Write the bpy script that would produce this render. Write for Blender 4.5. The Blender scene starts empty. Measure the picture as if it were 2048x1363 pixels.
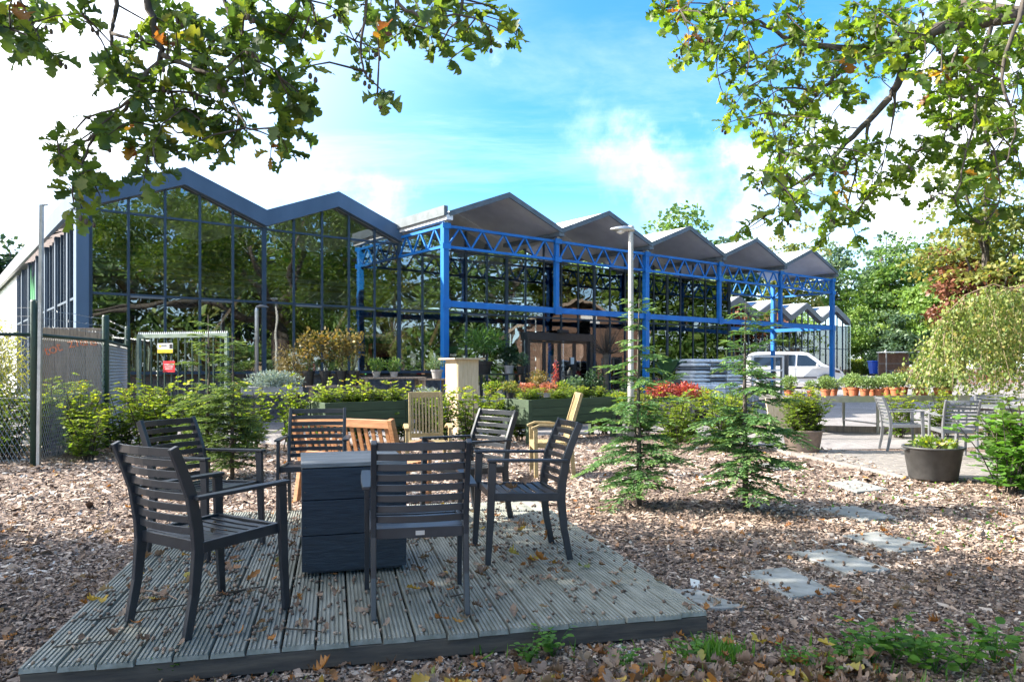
import bpy, math, random
import numpy as np
from mathutils import Vector, Matrix

random.seed(7)
rng = np.random.default_rng(11)
R = math.radians
scene = bpy.context.scene
C = scene.collection

# ------------------------------------------------------------------ camera, sky, sun, exposure
EYE = 1.375           # eye height above the ground (m)
F = 1492.0            # focal length in pixels of the 2048 px wide photograph
HZ = 735.0            # row of the horizon in the photograph
cam_data = bpy.data.cameras.new('camera')
cam = bpy.data.objects.new('camera', cam_data)
C.objects.link(cam)
cam.location = (0, 0, EYE)
cam.rotation_euler = (R(90), 0, 0)
cam_data.sensor_width = 36.0
cam_data.lens = 36.0 * F / 2048.0
cam_data.shift_y = 53.5 / 2048.0
cam_data.clip_start = 0.05
cam_data.clip_end = 3000
scene.camera = cam

SUN_EL = R(33)
SUN_AZ = R(-88)       # measured from +Y towards +X: the sun stands to the left
sun_dir = Vector((math.sin(SUN_AZ) * math.cos(SUN_EL), math.cos(SUN_AZ) * math.cos(SUN_EL), math.sin(SUN_EL)))
world = bpy.data.worlds.new('World')
scene.world = world
world.use_nodes = True
wt = world.node_tree
for n in list(wt.nodes):
    wt.nodes.remove(n)


def wn(kind, **kw):
    n = wt.nodes.new(kind)
    for k, v in kw.items():
        setattr(n, k, v)
    return n


def wl(a, b):
    wt.links.new(a, b)


def wmath(op, a, b=None, clamp=False):
    n = wn('ShaderNodeMath', operation=op)
    n.use_clamp = clamp
    for i, s in enumerate((a, b)):
        if s is None:
            continue
        if isinstance(s, (int, float)):
            n.inputs[i].default_value = s
        else:
            wl(s, n.inputs[i])
    return n.outputs[0]


def wsmooth(x, lo, hi, out=1.0):
    n = wn('ShaderNodeMapRange', interpolation_type='SMOOTHSTEP')
    wl(x, n.inputs[0])
    n.inputs[1].default_value = lo
    n.inputs[2].default_value = hi
    n.inputs[3].default_value = 0.0
    n.inputs[4].default_value = out
    return n.outputs[0]


sky = wn('ShaderNodeTexSky', sky_type='NISHITA')
sky.sun_disc = False
sky.sun_elevation = SUN_EL
sky.sun_rotation = SUN_AZ % (2 * math.pi)
sky.altitude = 0
sky.air_density = 1.0
sky.dust_density = 0.6
sky.ozone_density = 2.2
hs = wn('ShaderNodeHueSaturation')
hs.inputs['Hue'].default_value = 0.486
hs.inputs['Saturation'].default_value = 1.2
hs.inputs['Value'].default_value = 1.15
wl(sky.outputs[0], hs.inputs['Color'])
tc = wn('ShaderNodeTexCoord')
sep = wn('ShaderNodeSeparateXYZ')
wl(tc.outputs['Generated'], sep.inputs[0])
zc = wmath('MAXIMUM', sep.outputs[2], 0.03)
comb = wn('ShaderNodeCombineXYZ')
zz = wmath('ADD', zc, 0.12)
wl(wmath('DIVIDE', sep.outputs[0], zz), comb.inputs[0])
wl(wmath('DIVIDE', sep.outputs[1], zz), comb.inputs[1])
# thin streaky high cloud
mp = wn('ShaderNodeMapping')
mp.inputs['Rotation'].default_value = (0, 0, R(-28))
mp.inputs['Scale'].default_value = (0.55, 1.25, 1)
wl(comb.outputs[0], mp.inputs[0])
n1 = wn('ShaderNodeTexNoise')
n1.inputs['Scale'].default_value = 1.1
n1.inputs['Detail'].default_value = 9
n1.inputs['Roughness'].default_value = 0.62
n1.inputs['Distortion'].default_value = 0.7
wl(mp.outputs[0], n1.inputs['Vector'])
cirrus = wsmooth(n1.outputs['Fac'], 0.46, 0.80, 0.22)
# puffy cloud
n2 = wn('ShaderNodeTexNoise')
n2.inputs['Scale'].default_value = 2.6
n2.inputs['Detail'].default_value = 10
n2.inputs['Roughness'].default_value = 0.55
mp2 = wn('ShaderNodeMapping')
mp2.inputs['Location'].default_value = (3.35, 1.2, 0.4)
mp2.inputs['Scale'].default_value = (1.0, 1.0, 2.0)
wl(tc.outputs['Generated'], mp2.inputs[0])
wl(mp2.outputs[0], n2.inputs['Vector'])
puff = wsmooth(n2.outputs['Fac'], 0.56, 0.74, 0.5)
# veil of bright haze around the sun and low over the horizon
vd = wn('ShaderNodeVectorMath', operation='DOT_PRODUCT')
wl(tc.outputs['Generated'], vd.inputs[0])
vd.inputs[1].default_value = sun_dir
veil = wsmooth(vd.outputs['Value'], 0.18, 0.85, 0.85)
low = wsmooth(wmath('MULTIPLY', sep.outputs[2], -1.0), -0.26, -0.0, 0.5)
inv = wmath('MULTIPLY', wmath('SUBTRACT', 1.0, cirrus), wmath('SUBTRACT', 1.0, puff))
# a few single cumulus clouds, each a ragged patch of sky about its own direction
n3 = wn('ShaderNodeTexNoise')
n3.inputs['Scale'].default_value = 7.0
n3.inputs['Detail'].default_value = 9
n3.inputs['Roughness'].default_value = 0.58
wl(tc.outputs['Generated'], n3.inputs['Vector'])
for (cx_, cz_, rad_, amt_) in ((0.085, 0.315, 0.06, 0.22), (0.145, 0.275, 0.05, 0.20), (0.25, 0.225, 0.08, 0.30), (0.34, 0.18, 0.09, 0.32), (-0.27, 0.225, 0.09, 0.3), (-0.20, 0.18, 0.09, 0.28), (0.44, 0.33, 0.13, 0.35), (0.62, 0.30, 0.20, 0.7), (-0.75, 0.5, 0.3, 0.7), (0.9, 0.4, 0.3, 0.7)):
    cd_ = Vector((cx_, 1.0, cz_)).normalized()
    dd_ = wn('ShaderNodeVectorMath', operation='DISTANCE')
    wl(tc.outputs['Generated'], dd_.inputs[0])
    dd_.inputs[1].default_value = cd_
    edge = wmath('ADD', wmath('MULTIPLY', dd_.outputs['Value'], -1.0 / rad_), wmath('SUBTRACT', wmath('MULTIPLY', n3.outputs['Fac'], 5.5), 1.75))
    inv = wmath('MULTIPLY', inv, wmath('SUBTRACT', 1.0, wsmooth(edge, 0.0, 1.3, amt_)))
inv = wmath('MULTIPLY', inv, wmath('SUBTRACT', 1.0, veil))
inv = wmath('MULTIPLY', inv, wmath('SUBTRACT', 1.0, low))
cover = wmath('SUBTRACT', 1.0, inv, clamp=True)
mixc = wn('ShaderNodeMix', data_type='RGBA')
wl(cover, mixc.inputs[0])
tint = wn('ShaderNodeMix', data_type='RGBA', blend_type='MULTIPLY')
tint.inputs[0].default_value = 1.0
wl(hs.outputs[0], tint.inputs[6])
tint.inputs[7].default_value = (0.33, 0.515, 0.70, 1)
wl(tint.outputs[2], mixc.inputs[6])
mixc.inputs[7].default_value = (5.2, 5.2, 5.2, 1)
bg = wn('ShaderNodeBackground')
bg.inputs['Strength'].default_value = 0.15
wl(mixc.outputs[2], bg.inputs['Color'])
wo = wn('ShaderNodeOutputWorld')
wl(bg.outputs[0], wo.inputs['Surface'])

sl = bpy.data.lights.new('sun', 'SUN')
sl.energy = 4.5
sl.angle = R(0.5)
sl.color = (1.0, 0.93, 0.82)
so = bpy.data.objects.new('sun', sl)
C.objects.link(so)
so.rotation_euler = (-sun_dir).to_track_quat('-Z', 'Y').to_euler()
so.location = sun_dir * 60

vs = scene.view_settings
vs.view_transform = 'Standard'
vs.look = 'None'
vs.gamma = 1.0
vs.use_curve_mapping = False
vs.exposure = 1.85
scene.render.engine = 'CYCLES'
cy = scene.cycles
cy.use_denoising = True
try:
    cy.denoiser = 'OPENIMAGEDENOISE'
except Exception:
    pass
cy.max_bounces = 7
cy.diffuse_bounces = 3
cy.glossy_bounces = 3
cy.transmission_bounces = 3
cy.transparent_max_bounces = 12
cy.caustics_reflective = False
cy.caustics_refractive = False
cy.use_adaptive_sampling = True
cy.adaptive_threshold = 0.02

# ------------------------------------------------------------------ helpers


def terrain(x, y):
    s = min(max((y - 26.0) / 34.0, 0.0), 1.0)
    return 0.68 * s * s * (3 - 2 * s)


def at(px, py, Y):
    """the point at depth Y that the photograph shows at pixel (px, py)"""
    return Vector(((px - 1024.0) / F * Y, Y, EYE - (py - HZ) / F * Y))


def on(px, py, z=0.0):
    """the point of the level z that the photograph shows at pixel (px, py)"""
    Y = (EYE - z) * F / (py - HZ)
    return Vector(((px - 1024.0) / F * Y, Y, z))


def rotz(a):
    return Matrix.Rotation(a, 3, 'Z')


class MB:
    def __init__(self):
        self.v = []
        self.f = []

    def add(self, vs, fs):
        o = len(self.v)
        self.v += [tuple(p) for p in vs]
        self.f += [tuple(i + o for i in q) for q in fs]
        return self

    def box(self, c, s, M=None):
        M = M or Matrix.Identity(3)
        c = Vector(c)
        vs = [c + M @ Vector((x * s[0] / 2, y * s[1] / 2, z * s[2] / 2)) for x in (-1, 1) for y in (-1, 1) for z in (-1, 1)]
        return self.add(vs, [(0, 1, 3, 2), (4, 6, 7, 5), (0, 4, 5, 1), (2, 3, 7, 6), (0, 2, 6, 4), (1, 5, 7, 3)])

    def sweep(self, pts, w, h, side=None, cap=True):
        """rectangle of width w (along side) and height h swept along pts; w, h may be lists"""
        pts = [Vector(p) for p in pts]
        n = len(pts)
        W = w if isinstance(w, (list, tuple)) else [w] * n
        H = h if isinstance(h, (list, tuple)) else [h] * n
        vs = []
        for i, p in enumerate(pts):
            t = (pts[min(i + 1, n - 1)] - pts[max(i - 1, 0)]).normalized()
            s = Vector(side) if side is not None else (t.cross(Vector((0, 0, 1))) if abs(t.z) < 0.99 else Vector((1, 0, 0)))
            s = (s - t * s.dot(t)).normalized()
            u = s.cross(t).normalized()
            for a, b in ((-1, -1), (1, -1), (1, 1), (-1, 1)):
                vs.append(p + s * (a * W[i] / 2) + u * (b * H[i] / 2))
        fs = []
        for i in range(n - 1):
            for k in range(4):
                a = i * 4 + k
                b = i * 4 + (k + 1) % 4
                fs.append((a, b, b + 4, a + 4))
        if cap:
            fs += [(3, 2, 1, 0), tuple((n - 1) * 4 + k for k in range(4))]
        return self.add(vs, fs)

    def tube(self, pts, rad, n=7):
        pts = [Vector(p) for p in pts]
        m = len(pts)
        rr = rad if isinstance(rad, (list, tuple)) else [rad] * m
        vs = []
        ref = Vector((0.31, 0.17, 0.93))
        for i, p in enumerate(pts):
            t = (pts[min(i + 1, m - 1)] - pts[max(i - 1, 0)])
            t = t.normalized() if t.length > 1e-9 else Vector((0, 0, 1))
            s = t.cross(ref if abs(t.dot(ref.normalized())) < 0.95 else Vector((1, 0, 0))).normalized()
            u = s.cross(t)
            for k in range(n):
                a = 2 * math.pi * k / n
                vs.append(p + (s * math.cos(a) + u * math.sin(a)) * rr[i])
        fs = []
        for i in range(m - 1):
            for k in range(n):
                a = i * n + k
                b = i * n + (k + 1) % n
                fs.append((a, a + n, b + n, b))
        fs += [tuple(range(n)), tuple((m - 1) * n + k for k in reversed(range(n)))]
        return self.add(vs, fs)

    def lathe(self, prof, n=20, c=(0, 0, 0)):
        c = Vector(c)
        vs = [c + Vector((r * math.cos(2 * math.pi * k / n), r * math.sin(2 * math.pi * k / n), z)) for r, z in prof for k in range(n)]
        fs = []
        for i in range(len(prof) - 1):
            for k in range(n):
                a = i * n + k
                b = i * n + (k + 1) % n
                fs.append((a, b, b + n, a + n))
        fs += [tuple(reversed(range(n))), tuple((len(prof) - 1) * n + k for k in range(n))]
        return self.add(vs, fs)

    def prism(self, poly, o, ex, ey, dz):
        """flat polygon (2-D, in the frame o, ex, ey) pulled along dz"""
        o, ex, ey, dz = Vector(o), Vector(ex), Vector(ey), Vector(dz)
        a = [o + ex * x + ey * y for x, y in poly]
        n = len(a)
        fs = [tuple(reversed(range(n))), tuple(range(n, 2 * n))]
        fs += [(k, (k + 1) % n, (k + 1) % n + n, k + n) for k in range(n)]
        return self.add(a + [p + dz for p in a], fs)

    def mesh(self, name, mat=None, smooth=False):
        me = bpy.data.meshes.new(name)
        me.from_pydata(self.v, [], self.f)
        me.update()
        if mat:
            me.materials.append(mat)
        if smooth:
            me.polygons.foreach_set('use_smooth', [True] * len(me.polygons))
        return me

    def obj(self, name, mat, parent=None, smooth=False, bevel=0.0, loc=None, rz=0.0):
        return link(name, self.mesh(name, mat, smooth), parent, bevel, loc, rz)


def link(name, me, parent=None, bevel=0.0, loc=None, rz=0.0):
    o = bpy.data.objects.new(name, me)
    C.objects.link(o)
    if parent:
        o.parent = parent
    if loc is not None:
        o.location = loc
    if rz:
        o.rotation_euler = (0, 0, rz)
    if bevel:
        b = o.modifiers.new('bevel', 'BEVEL')
        b.width = bevel
        b.segments = 2
        b.limit_method = 'ANGLE'
        b.angle_limit = R(40)
    return o


def tag(o, label, cat, group=None, kind=None):
    if label:
        o['label'] = label
    if cat:
        o['category'] = cat
    if group:
        o['group'] = group
    if kind:
        o['kind'] = kind
    return o


def thing(name, label, cat, loc=(0, 0, 0), rz=0.0, group=None):
    o = bpy.data.objects.new(name, None)
    o.empty_display_size = 0.1
    C.objects.link(o)
    o.location = loc
    o.rotation_euler = (0, 0, rz)
    return tag(o, label, cat, group)


def struct(o, label=None):
    o['kind'] = 'structure'
    if label:
        o['label'] = label
    return o


def copy_tree(root, loc, rz, label=None, parent=None):
    c = root.copy()
    C.objects.link(c)
    c.parent = parent
    if parent is None:
        c.location = loc
        c.rotation_euler = (0, 0, rz)
        if label:
            c['label'] = label
    for ch in root.children:
        copy_tree(ch, None, None, None, c)
    return c


def big_mesh(name, V, Fa, mat, rnd=None, parent=None, smooth=False):
    """mesh from arrays; Fa is (m, k) with k = 3 or 4; rnd is one value per vertex"""
    me = bpy.data.meshes.new(name)
    m, k = Fa.shape
    me.vertices.add(len(V))
    me.vertices.foreach_set('co', np.ascontiguousarray(V, dtype=np.float32).ravel())
    me.loops.add(m * k)
    me.loops.foreach_set('vertex_index', np.ascontiguousarray(Fa, dtype=np.int32).ravel())
    me.polygons.add(m)
    me.polygons.foreach_set('loop_start', np.arange(0, m * k, k, dtype=np.int32))
    try:
        me.polygons.foreach_set('loop_total', np.full(m, k, dtype=np.int32))
    except Exception:
        pass
    if smooth:
        me.polygons.foreach_set('use_smooth', np.ones(m, dtype=bool))
    if rnd is not None:
        a = me.attributes.new('rnd', 'FLOAT', 'POINT')
        a.data.foreach_set('value', np.ascontiguousarray(rnd, dtype=np.float32))
    me.materials.append(mat)
    me.update(calc_edges=True)
    me.validate()
    return link(name, me, parent)


def norm(a):
    return a / np.maximum(np.linalg.norm(a, axis=-1, keepdims=True), 1e-9)


def frames(axis, nrm):
    """(N,3,3) matrices whose columns are x, y = axis (leaf length), z = normal"""
    y = norm(axis)
    z = norm(nrm - y * np.sum(nrm * y, axis=1, keepdims=True))
    x = np.cross(y, z)
    return np.stack([x, y, z], axis=2)


def scatter(name, tV, tF, P, M, S, rnd, mat, parent=None, smooth=False, bend=None, cup=None, twist=None):
    """copies of a small template joined to one mesh (foliage, chips, acorns)"""
    N = len(P)
    S = np.asarray(S, dtype=float)
    if S.ndim == 1:
        S = np.repeat(S[:, None], 3, axis=1)
    T = tV[None, :, :] * S[:, None, :]
    if bend is not None:
        T = T.copy()
        L = S[:, 1:2]
        yy = T[:, :, 1] / L
        T[:, :, 2] += bend[:, None] * (yy - 0.45) ** 2 * L
        if cup is not None:
            xx = T[:, :, 0] / L
            T[:, :, 2] += L * (cup[:, None] * xx * xx * 4 + twist[:, None] * xx * (yy - 0.5) * 2 + 0.05 * np.sin(yy * 9 + bend[:, None] * 40) * np.sin(xx * 14 + twist[:, None] * 30))
    V = np.einsum('nij,nkj->nki', M, T) + P[:, None, :]
    k = len(tV)
    Fa = (tF[None, :, :] + (np.arange(N) * k)[:, None, None]).reshape(-1, tF.shape[1])
    return big_mesh(name, V.reshape(-1, 3), Fa, mat, np.repeat(rnd, k), parent, smooth)


def rand_dirs(n):
    return norm(rng.normal(size=(n, 3)))


# leaf templates: y runs along the leaf, z is its upper side
def leaf_template(half, fold=0.12):
    """half outline (x, y) from stalk to tip -> quads either side of the midrib"""
    ys = [p[1] for p in half]
    V = []
    for x, y in half:
        V += [(-x, y, abs(x) * fold), (0, y, 0), (x, y, abs(x) * fold)]
    Fq = []
    for i in range(len(half) - 1):
        a = i * 3
        Fq += [(a, a + 1, a + 4, a + 3), (a + 1, a + 2, a + 5, a + 4)]
    return np.array(V, float), np.array(Fq, int)


OAK = leaf_template([(0.008, 0), (0.012, 0.12), (0.10, 0.20), (0.16, 0.27), (0.075, 0.335), (0.18, 0.43), (0.27, 0.50), (0.13, 0.575),
                     (0.24, 0.67), (0.31, 0.75), (0.17, 0.80), (0.21, 0.90), (0.10, 0.97), (0.01, 1.0)], 0.22)
OVATE = leaf_template([(0.01, 0), (0.20, 0.18), (0.29, 0.42), (0.22, 0.72), (0.01, 1.0)], 0.25)
LEAF4 = leaf_template([(0.02, 0), (0.30, 0.45), (0.02, 1.0)], 0.3)
BLADE = leaf_template([(0.06, 0), (0.055, 0.5), (0.005, 1.0)], 0.3)
QUAD = (np.array([(-0.5, 0, 0.0), (0.5, 0, 0), (0.5, 1, 0), (-0.5, 1, 0)], float), np.array([(0, 1, 2, 3)], int))

# ------------------------------------------------------------------ materials
MATS = {}


def new_mat(name):
    m = bpy.data.materials.new(name)
    m.use_nodes = True
    nt = m.node_tree
    for n in list(nt.nodes):
        nt.nodes.remove(n)
    out = nt.nodes.new('ShaderNodeOutputMaterial')
    MATS[name] = m
    return m, nt, out


def ramp_node(nt, stops, src, interp='LINEAR'):
    r = nt.nodes.new('ShaderNodeValToRGB')
    r.color_ramp.interpolation = interp
    el = r.color_ramp.elements
    while len(el) < len(stops):
        el.new(0.5)
    for e, (p, c) in zip(el, stops):
        e.position = p
        e.color = (c[0], c[1], c[2], 1)
    nt.links.new(src, r.inputs[0])
    return r.outputs[0]


def surf(name, c1, c2=None, rough=0.6, metal=0.0, scale=6.0, stretch=(1, 1, 1), bump=0.15, detail=6, coat=0.0, spec=0.5, fine=0.0, lo=0.35, hi=0.65, dist=0.0):
    """plain paint, wood, stone: two tones mixed by (stretched) noise, bump from the same noise"""
    m, nt, out = new_mat(name)
    b = nt.nodes.new('ShaderNodeBsdfPrincipled')
    nt.links.new(b.outputs[0], out.inputs[0])
    tcn = nt.nodes.new('ShaderNodeTexCoord')
    mpn = nt.nodes.new('ShaderNodeMapping')
    mpn.inputs['Scale'].default_value = stretch
    nt.links.new(tcn.outputs['Object'], mpn.inputs[0])
    no = nt.nodes.new('ShaderNodeTexNoise')
    no.inputs['Scale'].default_value = scale
    no.inputs['Detail'].default_value = detail
    no.inputs['Roughness'].default_value = 0.6
    no.inputs['Distortion'].default_value = dist
    oi = nt.nodes.new('ShaderNodeObjectInfo')
    ad = nt.nodes.new('ShaderNodeVectorMath')
    ad.operation = 'ADD'
    sc = nt.nodes.new('ShaderNodeVectorMath')
    sc.operation = 'SCALE'
    sc.inputs[0].default_value = (17.3, 9.1, 13.7)
    nt.links.new(oi.outputs['Random'], sc.inputs['Scale'])
    nt.links.new(mpn.outputs[0], ad.inputs[0])
    nt.links.new(sc.outputs[0], ad.inputs[1])
    nt.links.new(ad.outputs[0], no.inputs['Vector'])
    c2 = c2 or tuple(x * 0.8 for x in c1)
    col = ramp_node(nt, [(lo, c2), (hi, c1)], no.outputs['Fac'])
    # each copy a touch lighter or darker than the next
    hv = nt.nodes.new('ShaderNodeHueSaturation')
    mr = nt.nodes.new('ShaderNodeMapRange')
    mr.inputs[3].default_value = 0.90
    mr.inputs[4].default_value = 1.10
    nt.links.new(oi.outputs['Random'], mr.inputs[0])
    nt.links.new(mr.outputs[0], hv.inputs['Value'])
    nt.links.new(col, hv.inputs['Color'])
    nt.links.new(hv.outputs[0], b.inputs['Base Color'])
    b.inputs['Roughness'].default_value = rough
    b.inputs['Metallic'].default_value = metal
    b.inputs['Specular IOR Level'].default_value = spec
    b.inputs['Coat Weight'].default_value = coat
    if bump:
        bp = nt.nodes.new('ShaderNodeBump')
        bp.inputs['Strength'].default_value = bump
        bp.inputs['Distance'].default_value = 0.01
        nt.links.new(no.outputs['Fac'], bp.inputs['Height'])
        nt.links.new(bp.outputs[0], b.inputs['Normal'])
    return m


def leafmat(name, stops, trans=0.45, rough=0.5, gloss=0.035, gain=1.6):
    """leaf: colour per leaf from the attribute 'rnd', light passes through the blade"""
    m, nt, out = new_mat(name)
    at_ = nt.nodes.new('ShaderNodeAttribute')
    at_.attribute_name = 'rnd'
    col = ramp_node(nt, stops, at_.outputs['Fac'])
    no = nt.nodes.new('ShaderNodeTexNoise')
    no.inputs['Scale'].default_value = 60
    mx = nt.nodes.new('ShaderNodeMix')
    mx.data_type = 'RGBA'
    mx.blend_type = 'MULTIPLY'
    mx.inputs[0].default_value = 0.35
    nt.links.new(col, mx.inputs[6])
    g = ramp_node(nt, [(0.3, (0.55, 0.55, 0.5)), (0.7, (1, 1, 1))], no.outputs['Fac'])
    nt.links.new(g, mx.inputs[7])
    d = nt.nodes.new('ShaderNodeBsdfDiffuse')
    nt.links.new(mx.outputs[2], d.inputs[0])
    t = nt.nodes.new('ShaderNodeBsdfTranslucent')
    br = nt.nodes.new('ShaderNodeMix')
    br.data_type = 'RGBA'
    br.blend_type = 'MULTIPLY'
    br.inputs[0].default_value = 1.0
    br.inputs[7].default_value = (gain * 1.05, gain, gain * 0.55, 1)
    nt.links.new(mx.outputs[2], br.inputs[6])
    nt.links.new(br.outputs[2], t.inputs[0])
    ms = nt.nodes.new('ShaderNodeMixShader')
    ms.inputs[0].default_value = trans
    nt.links.new(d.outputs[0], ms.inputs[1])
    nt.links.new(t.outputs[0], ms.inputs[2])
    gl = nt.nodes.new('ShaderNodeBsdfGlossy')
    gl.inputs['Roughness'].default_value = rough
    m2 = nt.nodes.new('ShaderNodeMixShader')
    m2.inputs[0].default_value = gloss
    nt.links.new(ms.outputs[0], m2.inputs[1])
    nt.links.new(gl.outputs[0], m2.inputs[2])
    nt.links.new(m2.outputs[0], out.inputs[0])
    return m


def rndmat(name, stops, rough=0.8, spec=0.3):
    """chips, acorns, dead leaves: opaque, colour per piece"""
    m, nt, out = new_mat(name)
    at_ = nt.nodes.new('ShaderNodeAttribute')
    at_.attribute_name = 'rnd'
    col = ramp_node(nt, stops, at_.outputs['Fac'])
    b = nt.nodes.new('ShaderNodeBsdfPrincipled')
    nt.links.new(col, b.inputs['Base Color'])
    b.inputs['Roughness'].default_value = rough
    b.inputs['Specular IOR Level'].default_value = spec
    nt.links.new(b.outputs[0], out.inputs[0])
    return m


def glassmat(name, tint, base=0.2, ior=1.6, rough=0.0):
    m, nt, out = new_mat(name)
    tr = nt.nodes.new('ShaderNodeBsdfTransparent')
    tr.inputs[0].default_value = (*tint, 1)
    gl = nt.nodes.new('ShaderNodeBsdfGlossy')
    gl.inputs['Roughness'].default_value = rough
    gl.inputs['Color'].default_value = (0.92, 0.95, 0.97, 1)
    fr = nt.nodes.new('ShaderNodeFresnel')
    fr.inputs['IOR'].default_value = ior
    ad = nt.nodes.new('ShaderNodeMath')
    ad.operation = 'ADD'
    ad.use_clamp = True
    ad.inputs[1].default_value = base
    nt.links.new(fr.outputs[0], ad.inputs[0])
    # float glass is never quite flat
    tcn = nt.nodes.new('ShaderNodeTexCoord')
    no = nt.nodes.new('ShaderNodeTexNoise')
    no.inputs['Scale'].default_value = 1.3
    no.inputs['Detail'].default_value = 1
    oi = nt.nodes.new('ShaderNodeObjectInfo')
    va = nt.nodes.new('ShaderNodeVectorMath')
    va.operation = 'ADD'
    nt.links.new(tcn.outputs['Object'], va.inputs[0])
    nt.links.new(oi.outputs['Location'], va.inputs[1])
    nt.links.new(va.outputs[0], no.inputs['Vector'])
    bp = nt.nodes.new('ShaderNodeBump')
    bp.inputs['Strength'].default_value = 0.3
    bp.inputs['Distance'].default_value = 0.012
    nt.links.new(no.outputs['Fac'], bp.inputs['Height'])
    nt.links.new(bp.outputs[0], gl.inputs['Normal'])
    ms = nt.nodes.new('ShaderNodeMixShader')
    nt.links.new(ad.outputs[0], ms.inputs[0])
    nt.links.new(tr.outputs[0], ms.inputs[1])
    nt.links.new(gl.outputs[0], ms.inputs[2])
    nt.links.new(ms.outputs[0], out.inputs[0])
    return m


M_glass = glassmat('dark_glass', (0.66, 0.70, 0.70), 0.11, 1.55)
M_clear = glassmat('clear_glass', (0.85, 0.88, 0.88), 0.06, 1.45)
M_frame = surf('blue_grey_aluminium', (0.036, 0.064, 0.100), (0.028, 0.050, 0.080), 0.42, 0.0, 3, bump=0.03)
M_fascia = surf('blue_grey_fascia', (0.085, 0.140, 0.215), (0.065, 0.112, 0.175), 0.5, 0.0, 1.2, (1, 1, 0.4), bump=0.03, detail=10)
M_blue = surf('bright_blue_steel', (0.018, 0.215, 0.62), (0.010, 0.145, 0.47), 0.42, 0.0, 2.2, (1, 1, 0.5), bump=0.05, detail=10, lo=0.3, hi=0.7)
M_roofgrey = surf('grey_roof_edge', (0.16, 0.19, 0.21), (0.11, 0.135, 0.145), 0.6, 0.0, 4, bump=0.1)
M_soffit = surf('pale_grey_soffit', (0.84, 0.84, 0.82), (0.76, 0.76, 0.74), 0.7, 0, 2.5, (1, 14, 1), bump=0.1)
M_rooftop = surf('white_roof_sheet', (0.72, 0.73, 0.74), (0.6, 0.61, 0.62), 0.6, 0, 1.5, bump=0.05)
M_white = surf('white_panel', (0.78, 0.78, 0.77), (0.70, 0.70, 0.69), 0.55, 0, 2, bump=0.03)
M_black = surf('charcoal_powder_coat', (0.036, 0.041, 0.048), (0.019, 0.023, 0.029), 0.29, 0.0, 7, bump=0.06, detail=12, lo=0.3, hi=0.75)
M_silver = surf('silver_grey_powder_coat', (0.20, 0.205, 0.215), (0.16, 0.165, 0.175), 0.42, 0.2, 30, bump=0.05)
M_boxpaint = surf('blue_black_stained_wood', (0.013, 0.026, 0.042), (0.006, 0.014, 0.026), 0.55, 0, 9, (1, 1, 6), bump=0.5)
M_greywood = surf('weathered_grey_wood', (0.24, 0.25, 0.25), (0.14, 0.15, 0.155), 0.75, 0, 5, (1, 14, 14), bump=0.5)
M_deck = surf('weathered_deck_wood', (0.31, 0.32, 0.285), (0.13, 0.14, 0.115), 0.8, 0, 3.0, (6, 1.0, 6), bump=0.6, lo=0.25, hi=0.7)
M_deckdark = surf('damp_dark_deck_beam', (0.10, 0.085, 0.065), (0.05, 0.045, 0.04), 0.85, 0, 4, (1, 8, 8), bump=0.5)
M_teak = surf('orange_teak', (0.46, 0.225, 0.10), (0.32, 0.145, 0.06), 0.55, 0, 5, (1.5, 1.5, 9), bump=0.2)
M_teakold = surf('yellow_grey_teak', (0.40, 0.31, 0.16), (0.28, 0.21, 0.10), 0.65, 0, 6, (3, 3, 8), bump=0.3)
M_pale = surf('pale_pine', (0.68, 0.54, 0.37), (0.55, 0.41, 0.26), 0.7, 0, 4, (6, 6, 0.7), bump=0.2)
M_greenwood = surf('moss_green_wood', (0.052, 0.085, 0.045), (0.035, 0.06, 0.032), 0.7, 0, 4, (1, 8, 8), bump=0.3)
M_oldwood = surf('old_grey_oak', (0.34, 0.265, 0.205), (0.19, 0.145, 0.11), 0.8, 0, 5, (6, 6, 0.6), bump=0.6)
M_timber = surf('brown_timber', (0.20, 0.10, 0.05), (0.13, 0.065, 0.03), 0.6, 0, 4, (4, 4, 0.5), bump=0.2)
M_brick = surf('purple_grey_brick', (0.19, 0.165, 0.16), (0.10, 0.085, 0.085), 0.85, 0, 9, bump=0.6)
M_mortar = surf('grey_mortar', (0.17, 0.165, 0.155), None, 0.9, 0, 30, bump=0.3)
M_paver = surf('grey_clinker_paver', (0.27, 0.245, 0.22), (0.17, 0.155, 0.145), 0.85, 0, 8, bump=0.5)
M_yard = surf('grey_yard_paving', (0.36, 0.34, 0.345), (0.24, 0.23, 0.235), 0.85, 0, 5, bump=0.5)
M_slab = surf('grey_concrete_slab', (0.33, 0.34, 0.33), (0.20, 0.205, 0.19), 0.85, 0, 7, bump=0.35, detail=10)
M_concrete = surf('mossy_concrete', (0.16, 0.155, 0.13), (0.07, 0.075, 0.055), 0.9, 0, 9, bump=0.6)
M_galv = surf('galvanised_steel', (0.55, 0.56, 0.56), (0.42, 0.43, 0.43), 0.38, 0.85, 8, bump=0.05)
M_lamp = surf('brushed_lamp_post', (0.52, 0.51, 0.47), (0.46, 0.45, 0.42), 0.5, 0.3, 5, bump=0.03)
M_greensteel = surf('dark_green_steel', (0.025, 0.060, 0.042), (0.018, 0.042, 0.032), 0.45, 0, 6, bump=0.06)
M_paleGreen = surf('faded_green_steel', (0.22, 0.28, 0.22), (0.13, 0.18, 0.14), 0.55, 0, 6, bump=0.15)
M_orange = surf('orange_lettering', (0.85, 0.20, 0.03), (0.78, 0.17, 0.025), 0.5, 0, 8, bump=0.0)
M_red = surf('red_sign', (0.62, 0.02, 0.035), (0.56, 0.018, 0.03), 0.45, 0, 4, bump=0.0)
M_yellow = surf('yellow_sign', (0.85, 0.62, 0.03), None, 0.45, 0, 4, bump=0.0)
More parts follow.
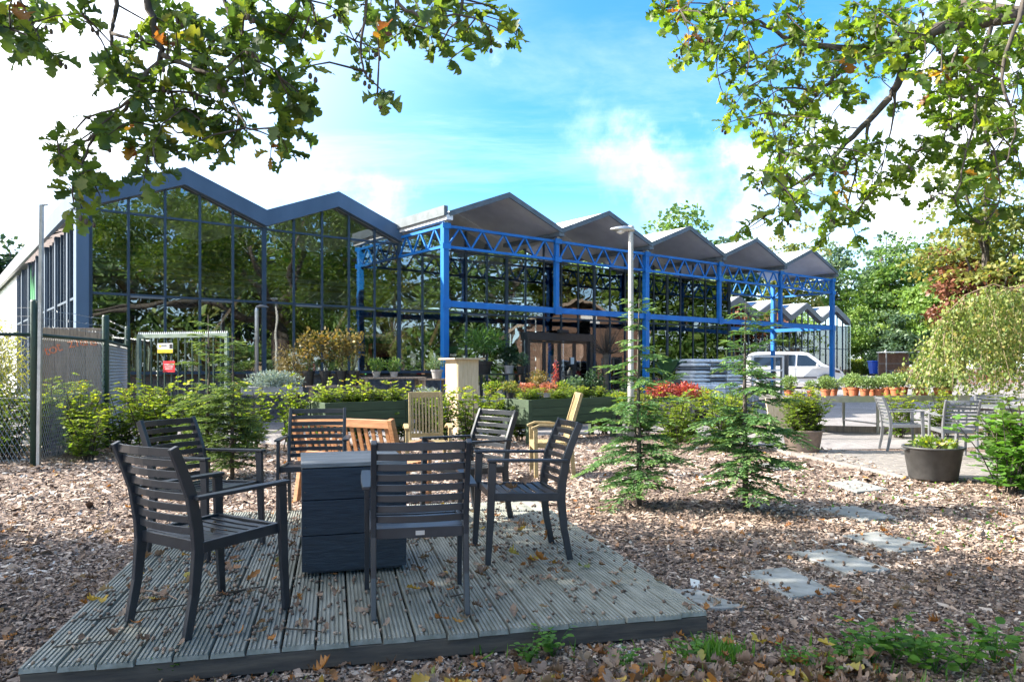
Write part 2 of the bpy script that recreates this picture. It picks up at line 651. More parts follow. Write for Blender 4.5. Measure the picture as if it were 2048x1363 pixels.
M_terra = surf('terracotta', (0.50, 0.16, 0.07), (0.40, 0.12, 0.05), 0.7, 0, 7, bump=0.15)
M_tub = surf('grey_plastic_tub', (0.075, 0.075, 0.075), (0.05, 0.05, 0.05), 0.5, 0, 10, bump=0.2)
M_tubpale = surf('dusty_brown_tub', (0.26, 0.20, 0.165), (0.18, 0.14, 0.12), 0.6, 0, 10, bump=0.2)
M_potblack = surf('black_plastic_pot', (0.018, 0.018, 0.020), (0.012, 0.012, 0.013), 0.45, 0, 10, bump=0.02)
M_potgrey = surf('grey_pot', (0.34, 0.33, 0.33), (0.26, 0.25, 0.25), 0.6, 0, 10, bump=0.1)
M_soil = surf('potting_soil', (0.03, 0.022, 0.016), (0.015, 0.011, 0.008), 0.95, 0, 40, bump=0.8)
M_vanwhite = surf('white_car_paint', (0.78, 0.79, 0.80), (0.75, 0.76, 0.77), 0.25, 0, 2, bump=0.0, coat=0.6)
M_rubber = surf('black_rubber', (0.015, 0.015, 0.016), None, 0.7, 0, 20, bump=0.1)
M_carglass = surf('dark_car_glass', (0.02, 0.03, 0.04), (0.015, 0.022, 0.03), 0.05, 0, 2, bump=0.0, spec=0.9)
M_binblue = surf('blue_bin_plastic', (0.006, 0.075, 0.52), (0.005, 0.06, 0.45), 0.4, 0, 4, bump=0.03)
M_bag = surf('white_plastic_bag', (0.82, 0.84, 0.86), (0.60, 0.64, 0.69), 0.35, 0, 7, bump=0.6)
M_bagprint = surf('grey_bag_print', (0.16, 0.18, 0.21), (0.10, 0.12, 0.14), 0.4, 0, 8, bump=0.4)
M_navy = surf('navy_canvas', (0.02, 0.03, 0.055), (0.012, 0.018, 0.035), 0.8, 0, 9, (4, 4, 0.6), bump=0.4)
M_bark = surf('oak_bark', (0.125, 0.105, 0.085), (0.05, 0.042, 0.034), 0.9, 0, 9, (3, 3, 0.6), bump=1.0)
M_twig = surf('dark_twig', (0.075, 0.06, 0.045), (0.04, 0.033, 0.027), 0.85, 0, 20, bump=0.4)
M_twigpale = surf('pale_birch_twig', (0.38, 0.27, 0.20), (0.24, 0.17, 0.12), 0.8, 0, 20, bump=0.2)
M_shedwood = surf('brown_shed_cladding', (0.17, 0.10, 0.07), (0.11, 0.065, 0.045), 0.8, 0, 3, (0.6, 0.6, 9), bump=0.5)
M_rubble = surf('interior_floor', (0.28, 0.27, 0.25), (0.2, 0.19, 0.18), 0.7, 0, 1.5, bump=0.05)
M_orangewall = surf('orange_wood_wall', (0.50, 0.20, 0.05), (0.42, 0.16, 0.04), 0.6, 0, 3, (0.5, 0.5, 9), bump=0.1)
M_band_green = surf('green_banner', (0.07, 0.42, 0.13), None, 0.6, 0, 2, bump=0.02)
M_band_pink = surf('wine_red_banner', (0.36, 0.06, 0.10), None, 0.6, 0, 2, bump=0.02)
M_solar = surf('solar_panel', (0.015, 0.035, 0.09), None, 0.12, 0, 2, bump=0.0, spec=0.8)
M_wire = surf('galvanised_wire', (0.40, 0.41, 0.41), (0.3, 0.31, 0.31), 0.45, 0.6, 20, bump=0.0)
M_grassground = surf('verge_grass', (0.10, 0.16, 0.035), (0.06, 0.10, 0.025), 0.9, 0, 3, bump=0.4)

OAKG = [(0.0, (0.041, 0.084, 0.022)), (0.45, (0.081, 0.149, 0.027)), (0.78, (0.142, 0.203, 0.030)), (0.90, (0.270, 0.230, 0.027)), (0.97, (0.270, 0.108, 0.027)), (1.0, (0.162, 0.061, 0.027))]
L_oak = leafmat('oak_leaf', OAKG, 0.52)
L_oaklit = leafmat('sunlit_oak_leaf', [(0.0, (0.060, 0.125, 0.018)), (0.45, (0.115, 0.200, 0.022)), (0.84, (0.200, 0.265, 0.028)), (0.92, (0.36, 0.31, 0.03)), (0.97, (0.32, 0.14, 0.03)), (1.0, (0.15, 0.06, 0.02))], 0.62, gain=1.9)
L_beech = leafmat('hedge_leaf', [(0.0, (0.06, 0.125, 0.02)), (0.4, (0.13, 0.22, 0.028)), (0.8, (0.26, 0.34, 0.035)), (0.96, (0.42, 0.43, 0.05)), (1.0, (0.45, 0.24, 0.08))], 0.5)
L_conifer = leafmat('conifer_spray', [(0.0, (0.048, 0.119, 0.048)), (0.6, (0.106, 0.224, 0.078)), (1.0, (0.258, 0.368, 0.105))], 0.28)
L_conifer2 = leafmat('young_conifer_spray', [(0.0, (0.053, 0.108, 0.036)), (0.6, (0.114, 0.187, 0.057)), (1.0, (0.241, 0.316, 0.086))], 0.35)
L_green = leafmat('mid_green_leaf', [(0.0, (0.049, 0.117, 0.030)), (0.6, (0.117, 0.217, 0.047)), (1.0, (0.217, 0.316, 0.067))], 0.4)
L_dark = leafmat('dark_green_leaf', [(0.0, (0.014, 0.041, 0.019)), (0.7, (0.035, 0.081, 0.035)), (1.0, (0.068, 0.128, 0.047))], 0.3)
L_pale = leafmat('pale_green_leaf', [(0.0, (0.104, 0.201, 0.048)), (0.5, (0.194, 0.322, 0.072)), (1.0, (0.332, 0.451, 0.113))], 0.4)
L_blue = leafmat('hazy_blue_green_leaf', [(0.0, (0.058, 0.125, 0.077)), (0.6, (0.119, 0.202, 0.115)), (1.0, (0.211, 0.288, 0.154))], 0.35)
L_olive = leafmat('autumn_olive_leaf', [(0.0, (0.102, 0.146, 0.034)), (0.6, (0.203, 0.239, 0.054)), (1.0, (0.366, 0.293, 0.077))], 0.4)
L_rust = leafmat('rust_leaf', [(0.0, (0.12, 0.05, 0.032)), (0.5, (0.22, 0.085, 0.05)), (0.9, (0.26, 0.12, 0.06)), (1.0, (0.16, 0.15, 0.05))], 0.25, gain=1.1)
L_birch = leafmat('yellow_birch_leaf', [(0.0, (0.12, 0.21, 0.05)), (0.5, (0.24, 0.32, 0.085)), (0.9, (0.38, 0.42, 0.13)), (1.0, (0.50, 0.42, 0.14))], 0.45, gain=1.3)
L_bamboo = leafmat('bamboo_leaf', [(0.0, (0.22, 0.26, 0.04)), (1.0, (0.42, 0.40, 0.09))], 0.45)
L_silver = leafmat('silver_leaf', [(0.0, (0.20, 0.28, 0.27)), (1.0, (0.42, 0.50, 0.50))], 0.2)
L_red = leafmat('red_leaf', [(0.0, (0.26, 0.03, 0.04)), (0.7, (0.45, 0.09, 0.08)), (1.0, (0.40, 0.22, 0.06))], 0.4)
L_coral = leafmat('coral_leaf', [(0.0, (0.45, 0.14, 0.09)), (1.0, (0.60, 0.28, 0.18))], 0.3)
L_pot = leafmat('potted_chrysanthemum_leaf', [(0.0, (0.111, 0.195, 0.058)), (1.0, (0.286, 0.390, 0.143))], 0.3)
L_dry = leafmat('dry_brown_plant_leaf', [(0.0, (0.132, 0.114, 0.036)), (0.7, (0.192, 0.156, 0.060)), (1.0, (0.360, 0.228, 0.048))], 0.35)
L_fern = leafmat('bright_fern_leaf', [(0.0, (0.06, 0.15, 0.03)), (1.0, (0.14, 0.27, 0.06))], 0.45)
L_seed = leafmat('fresh_seedling_leaf', [(0.0, (0.062, 0.175, 0.025)), (1.0, (0.163, 0.338, 0.044))], 0.45)
L_fallen = leafmat('fallen_oak_leaf', [(0.0, (0.13, 0.08, 0.055)), (0.35, (0.24, 0.16, 0.115)), (0.68, (0.40, 0.30, 0.23)), (0.80, (0.27, 0.12, 0.05)), (0.92, (0.44, 0.19, 0.045)), (0.97, (0.55, 0.40, 0.07)), (1.0, (0.15, 0.20, 0.06))], 0.22, gain=1.2)
M_chip = rndmat('wood_chip', [(0.0, (0.069, 0.050, 0.044)), (0.3, (0.213, 0.156, 0.125)), (0.65, (0.463, 0.356, 0.281)), (0.9, (0.660, 0.562, 0.463)), (1.0, (0.660, 0.660, 0.625))])
M_acorn = rndmat('acorn', [(0.0, (0.075, 0.048, 0.034)), (0.6, (0.17, 0.115, 0.08)), (1.0, (0.30, 0.22, 0.16))], 0.5, 0.5)

# ------------------------------------------------------------------ ground, yard, patio
def ground_material():
    m, nt, out = new_mat('leaf_mould_ground')
    b = nt.nodes.new('ShaderNodeBsdfPrincipled')
    nt.links.new(b.outputs[0], out.inputs[0])
    tcn = nt.nodes.new('ShaderNodeTexCoord')
    vo = nt.nodes.new('ShaderNodeTexVoronoi')
    vo.inputs['Scale'].default_value = 38
    no = nt.nodes.new('ShaderNodeTexNoise')
    no.inputs['Scale'].default_value = 1.4
    no.inputs['Detail'].default_value = 12
    no.inputs['Roughness'].default_value = 0.75
    for n in (vo, no):
        nt.links.new(tcn.outputs['Object'], n.inputs['Vector'])
    sp = nt.nodes.new('ShaderNodeSeparateColor')
    nt.links.new(vo.outputs['Color'], sp.inputs[0])
    c1 = ramp_node(nt, [(0.0, (0.09, 0.066, 0.058)), (0.5, (0.25, 0.19, 0.155)), (1.0, (0.46, 0.36, 0.29))], sp.outputs[0])
    c2 = ramp_node(nt, [(0.35, (0.55, 0.5, 0.5)), (0.65, (1, 1, 1))], no.outputs['Fac'])
    mx = nt.nodes.new('ShaderNodeMix')
    mx.data_type = 'RGBA'
    mx.blend_type = 'MULTIPLY'
    mx.inputs[0].default_value = 0.8
    nt.links.new(c1, mx.inputs[6])
    nt.links.new(c2, mx.inputs[7])
    nt.links.new(mx.outputs[2], b.inputs['Base Color'])
    b.inputs['Roughness'].default_value = 0.9
    b.inputs['Specular IOR Level'].default_value = 0.2
    bp = nt.nodes.new('ShaderNodeBump')
    bp.inputs['Strength'].default_value = 0.9
    bp.inputs['Distance'].default_value = 0.02
    nt.links.new(vo.outputs['Distance'], bp.inputs['Height'])
    nt.links.new(bp.outputs[0], b.inputs['Normal'])
    return m


def yard_material():
    m, nt, out = new_mat('brick_paved_yard')
    b = nt.nodes.new('ShaderNodeBsdfPrincipled')
    nt.links.new(b.outputs[0], out.inputs[0])
    tcn = nt.nodes.new('ShaderNodeTexCoord')
    mpn = nt.nodes.new('ShaderNodeMapping')
    mpn.inputs['Rotation'].default_value = (0, 0, R(-38))
    nt.links.new(tcn.outputs['Object'], mpn.inputs[0])
    br = nt.nodes.new('ShaderNodeTexBrick')
    br.inputs['Scale'].default_value = 1.0
    br.inputs['Brick Width'].default_value = 0.22
    br.inputs['Row Height'].default_value = 0.11
    br.inputs['Mortar Size'].default_value = 0.006
    br.inputs['Color1'].default_value = (0.34, 0.32, 0.315, 1)
    br.inputs['Color2'].default_value = (0.27, 0.25, 0.25, 1)
    br.inputs['Mortar'].default_value = (0.12, 0.11, 0.10, 1)
    nt.links.new(mpn.outputs[0], br.inputs['Vector'])
    no = nt.nodes.new('ShaderNodeTexNoise')
    no.inputs['Scale'].default_value = 0.8
    no.inputs['Detail'].default_value = 8
    nt.links.new(tcn.outputs['Object'], no.inputs['Vector'])
    c2 = ramp_node(nt, [(0.35, (0.7, 0.7, 0.68)), (0.65, (1, 1, 1))], no.outputs['Fac'])
    mx = nt.nodes.new('ShaderNodeMix')
    mx.data_type = 'RGBA'
    mx.blend_type = 'MULTIPLY'
    mx.inputs[0].default_value = 0.8
    nt.links.new(br.outputs['Color'], mx.inputs[6])
    nt.links.new(c2, mx.inputs[7])
    nt.links.new(mx.outputs[2], b.inputs['Base Color'])
    b.inputs['Roughness'].default_value = 0.85
    return m


rows = [-70, -30, -10, -4, 0, 4, 8, 12, 16] + list(range(18, 84, 2)) + [90, 110, 150, 250, 500, 1200]
cols = [-900, -300, -120, -60, -30, -15, -8, -4, 0, 4, 8, 15, 30, 60, 120, 300, 900]
gm = MB()
nc = len(cols)
gm.v = [(x, y, terrain(x, y)) for y in rows for x in cols]
gm.f = [(i * nc + j, i * nc + j + 1, (i + 1) * nc + j + 1, (i + 1) * nc + j) for i in range(len(rows) - 1) for j in range(nc - 1)]
struct(gm.obj('ground', ground_material()), 'brown ground of bark chips, leaf mould and acorns under the oaks')

YB = [(-60, 9.0), (-11.0, 12.2), (-7.6, 13.4), (-3.4, 13.3), (0.3, 15.0), (3.4, 15.9), (4.35, 12.9), (4.45, 12.35), (9.6, 13.1), (14, 12.0), (60, 10.0)]


def yard_front(x):
    for (x0, y0), (x1, y1) in zip(YB, YB[1:]):
        if x0 <= x <= x1:
            return y0 + (y1 - y0) * (x - x0) / (x1 - x0)
    return 8.0


ym = MB()
xs = sorted(set([p[0] for p in YB] + [-40, -25, -15, 6, 8, 11, 20, 30, 45]))
yr = [r for r in rows if 18 <= r <= 76]
for x in xs:
    ym.v.append((x, yard_front(x), 0.008))
    ym.v += [(x, y, terrain(x, y) + 0.008) for y in yr]
k = len(yr) + 1
for i in range(len(xs) - 1):
    ym.f += [(i * k + j, (i + 1) * k + j, (i + 1) * k + j + 1, i * k + j + 1) for j in range(k - 1)]
struct(ym.obj('yard', yard_material()), 'grey brick-paved yard in front of the greenhouse')
vg = MB()
for (x0, x1, y0, y1) in ((22, 120, 67.5, 120), (-120, -24, 20, 120), (15, 22, 78, 120)):
    ys_ = [y for y in rows if y0 < y < y1]
    ys_ = [y0] + ys_ + [y1]
    o = len(vg.v)
    for y in ys_:
        vg.v += [(x0, y, terrain(0, y) + 0.02), (x1, y, terrain(0, y) + 0.02)]
    vg.f += [(o + 2 * i, o + 2 * i + 1, o + 2 * i + 3, o + 2 * i + 2) for i in range(len(ys_) - 1)]
struct(vg.obj('grass_verge', M_grassground), 'strip of mown grass below the far trees')

# patio of single pavers on the right
pa = R(-9.5)
P0 = Vector((4.9, 9.15, 0))
pe = Vector((math.cos(pa * -1), math.sin(pa * -1) * -1, 0))      # across
pe = Vector((0.986, -0.165, 0))
pf = Vector((-0.165, 0.986, 0))
pat = MB().prism([(-0.02, -0.02), (3.6, -0.02), (3.6, 3.45), (-0.02, 3.45)], P0 + Vector((0, 0, -0.06)), pe, pf, (0, 0, 0.066)).obj('patio', M_mortar)
struct(pat, 'sunlit patio of small grey pavers with the silver chairs')
pv = []
for j in range(32):
    for i in range(17):
        a = 0.10 + i * 0.212 + (0.106 if j % 2 else 0)
        b_ = 0.055 + j * 0.107
        p = P0 + pe * a + pf * b_
        if a > 3.5:
            continue
        pv.append((p, p.y + 0.25 * p.x))
pv.sort(key=lambda q: q[1])
pm = MB().box((0, 0, 0), (0.205, 0.10, 0.06)).mesh('paver', M_paver)
rest = MB()
for i, (p, _) in enumerate(pv):
    z = 0.006 - 0.03 + 0.012 + random.uniform(-0.002, 0.003)
    rz = math.atan2(pe.y, pe.x) + random.uniform(-0.012, 0.012)
    if i < 300:
        link('paver', pm, pat, 0.004, (p.x, p.y, z), rz)
    else:
        rest.box((p.x, p.y, z), (0.205, 0.10, 0.06), rotz(rz))
rest.obj('pavers', M_paver, pat)['kind'] = 'stuff'
ke = MB()
for i in range(4):
    a = P0 + pf * (i * 0.86) - pe * 0.06
    b_ = P0 + pf * (i * 0.86 + 0.85) - pe * 0.06
    MB().sweep([a, b_], 0.07, 0.10).obj('kerb_stone', M_paver, pat, bevel=0.006)

# ------------------------------------------------------------------ the greenhouse shop
TH = math.atan2(0.6197, 0.7848)
B0 = Vector((-9.6, 16.95, 0))
U = Vector((math.cos(TH), math.sin(TH), 0))
W = Vector((-math.sin(TH), math.cos(TH), 0))


def bl(t, d, z=0.0):
    """point t metres along the facade, d metres behind it"""
    return B0 + U * t + W * d + Vector((0, 0, z))


shop = thing('greenhouse_shop', 'large glass garden centre with blue-grey frames and zigzag gable roof', 'building', B0, TH)
ZS, ZT, ZU = 1.25, 3.08, 4.98
VB, RB = 5.03, 5.80


def gable(x):
    return VB + (RB - VB) * (1 - abs((x % 4.0) - 2.0) / 2.0)


PM = {}


def pane(par, x0, x1, z0, z1, y=0.0, mat=M_glass, name='pane', th=0.012):
    key = (round(x1 - x0, 3), round(z1 - z0, 3), mat.name)
    if key not in PM:
        PM[key] = MB().box((0, 0, 0), (x1 - x0, th, z1 - z0)).mesh(name, mat)
    o = link(name, PM[key], par, 0, ((x0 + x1) / 2, y, (z0 + z1) / 2))
    o.rotation_euler = (R(random.uniform(-0.22, 0.22)), 0, R(random.uniform(-0.22, 0.22)))
    return o


D0, D1 = 12.8, 15.75
for i in range(30):
    x0, x1 = i * 0.8 + 0.026, i * 0.8 + 0.774
    zlow = ZS + 0.05 if i < 12 else 0.16
    if 16 <= i <= 19:
        if i < 19:
            pane(shop, x0, x1, 2.60, ZT - 0.03)
        else:
            pane(shop, D1 + 0.05, x1, 0.16, ZT - 0.03)
    else:
        pane(shop, x0, x1, zlow, ZT - 0.03)
    pane(shop, x0, x1, ZT + 0.03, ZU - 0.025)
    poly = [(x0, ZU + 0.025), (x1, ZU + 0.025), (x1, gable(x1) - 0.01)]
    xm = (i * 0.8) // 4 * 4 + 2
    if x0 < xm < x1:
        poly.append((xm, gable(xm) - 0.01))
    poly.append((x0, gable(x0) - 0.01))
    MB().prism(poly, (0, -0.006, 0), (1, 0, 0), (0, 0, 1), (0, 0.012, 0)).obj('gable_pane', M_glass, shop)
for i in range(31):
    x = i * 0.8
    wide = 0.11 if i % 5 == 0 else 0.052
    if D0 + 0.1 < x < D1 - 0.1:
        zb = 2.55
    else:
        zb = ZS if i < 12 else 0.1
    MB().box((x, 0.03, (zb + gable(x if i else 0.01)) / 2), (wide, 0.13, gable(x) - zb)).obj('mullion', M_frame, shop)
for b in range(6):
    for z in (ZT, ZU):
        MB().box((b * 4 + 2, 0.02, z), (3.88, 0.09, 0.052)).obj('transom', M_frame, shop)
for i in (1, 3, 6, 8, 10, 13):            # opening vents: a paler drip rail on top of the light
    MB().box((i * 0.8 + 0.4, -0.05, ZT - 0.045), (0.74, 0.07, 0.045)).obj('vent_rail', M_silver, shop)
MB().box((4.8, -0.07, ZS), (9.7, 0.30, 0.07)).obj('window_sill', M_frame, shop, bevel=0.006)
MB().box((-0.16, 0.02, 2.55), (0.26, 0.36, 5.1)).obj('corner_post', M_fascia, shop, bevel=0.01)
# the shop door
door = MB()
for x in (D0 + 0.03, D1 - 0.03):
    door.box((x, -0.06, 1.25), (0.11, 0.20, 2.5))
dfr = door.box(((D0 + D1) / 2, -0.07, 2.43), (D1 - D0 + 0.12, 0.24, 0.26)).obj('door_frame', M_black, shop, bevel=0.006)
for i in range(4):
    x0 = D0 + 0.09 + i * 0.695
    fr = MB()
    fr.box((x0 + 0.03, -0.05, 1.18), (0.06, 0.05, 2.2)).box((x0 + 0.655, -0.05, 1.18), (0.06, 0.05, 2.2))
    fr.box((x0 + 0.342, -0.05, 0.13), (0.56, 0.05, 0.12)).box((x0 + 0.342, -0.05, 2.25), (0.56, 0.05, 0.06))
    leaf_ = fr.obj('door_leaf', M_black, shop)
    MB().box((x0 + 0.342, -0.05, 1.2), (0.57, 0.012, 2.03)).obj('door_pane', M_clear, leaf_)
MB().box((14.85, -0.09, 1.62), (0.16, 0.01, 0.24)).obj('door_notice', M_white, shop)
MB().box((14.25, -0.26, 2.62), (0.42, 0.16, 0.11)).obj('door_sensor', M_black, shop, bevel=0.02)

# low brick wall under the windows
wall = MB().box((4.8, 0.10, 0.59), (9.6, 0.16, 1.18)).obj('brick_wall', M_mortar, shop)
bm_ = MB().box((0, 0, 0), (0.208, 0.05, 0.052)).mesh('brick', M_brick)
br = []
for j in range(19):
    for i in range(45):
        x = 0.11 + i * 0.218 + (0.109 if j % 2 else 0)
        z = 0.035 + j * 0.0615
        if x < 9.5:
            br.append((x, z, (1 if 1.2 < x < 7.0 else 0) * 10 + z))
br.sort(key=lambda q: -q[2])
rest = MB()
for i, (x, z, _) in enumerate(br):
    y = 0.012 + random.uniform(-0.003, 0.003)
    if i < 300:
        link('brick', bm_, wall, 0, (x, y, z))
    else:
        rest.box((x, y, z), (0.208, 0.05, 0.052))
rest.obj('bricks', M_brick, wall)['kind'] = 'stuff'

# fascias of the two glazed gables and of the long left side
for b in range(2):
    for s in (0, 1):
        xa, xb = b * 4 + 2 * s, b * 4 + 2 * s + 2
        e0 = -0.30 if (b == 0 and s == 0) else 0.0
        za, zb = (VB, RB) if s == 0 else (RB, VB)
        sl_ = (zb - za) / 2
        MB().prism([(xa + e0, za + sl_ * e0), (xb, zb), (xb, zb + 0.42), (xa + e0, za + sl_ * e0 + 0.42)], (0, -0.22, 0), (1, 0, 0), (0, 0, 1), (0, 0.20, 0)).obj('gable_fascia', M_fascia, shop)
for k in range(9):
    MB().box((-0.27, 2.27 + k * 5, 5.20), (0.10, 4.985, 0.46)).obj('eaves_fascia', M_silver if k > 0 else M_fascia, shop)
# glazed left side: pilasters, narrow panes, white cladding further back
y = 0.25
while y < 14.5:
    MB().box((-0.04, y + 0.16, 2.5), (0.13, 0.24, 4.98)).obj('pilaster', M_frame, shop)
    for j in range(3):
        yy = y + 0.36 + j * 0.62
        for z0, z1 in ((0.45, ZT - 0.03), (ZT + 0.03, 4.92)):
            o = MB().box((-0.02, yy + 0.29, (z0 + z1) / 2), (0.012, 0.56, z1 - z0)).obj('side_pane', M_glass, shop)
        MB().box((-0.03, yy + 0.59, 2.6), (0.07, 0.05, 4.7)).obj('side_mullion', M_frame, shop)
    MB().box((-0.03, y + 1.25, ZT), (0.075, 1.84, 0.06)).obj('side_transom', M_frame, shop)
    y += 2.22
MB().box((-0.05, 7.5, 0.22), (0.12, 15.0, 0.44)).obj('side_plinth', M_frame, shop)
gr_ = [(0, 0)]
for k in range(9):
    gr_ += [(0.12 + k * 0.3, random.uniform(0.8, 1.8)), (0.24 + k * 0.3, 0.3)]
gr_ += [(2.9, 0)]
MB().prism(gr_, (-0.05, 9.0, 3.15), (0, 1, 0), (0, 0, 1), (0.008, 0, 0)).obj('green_grass_graphic', M_band_green, shop)
for k in range(28):
    MB().box((-0.04, 16.3 + k * 1.05, 2.5), (0.10, 1.03, 4.98)).obj('cladding_panel', M_white, shop)
# other outer walls
MB().box((24.05, 0.6, 2.5), (0.10, 1.3, 5.0)).obj('end_wall', M_frame, shop)
for k in range(9):
    MB().box((24.03, 2.45 + k * 2.3, 2.6), (0.012, 2.2, 4.6)).obj('end_pane', M_glass, shop)
M_rearwall = surf('dusty_rear_glazing', (0.30, 0.29, 0.26), (0.10, 0.11, 0.09), 0.7, 0, 1.1, (1, 1, 3), bump=0.05, lo=0.42, hi=0.58)
for z0, z1, m_ in ((0.05, 1.5, M_oldwood), (1.5, 2.9, M_rearwall), (2.9, 5.0, M_frame)):
    MB().box((12, 20.0, (z0 + z1) / 2), (24, 0.12, z1 - z0)).obj('back_wall', m_, shop)
for k in range(14):
    MB().box((12, 19.9, 1.6 + k * 0.1), (24, 0.03, 0.012)).obj('blind_slat', M_oldwood, shop)
for k in range(30):
    MB().box((0.4 + k * 0.8, 19.85, 2.2), (0.05, 0.05, 1.5)).obj('rear_mullion', M_frame, shop)
MB().box((12, 13, 0.03), (24, 26, 0.05)).obj('shop_floor', M_rubble, shop)


def slope(par, x0, z0, x1, z1, y0, y1, mat_top, mat_under, name, th=0.10):
    a = MB().prism([(x0, z0), (x1, z1), (x1, z1 + th), (x0, z0 + th)], (0, y0, 0), (1, 0, 0), (0, 0, 1), (0, y1 - y0, 0))
    o = a.obj(name, mat_top, par)
    o.data.materials.append(mat_under)
    for p in o.data.polygons:
        if p.normal.z < -0.3:
            p.material_index = 1
    return o


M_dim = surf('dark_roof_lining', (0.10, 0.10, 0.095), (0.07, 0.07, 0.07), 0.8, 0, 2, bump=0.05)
RV, RR = 5.42, 6.20
for b in range(6):
    for s in (0, 1):
        xa, xb = b * 4 + 2 * s, b * 4 + 2 * s + 2
        za, zb = (RV, RR) if s == 0 else (RR, RV)
        if b < 2:
            za, zb = za - 0.07, zb - 0.07
        y0 = -0.02 if b < 2 else 0.02
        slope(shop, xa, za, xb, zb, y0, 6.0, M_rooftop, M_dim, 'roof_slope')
        slope(shop, xa, za, xb, zb, 6.0, 15.0, M_clear, M_clear, 'roof_light', 0.02)  # unseen glass strip, added to let sunlight brighten the shop interior
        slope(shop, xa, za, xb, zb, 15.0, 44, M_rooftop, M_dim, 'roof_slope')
    if b >= 2:
        for k in range(3):
            x, z = b * 4 + 1.0, (RV + RR) / 2 + 0.16
            MB().box((x, 2.0 + k * 1.75, z), (1.5, 1.65, 0.04), Matrix.Rotation(-math.atan2(RR - RV, 2), 3, 'Y')).obj('solar_panel', M_solar, shop)
M_dark = None
# inside: timber tree columns, pipes, banners, counters
for (tx, ty) in ((3.4, 3.6), (7.6, 4.4), (11.4, 4.0), (17.2, 4.4), (21.0, 4.6)):
    MB().box((tx, ty, 0.95), (0.24, 0.24, 1.9)).obj('timber_column', M_timber, shop)
    for (ex, ey) in ((-1.9, -1.2), (1.9, -1.2), (-1.9, 1.4), (1.9, 1.4)):
        MB().sweep([(tx + ex * 0.03, ty + ey * 0.03, 1.85), (tx + ex, ty + ey, 3.9)], 0.13, 0.17).obj('timber_brace', M_timber, shop)
for k in range(7):
    MB().sweep([(0.4, 1.6 + 0.5 * k, 4.75 - 0.13 * k), (23.5, 1.6 + 0.5 * k, 4.75 - 0.13 * k)], 0.05, 0.05).obj('heating_pipe', M_oldwood, shop)
for k in range(5):
    o = MB()
    for q in range(12):
        xa = 0.5 + q * 1.9
        o.sweep([(xa, 5 + k * 3.6, 4.1), (xa + 0.95, 5 + k * 3.6, 4.8)], 0.04, 0.04)
        o.sweep([(xa + 0.95, 5 + k * 3.6, 4.8), (xa + 1.9, 5 + k * 3.6, 4.1)], 0.04, 0.04)
    o.box((12, 5 + k * 3.6, 4.85), (23, 0.06, 0.08)).box((12, 5 + k * 3.6, 4.06), (23, 0.06, 0.08))
    o.obj('roof_truss', M_greywood, shop)
for (x0, x1, z0, z1, m, y) in ((5.5, 9.5, 2.15, 2.55, M_band_green, 16.5), (8.8, 13.6, 2.3, 2.75, M_band_pink, 17.0), (15.2, 17.0, 2.1, 2.4, M_yellow, 15), (11.2, 14.6, 2.2, 2.6, M_frame, 16), (19, 22, 2.2, 2.6, M_band_green, 16)):
    MB().box(((x0 + x1) / 2, y, (z0 + z1) / 2), (x1 - x0, 0.04, z1 - z0)).obj('hanging_banner', m, shop)
MB().box((2.8, 5.2, 1.35), (1.8, 0.1, 2.3)).obj('orange_partition', M_orangewall, shop)
MB().box((4.6, 5.6, 1.2), (1.6, 0.5, 2.0)).obj('wooden_cabinet', M_oldwood, shop)
MB().box((8.55, 1.9, 1.93), (0.85, 0.5, 0.42)).obj('red_crate', M_red, shop)
MB().box((8.55, 1.9, 0.86), (0.95, 0.6, 1.7)).obj('dark_display_stand', M_black, shop)
for (x, y, w) in ((2.0, 1.5, 2.6), (6.4, 1.5, 1.9), (10.6, 2.4, 1.5), (18.5, 2.6, 4), (12.0, 9, 8), (4.5, 9, 5)):
    MB().box((x, y, 1.02), (w, 0.7, 0.06)).box((x - w / 2 + 0.1, y, 0.5), (0.08, 0.6, 1.0)).box((x + w / 2 - 0.1, y, 0.5), (0.08, 0.6, 1.0)).obj('display_table', M_oldwood if y < 2 else M_white, shop)
for k in range(26):
    x = random.choice((1.1, 1.4, 1.8, 2.3, 2.8, 5.7, 5.9, 6.15, 6.4, 6.7, 7.0, 10.2, 10.6, 17.2, 18.1, 19.4)) + random.uniform(-0.12, 0.12)
    yy = 1.5 if x < 8 else 2.5
    h = random.uniform(0.18, 0.45)
    MB().lathe([(0.02, 0), (0.075, 0.0), (0.085, h * 0.7), (0.035, h * 0.85), (0.035, h)], 10, (x, yy + random.uniform(-0.2, 0.2), 1.06)).obj('vase', random.choice((M_white, M_white, M_potgrey, M_pale)), shop, smooth=True)

for k in range(9):
    x = 1.0 + k * 2.5
    sh_ = MB()
    for z in (0.5, 0.95, 1.4, 1.85):
        sh_.box((x, 6.8, z), (1.9, 0.4, 0.03))
    sh_.box((x - 0.95, 6.8, 1.0), (0.04, 0.4, 1.9)).box((x + 0.95, 6.8, 1.0), (0.04, 0.4, 1.9))
    s_o = sh_.obj('stock_shelf', M_greywood, shop)
    for q in range(12):
        c_ = random.choice((M_white, M_red, M_band_green, M_yellow, M_terra, M_pale, M_bag, M_potgrey))
        MB().box((x - 0.8 + (q % 6) * 0.32, 6.75, (0.515, 0.965, 1.415)[q // 6 + (k % 2)] + 0.14), (random.uniform(0.15, 0.28), 0.25, 0.27)).obj('stock_box', c_, s_o)
for k in range(7):
    x = 2.2 + k * 3.1
    MB().tube([(x, 3.0, 4.4), (x, 3.0, 3.3)], 0.012, 5).obj('lamp_cord', M_black, shop)
    MB().lathe([(0.02, 3.3), (0.16, 3.12), (0.17, 3.08), (0.15, 3.10)], 14, (x, 3.0, 0)).obj('pendant_shade', M_silver, shop, smooth=True)
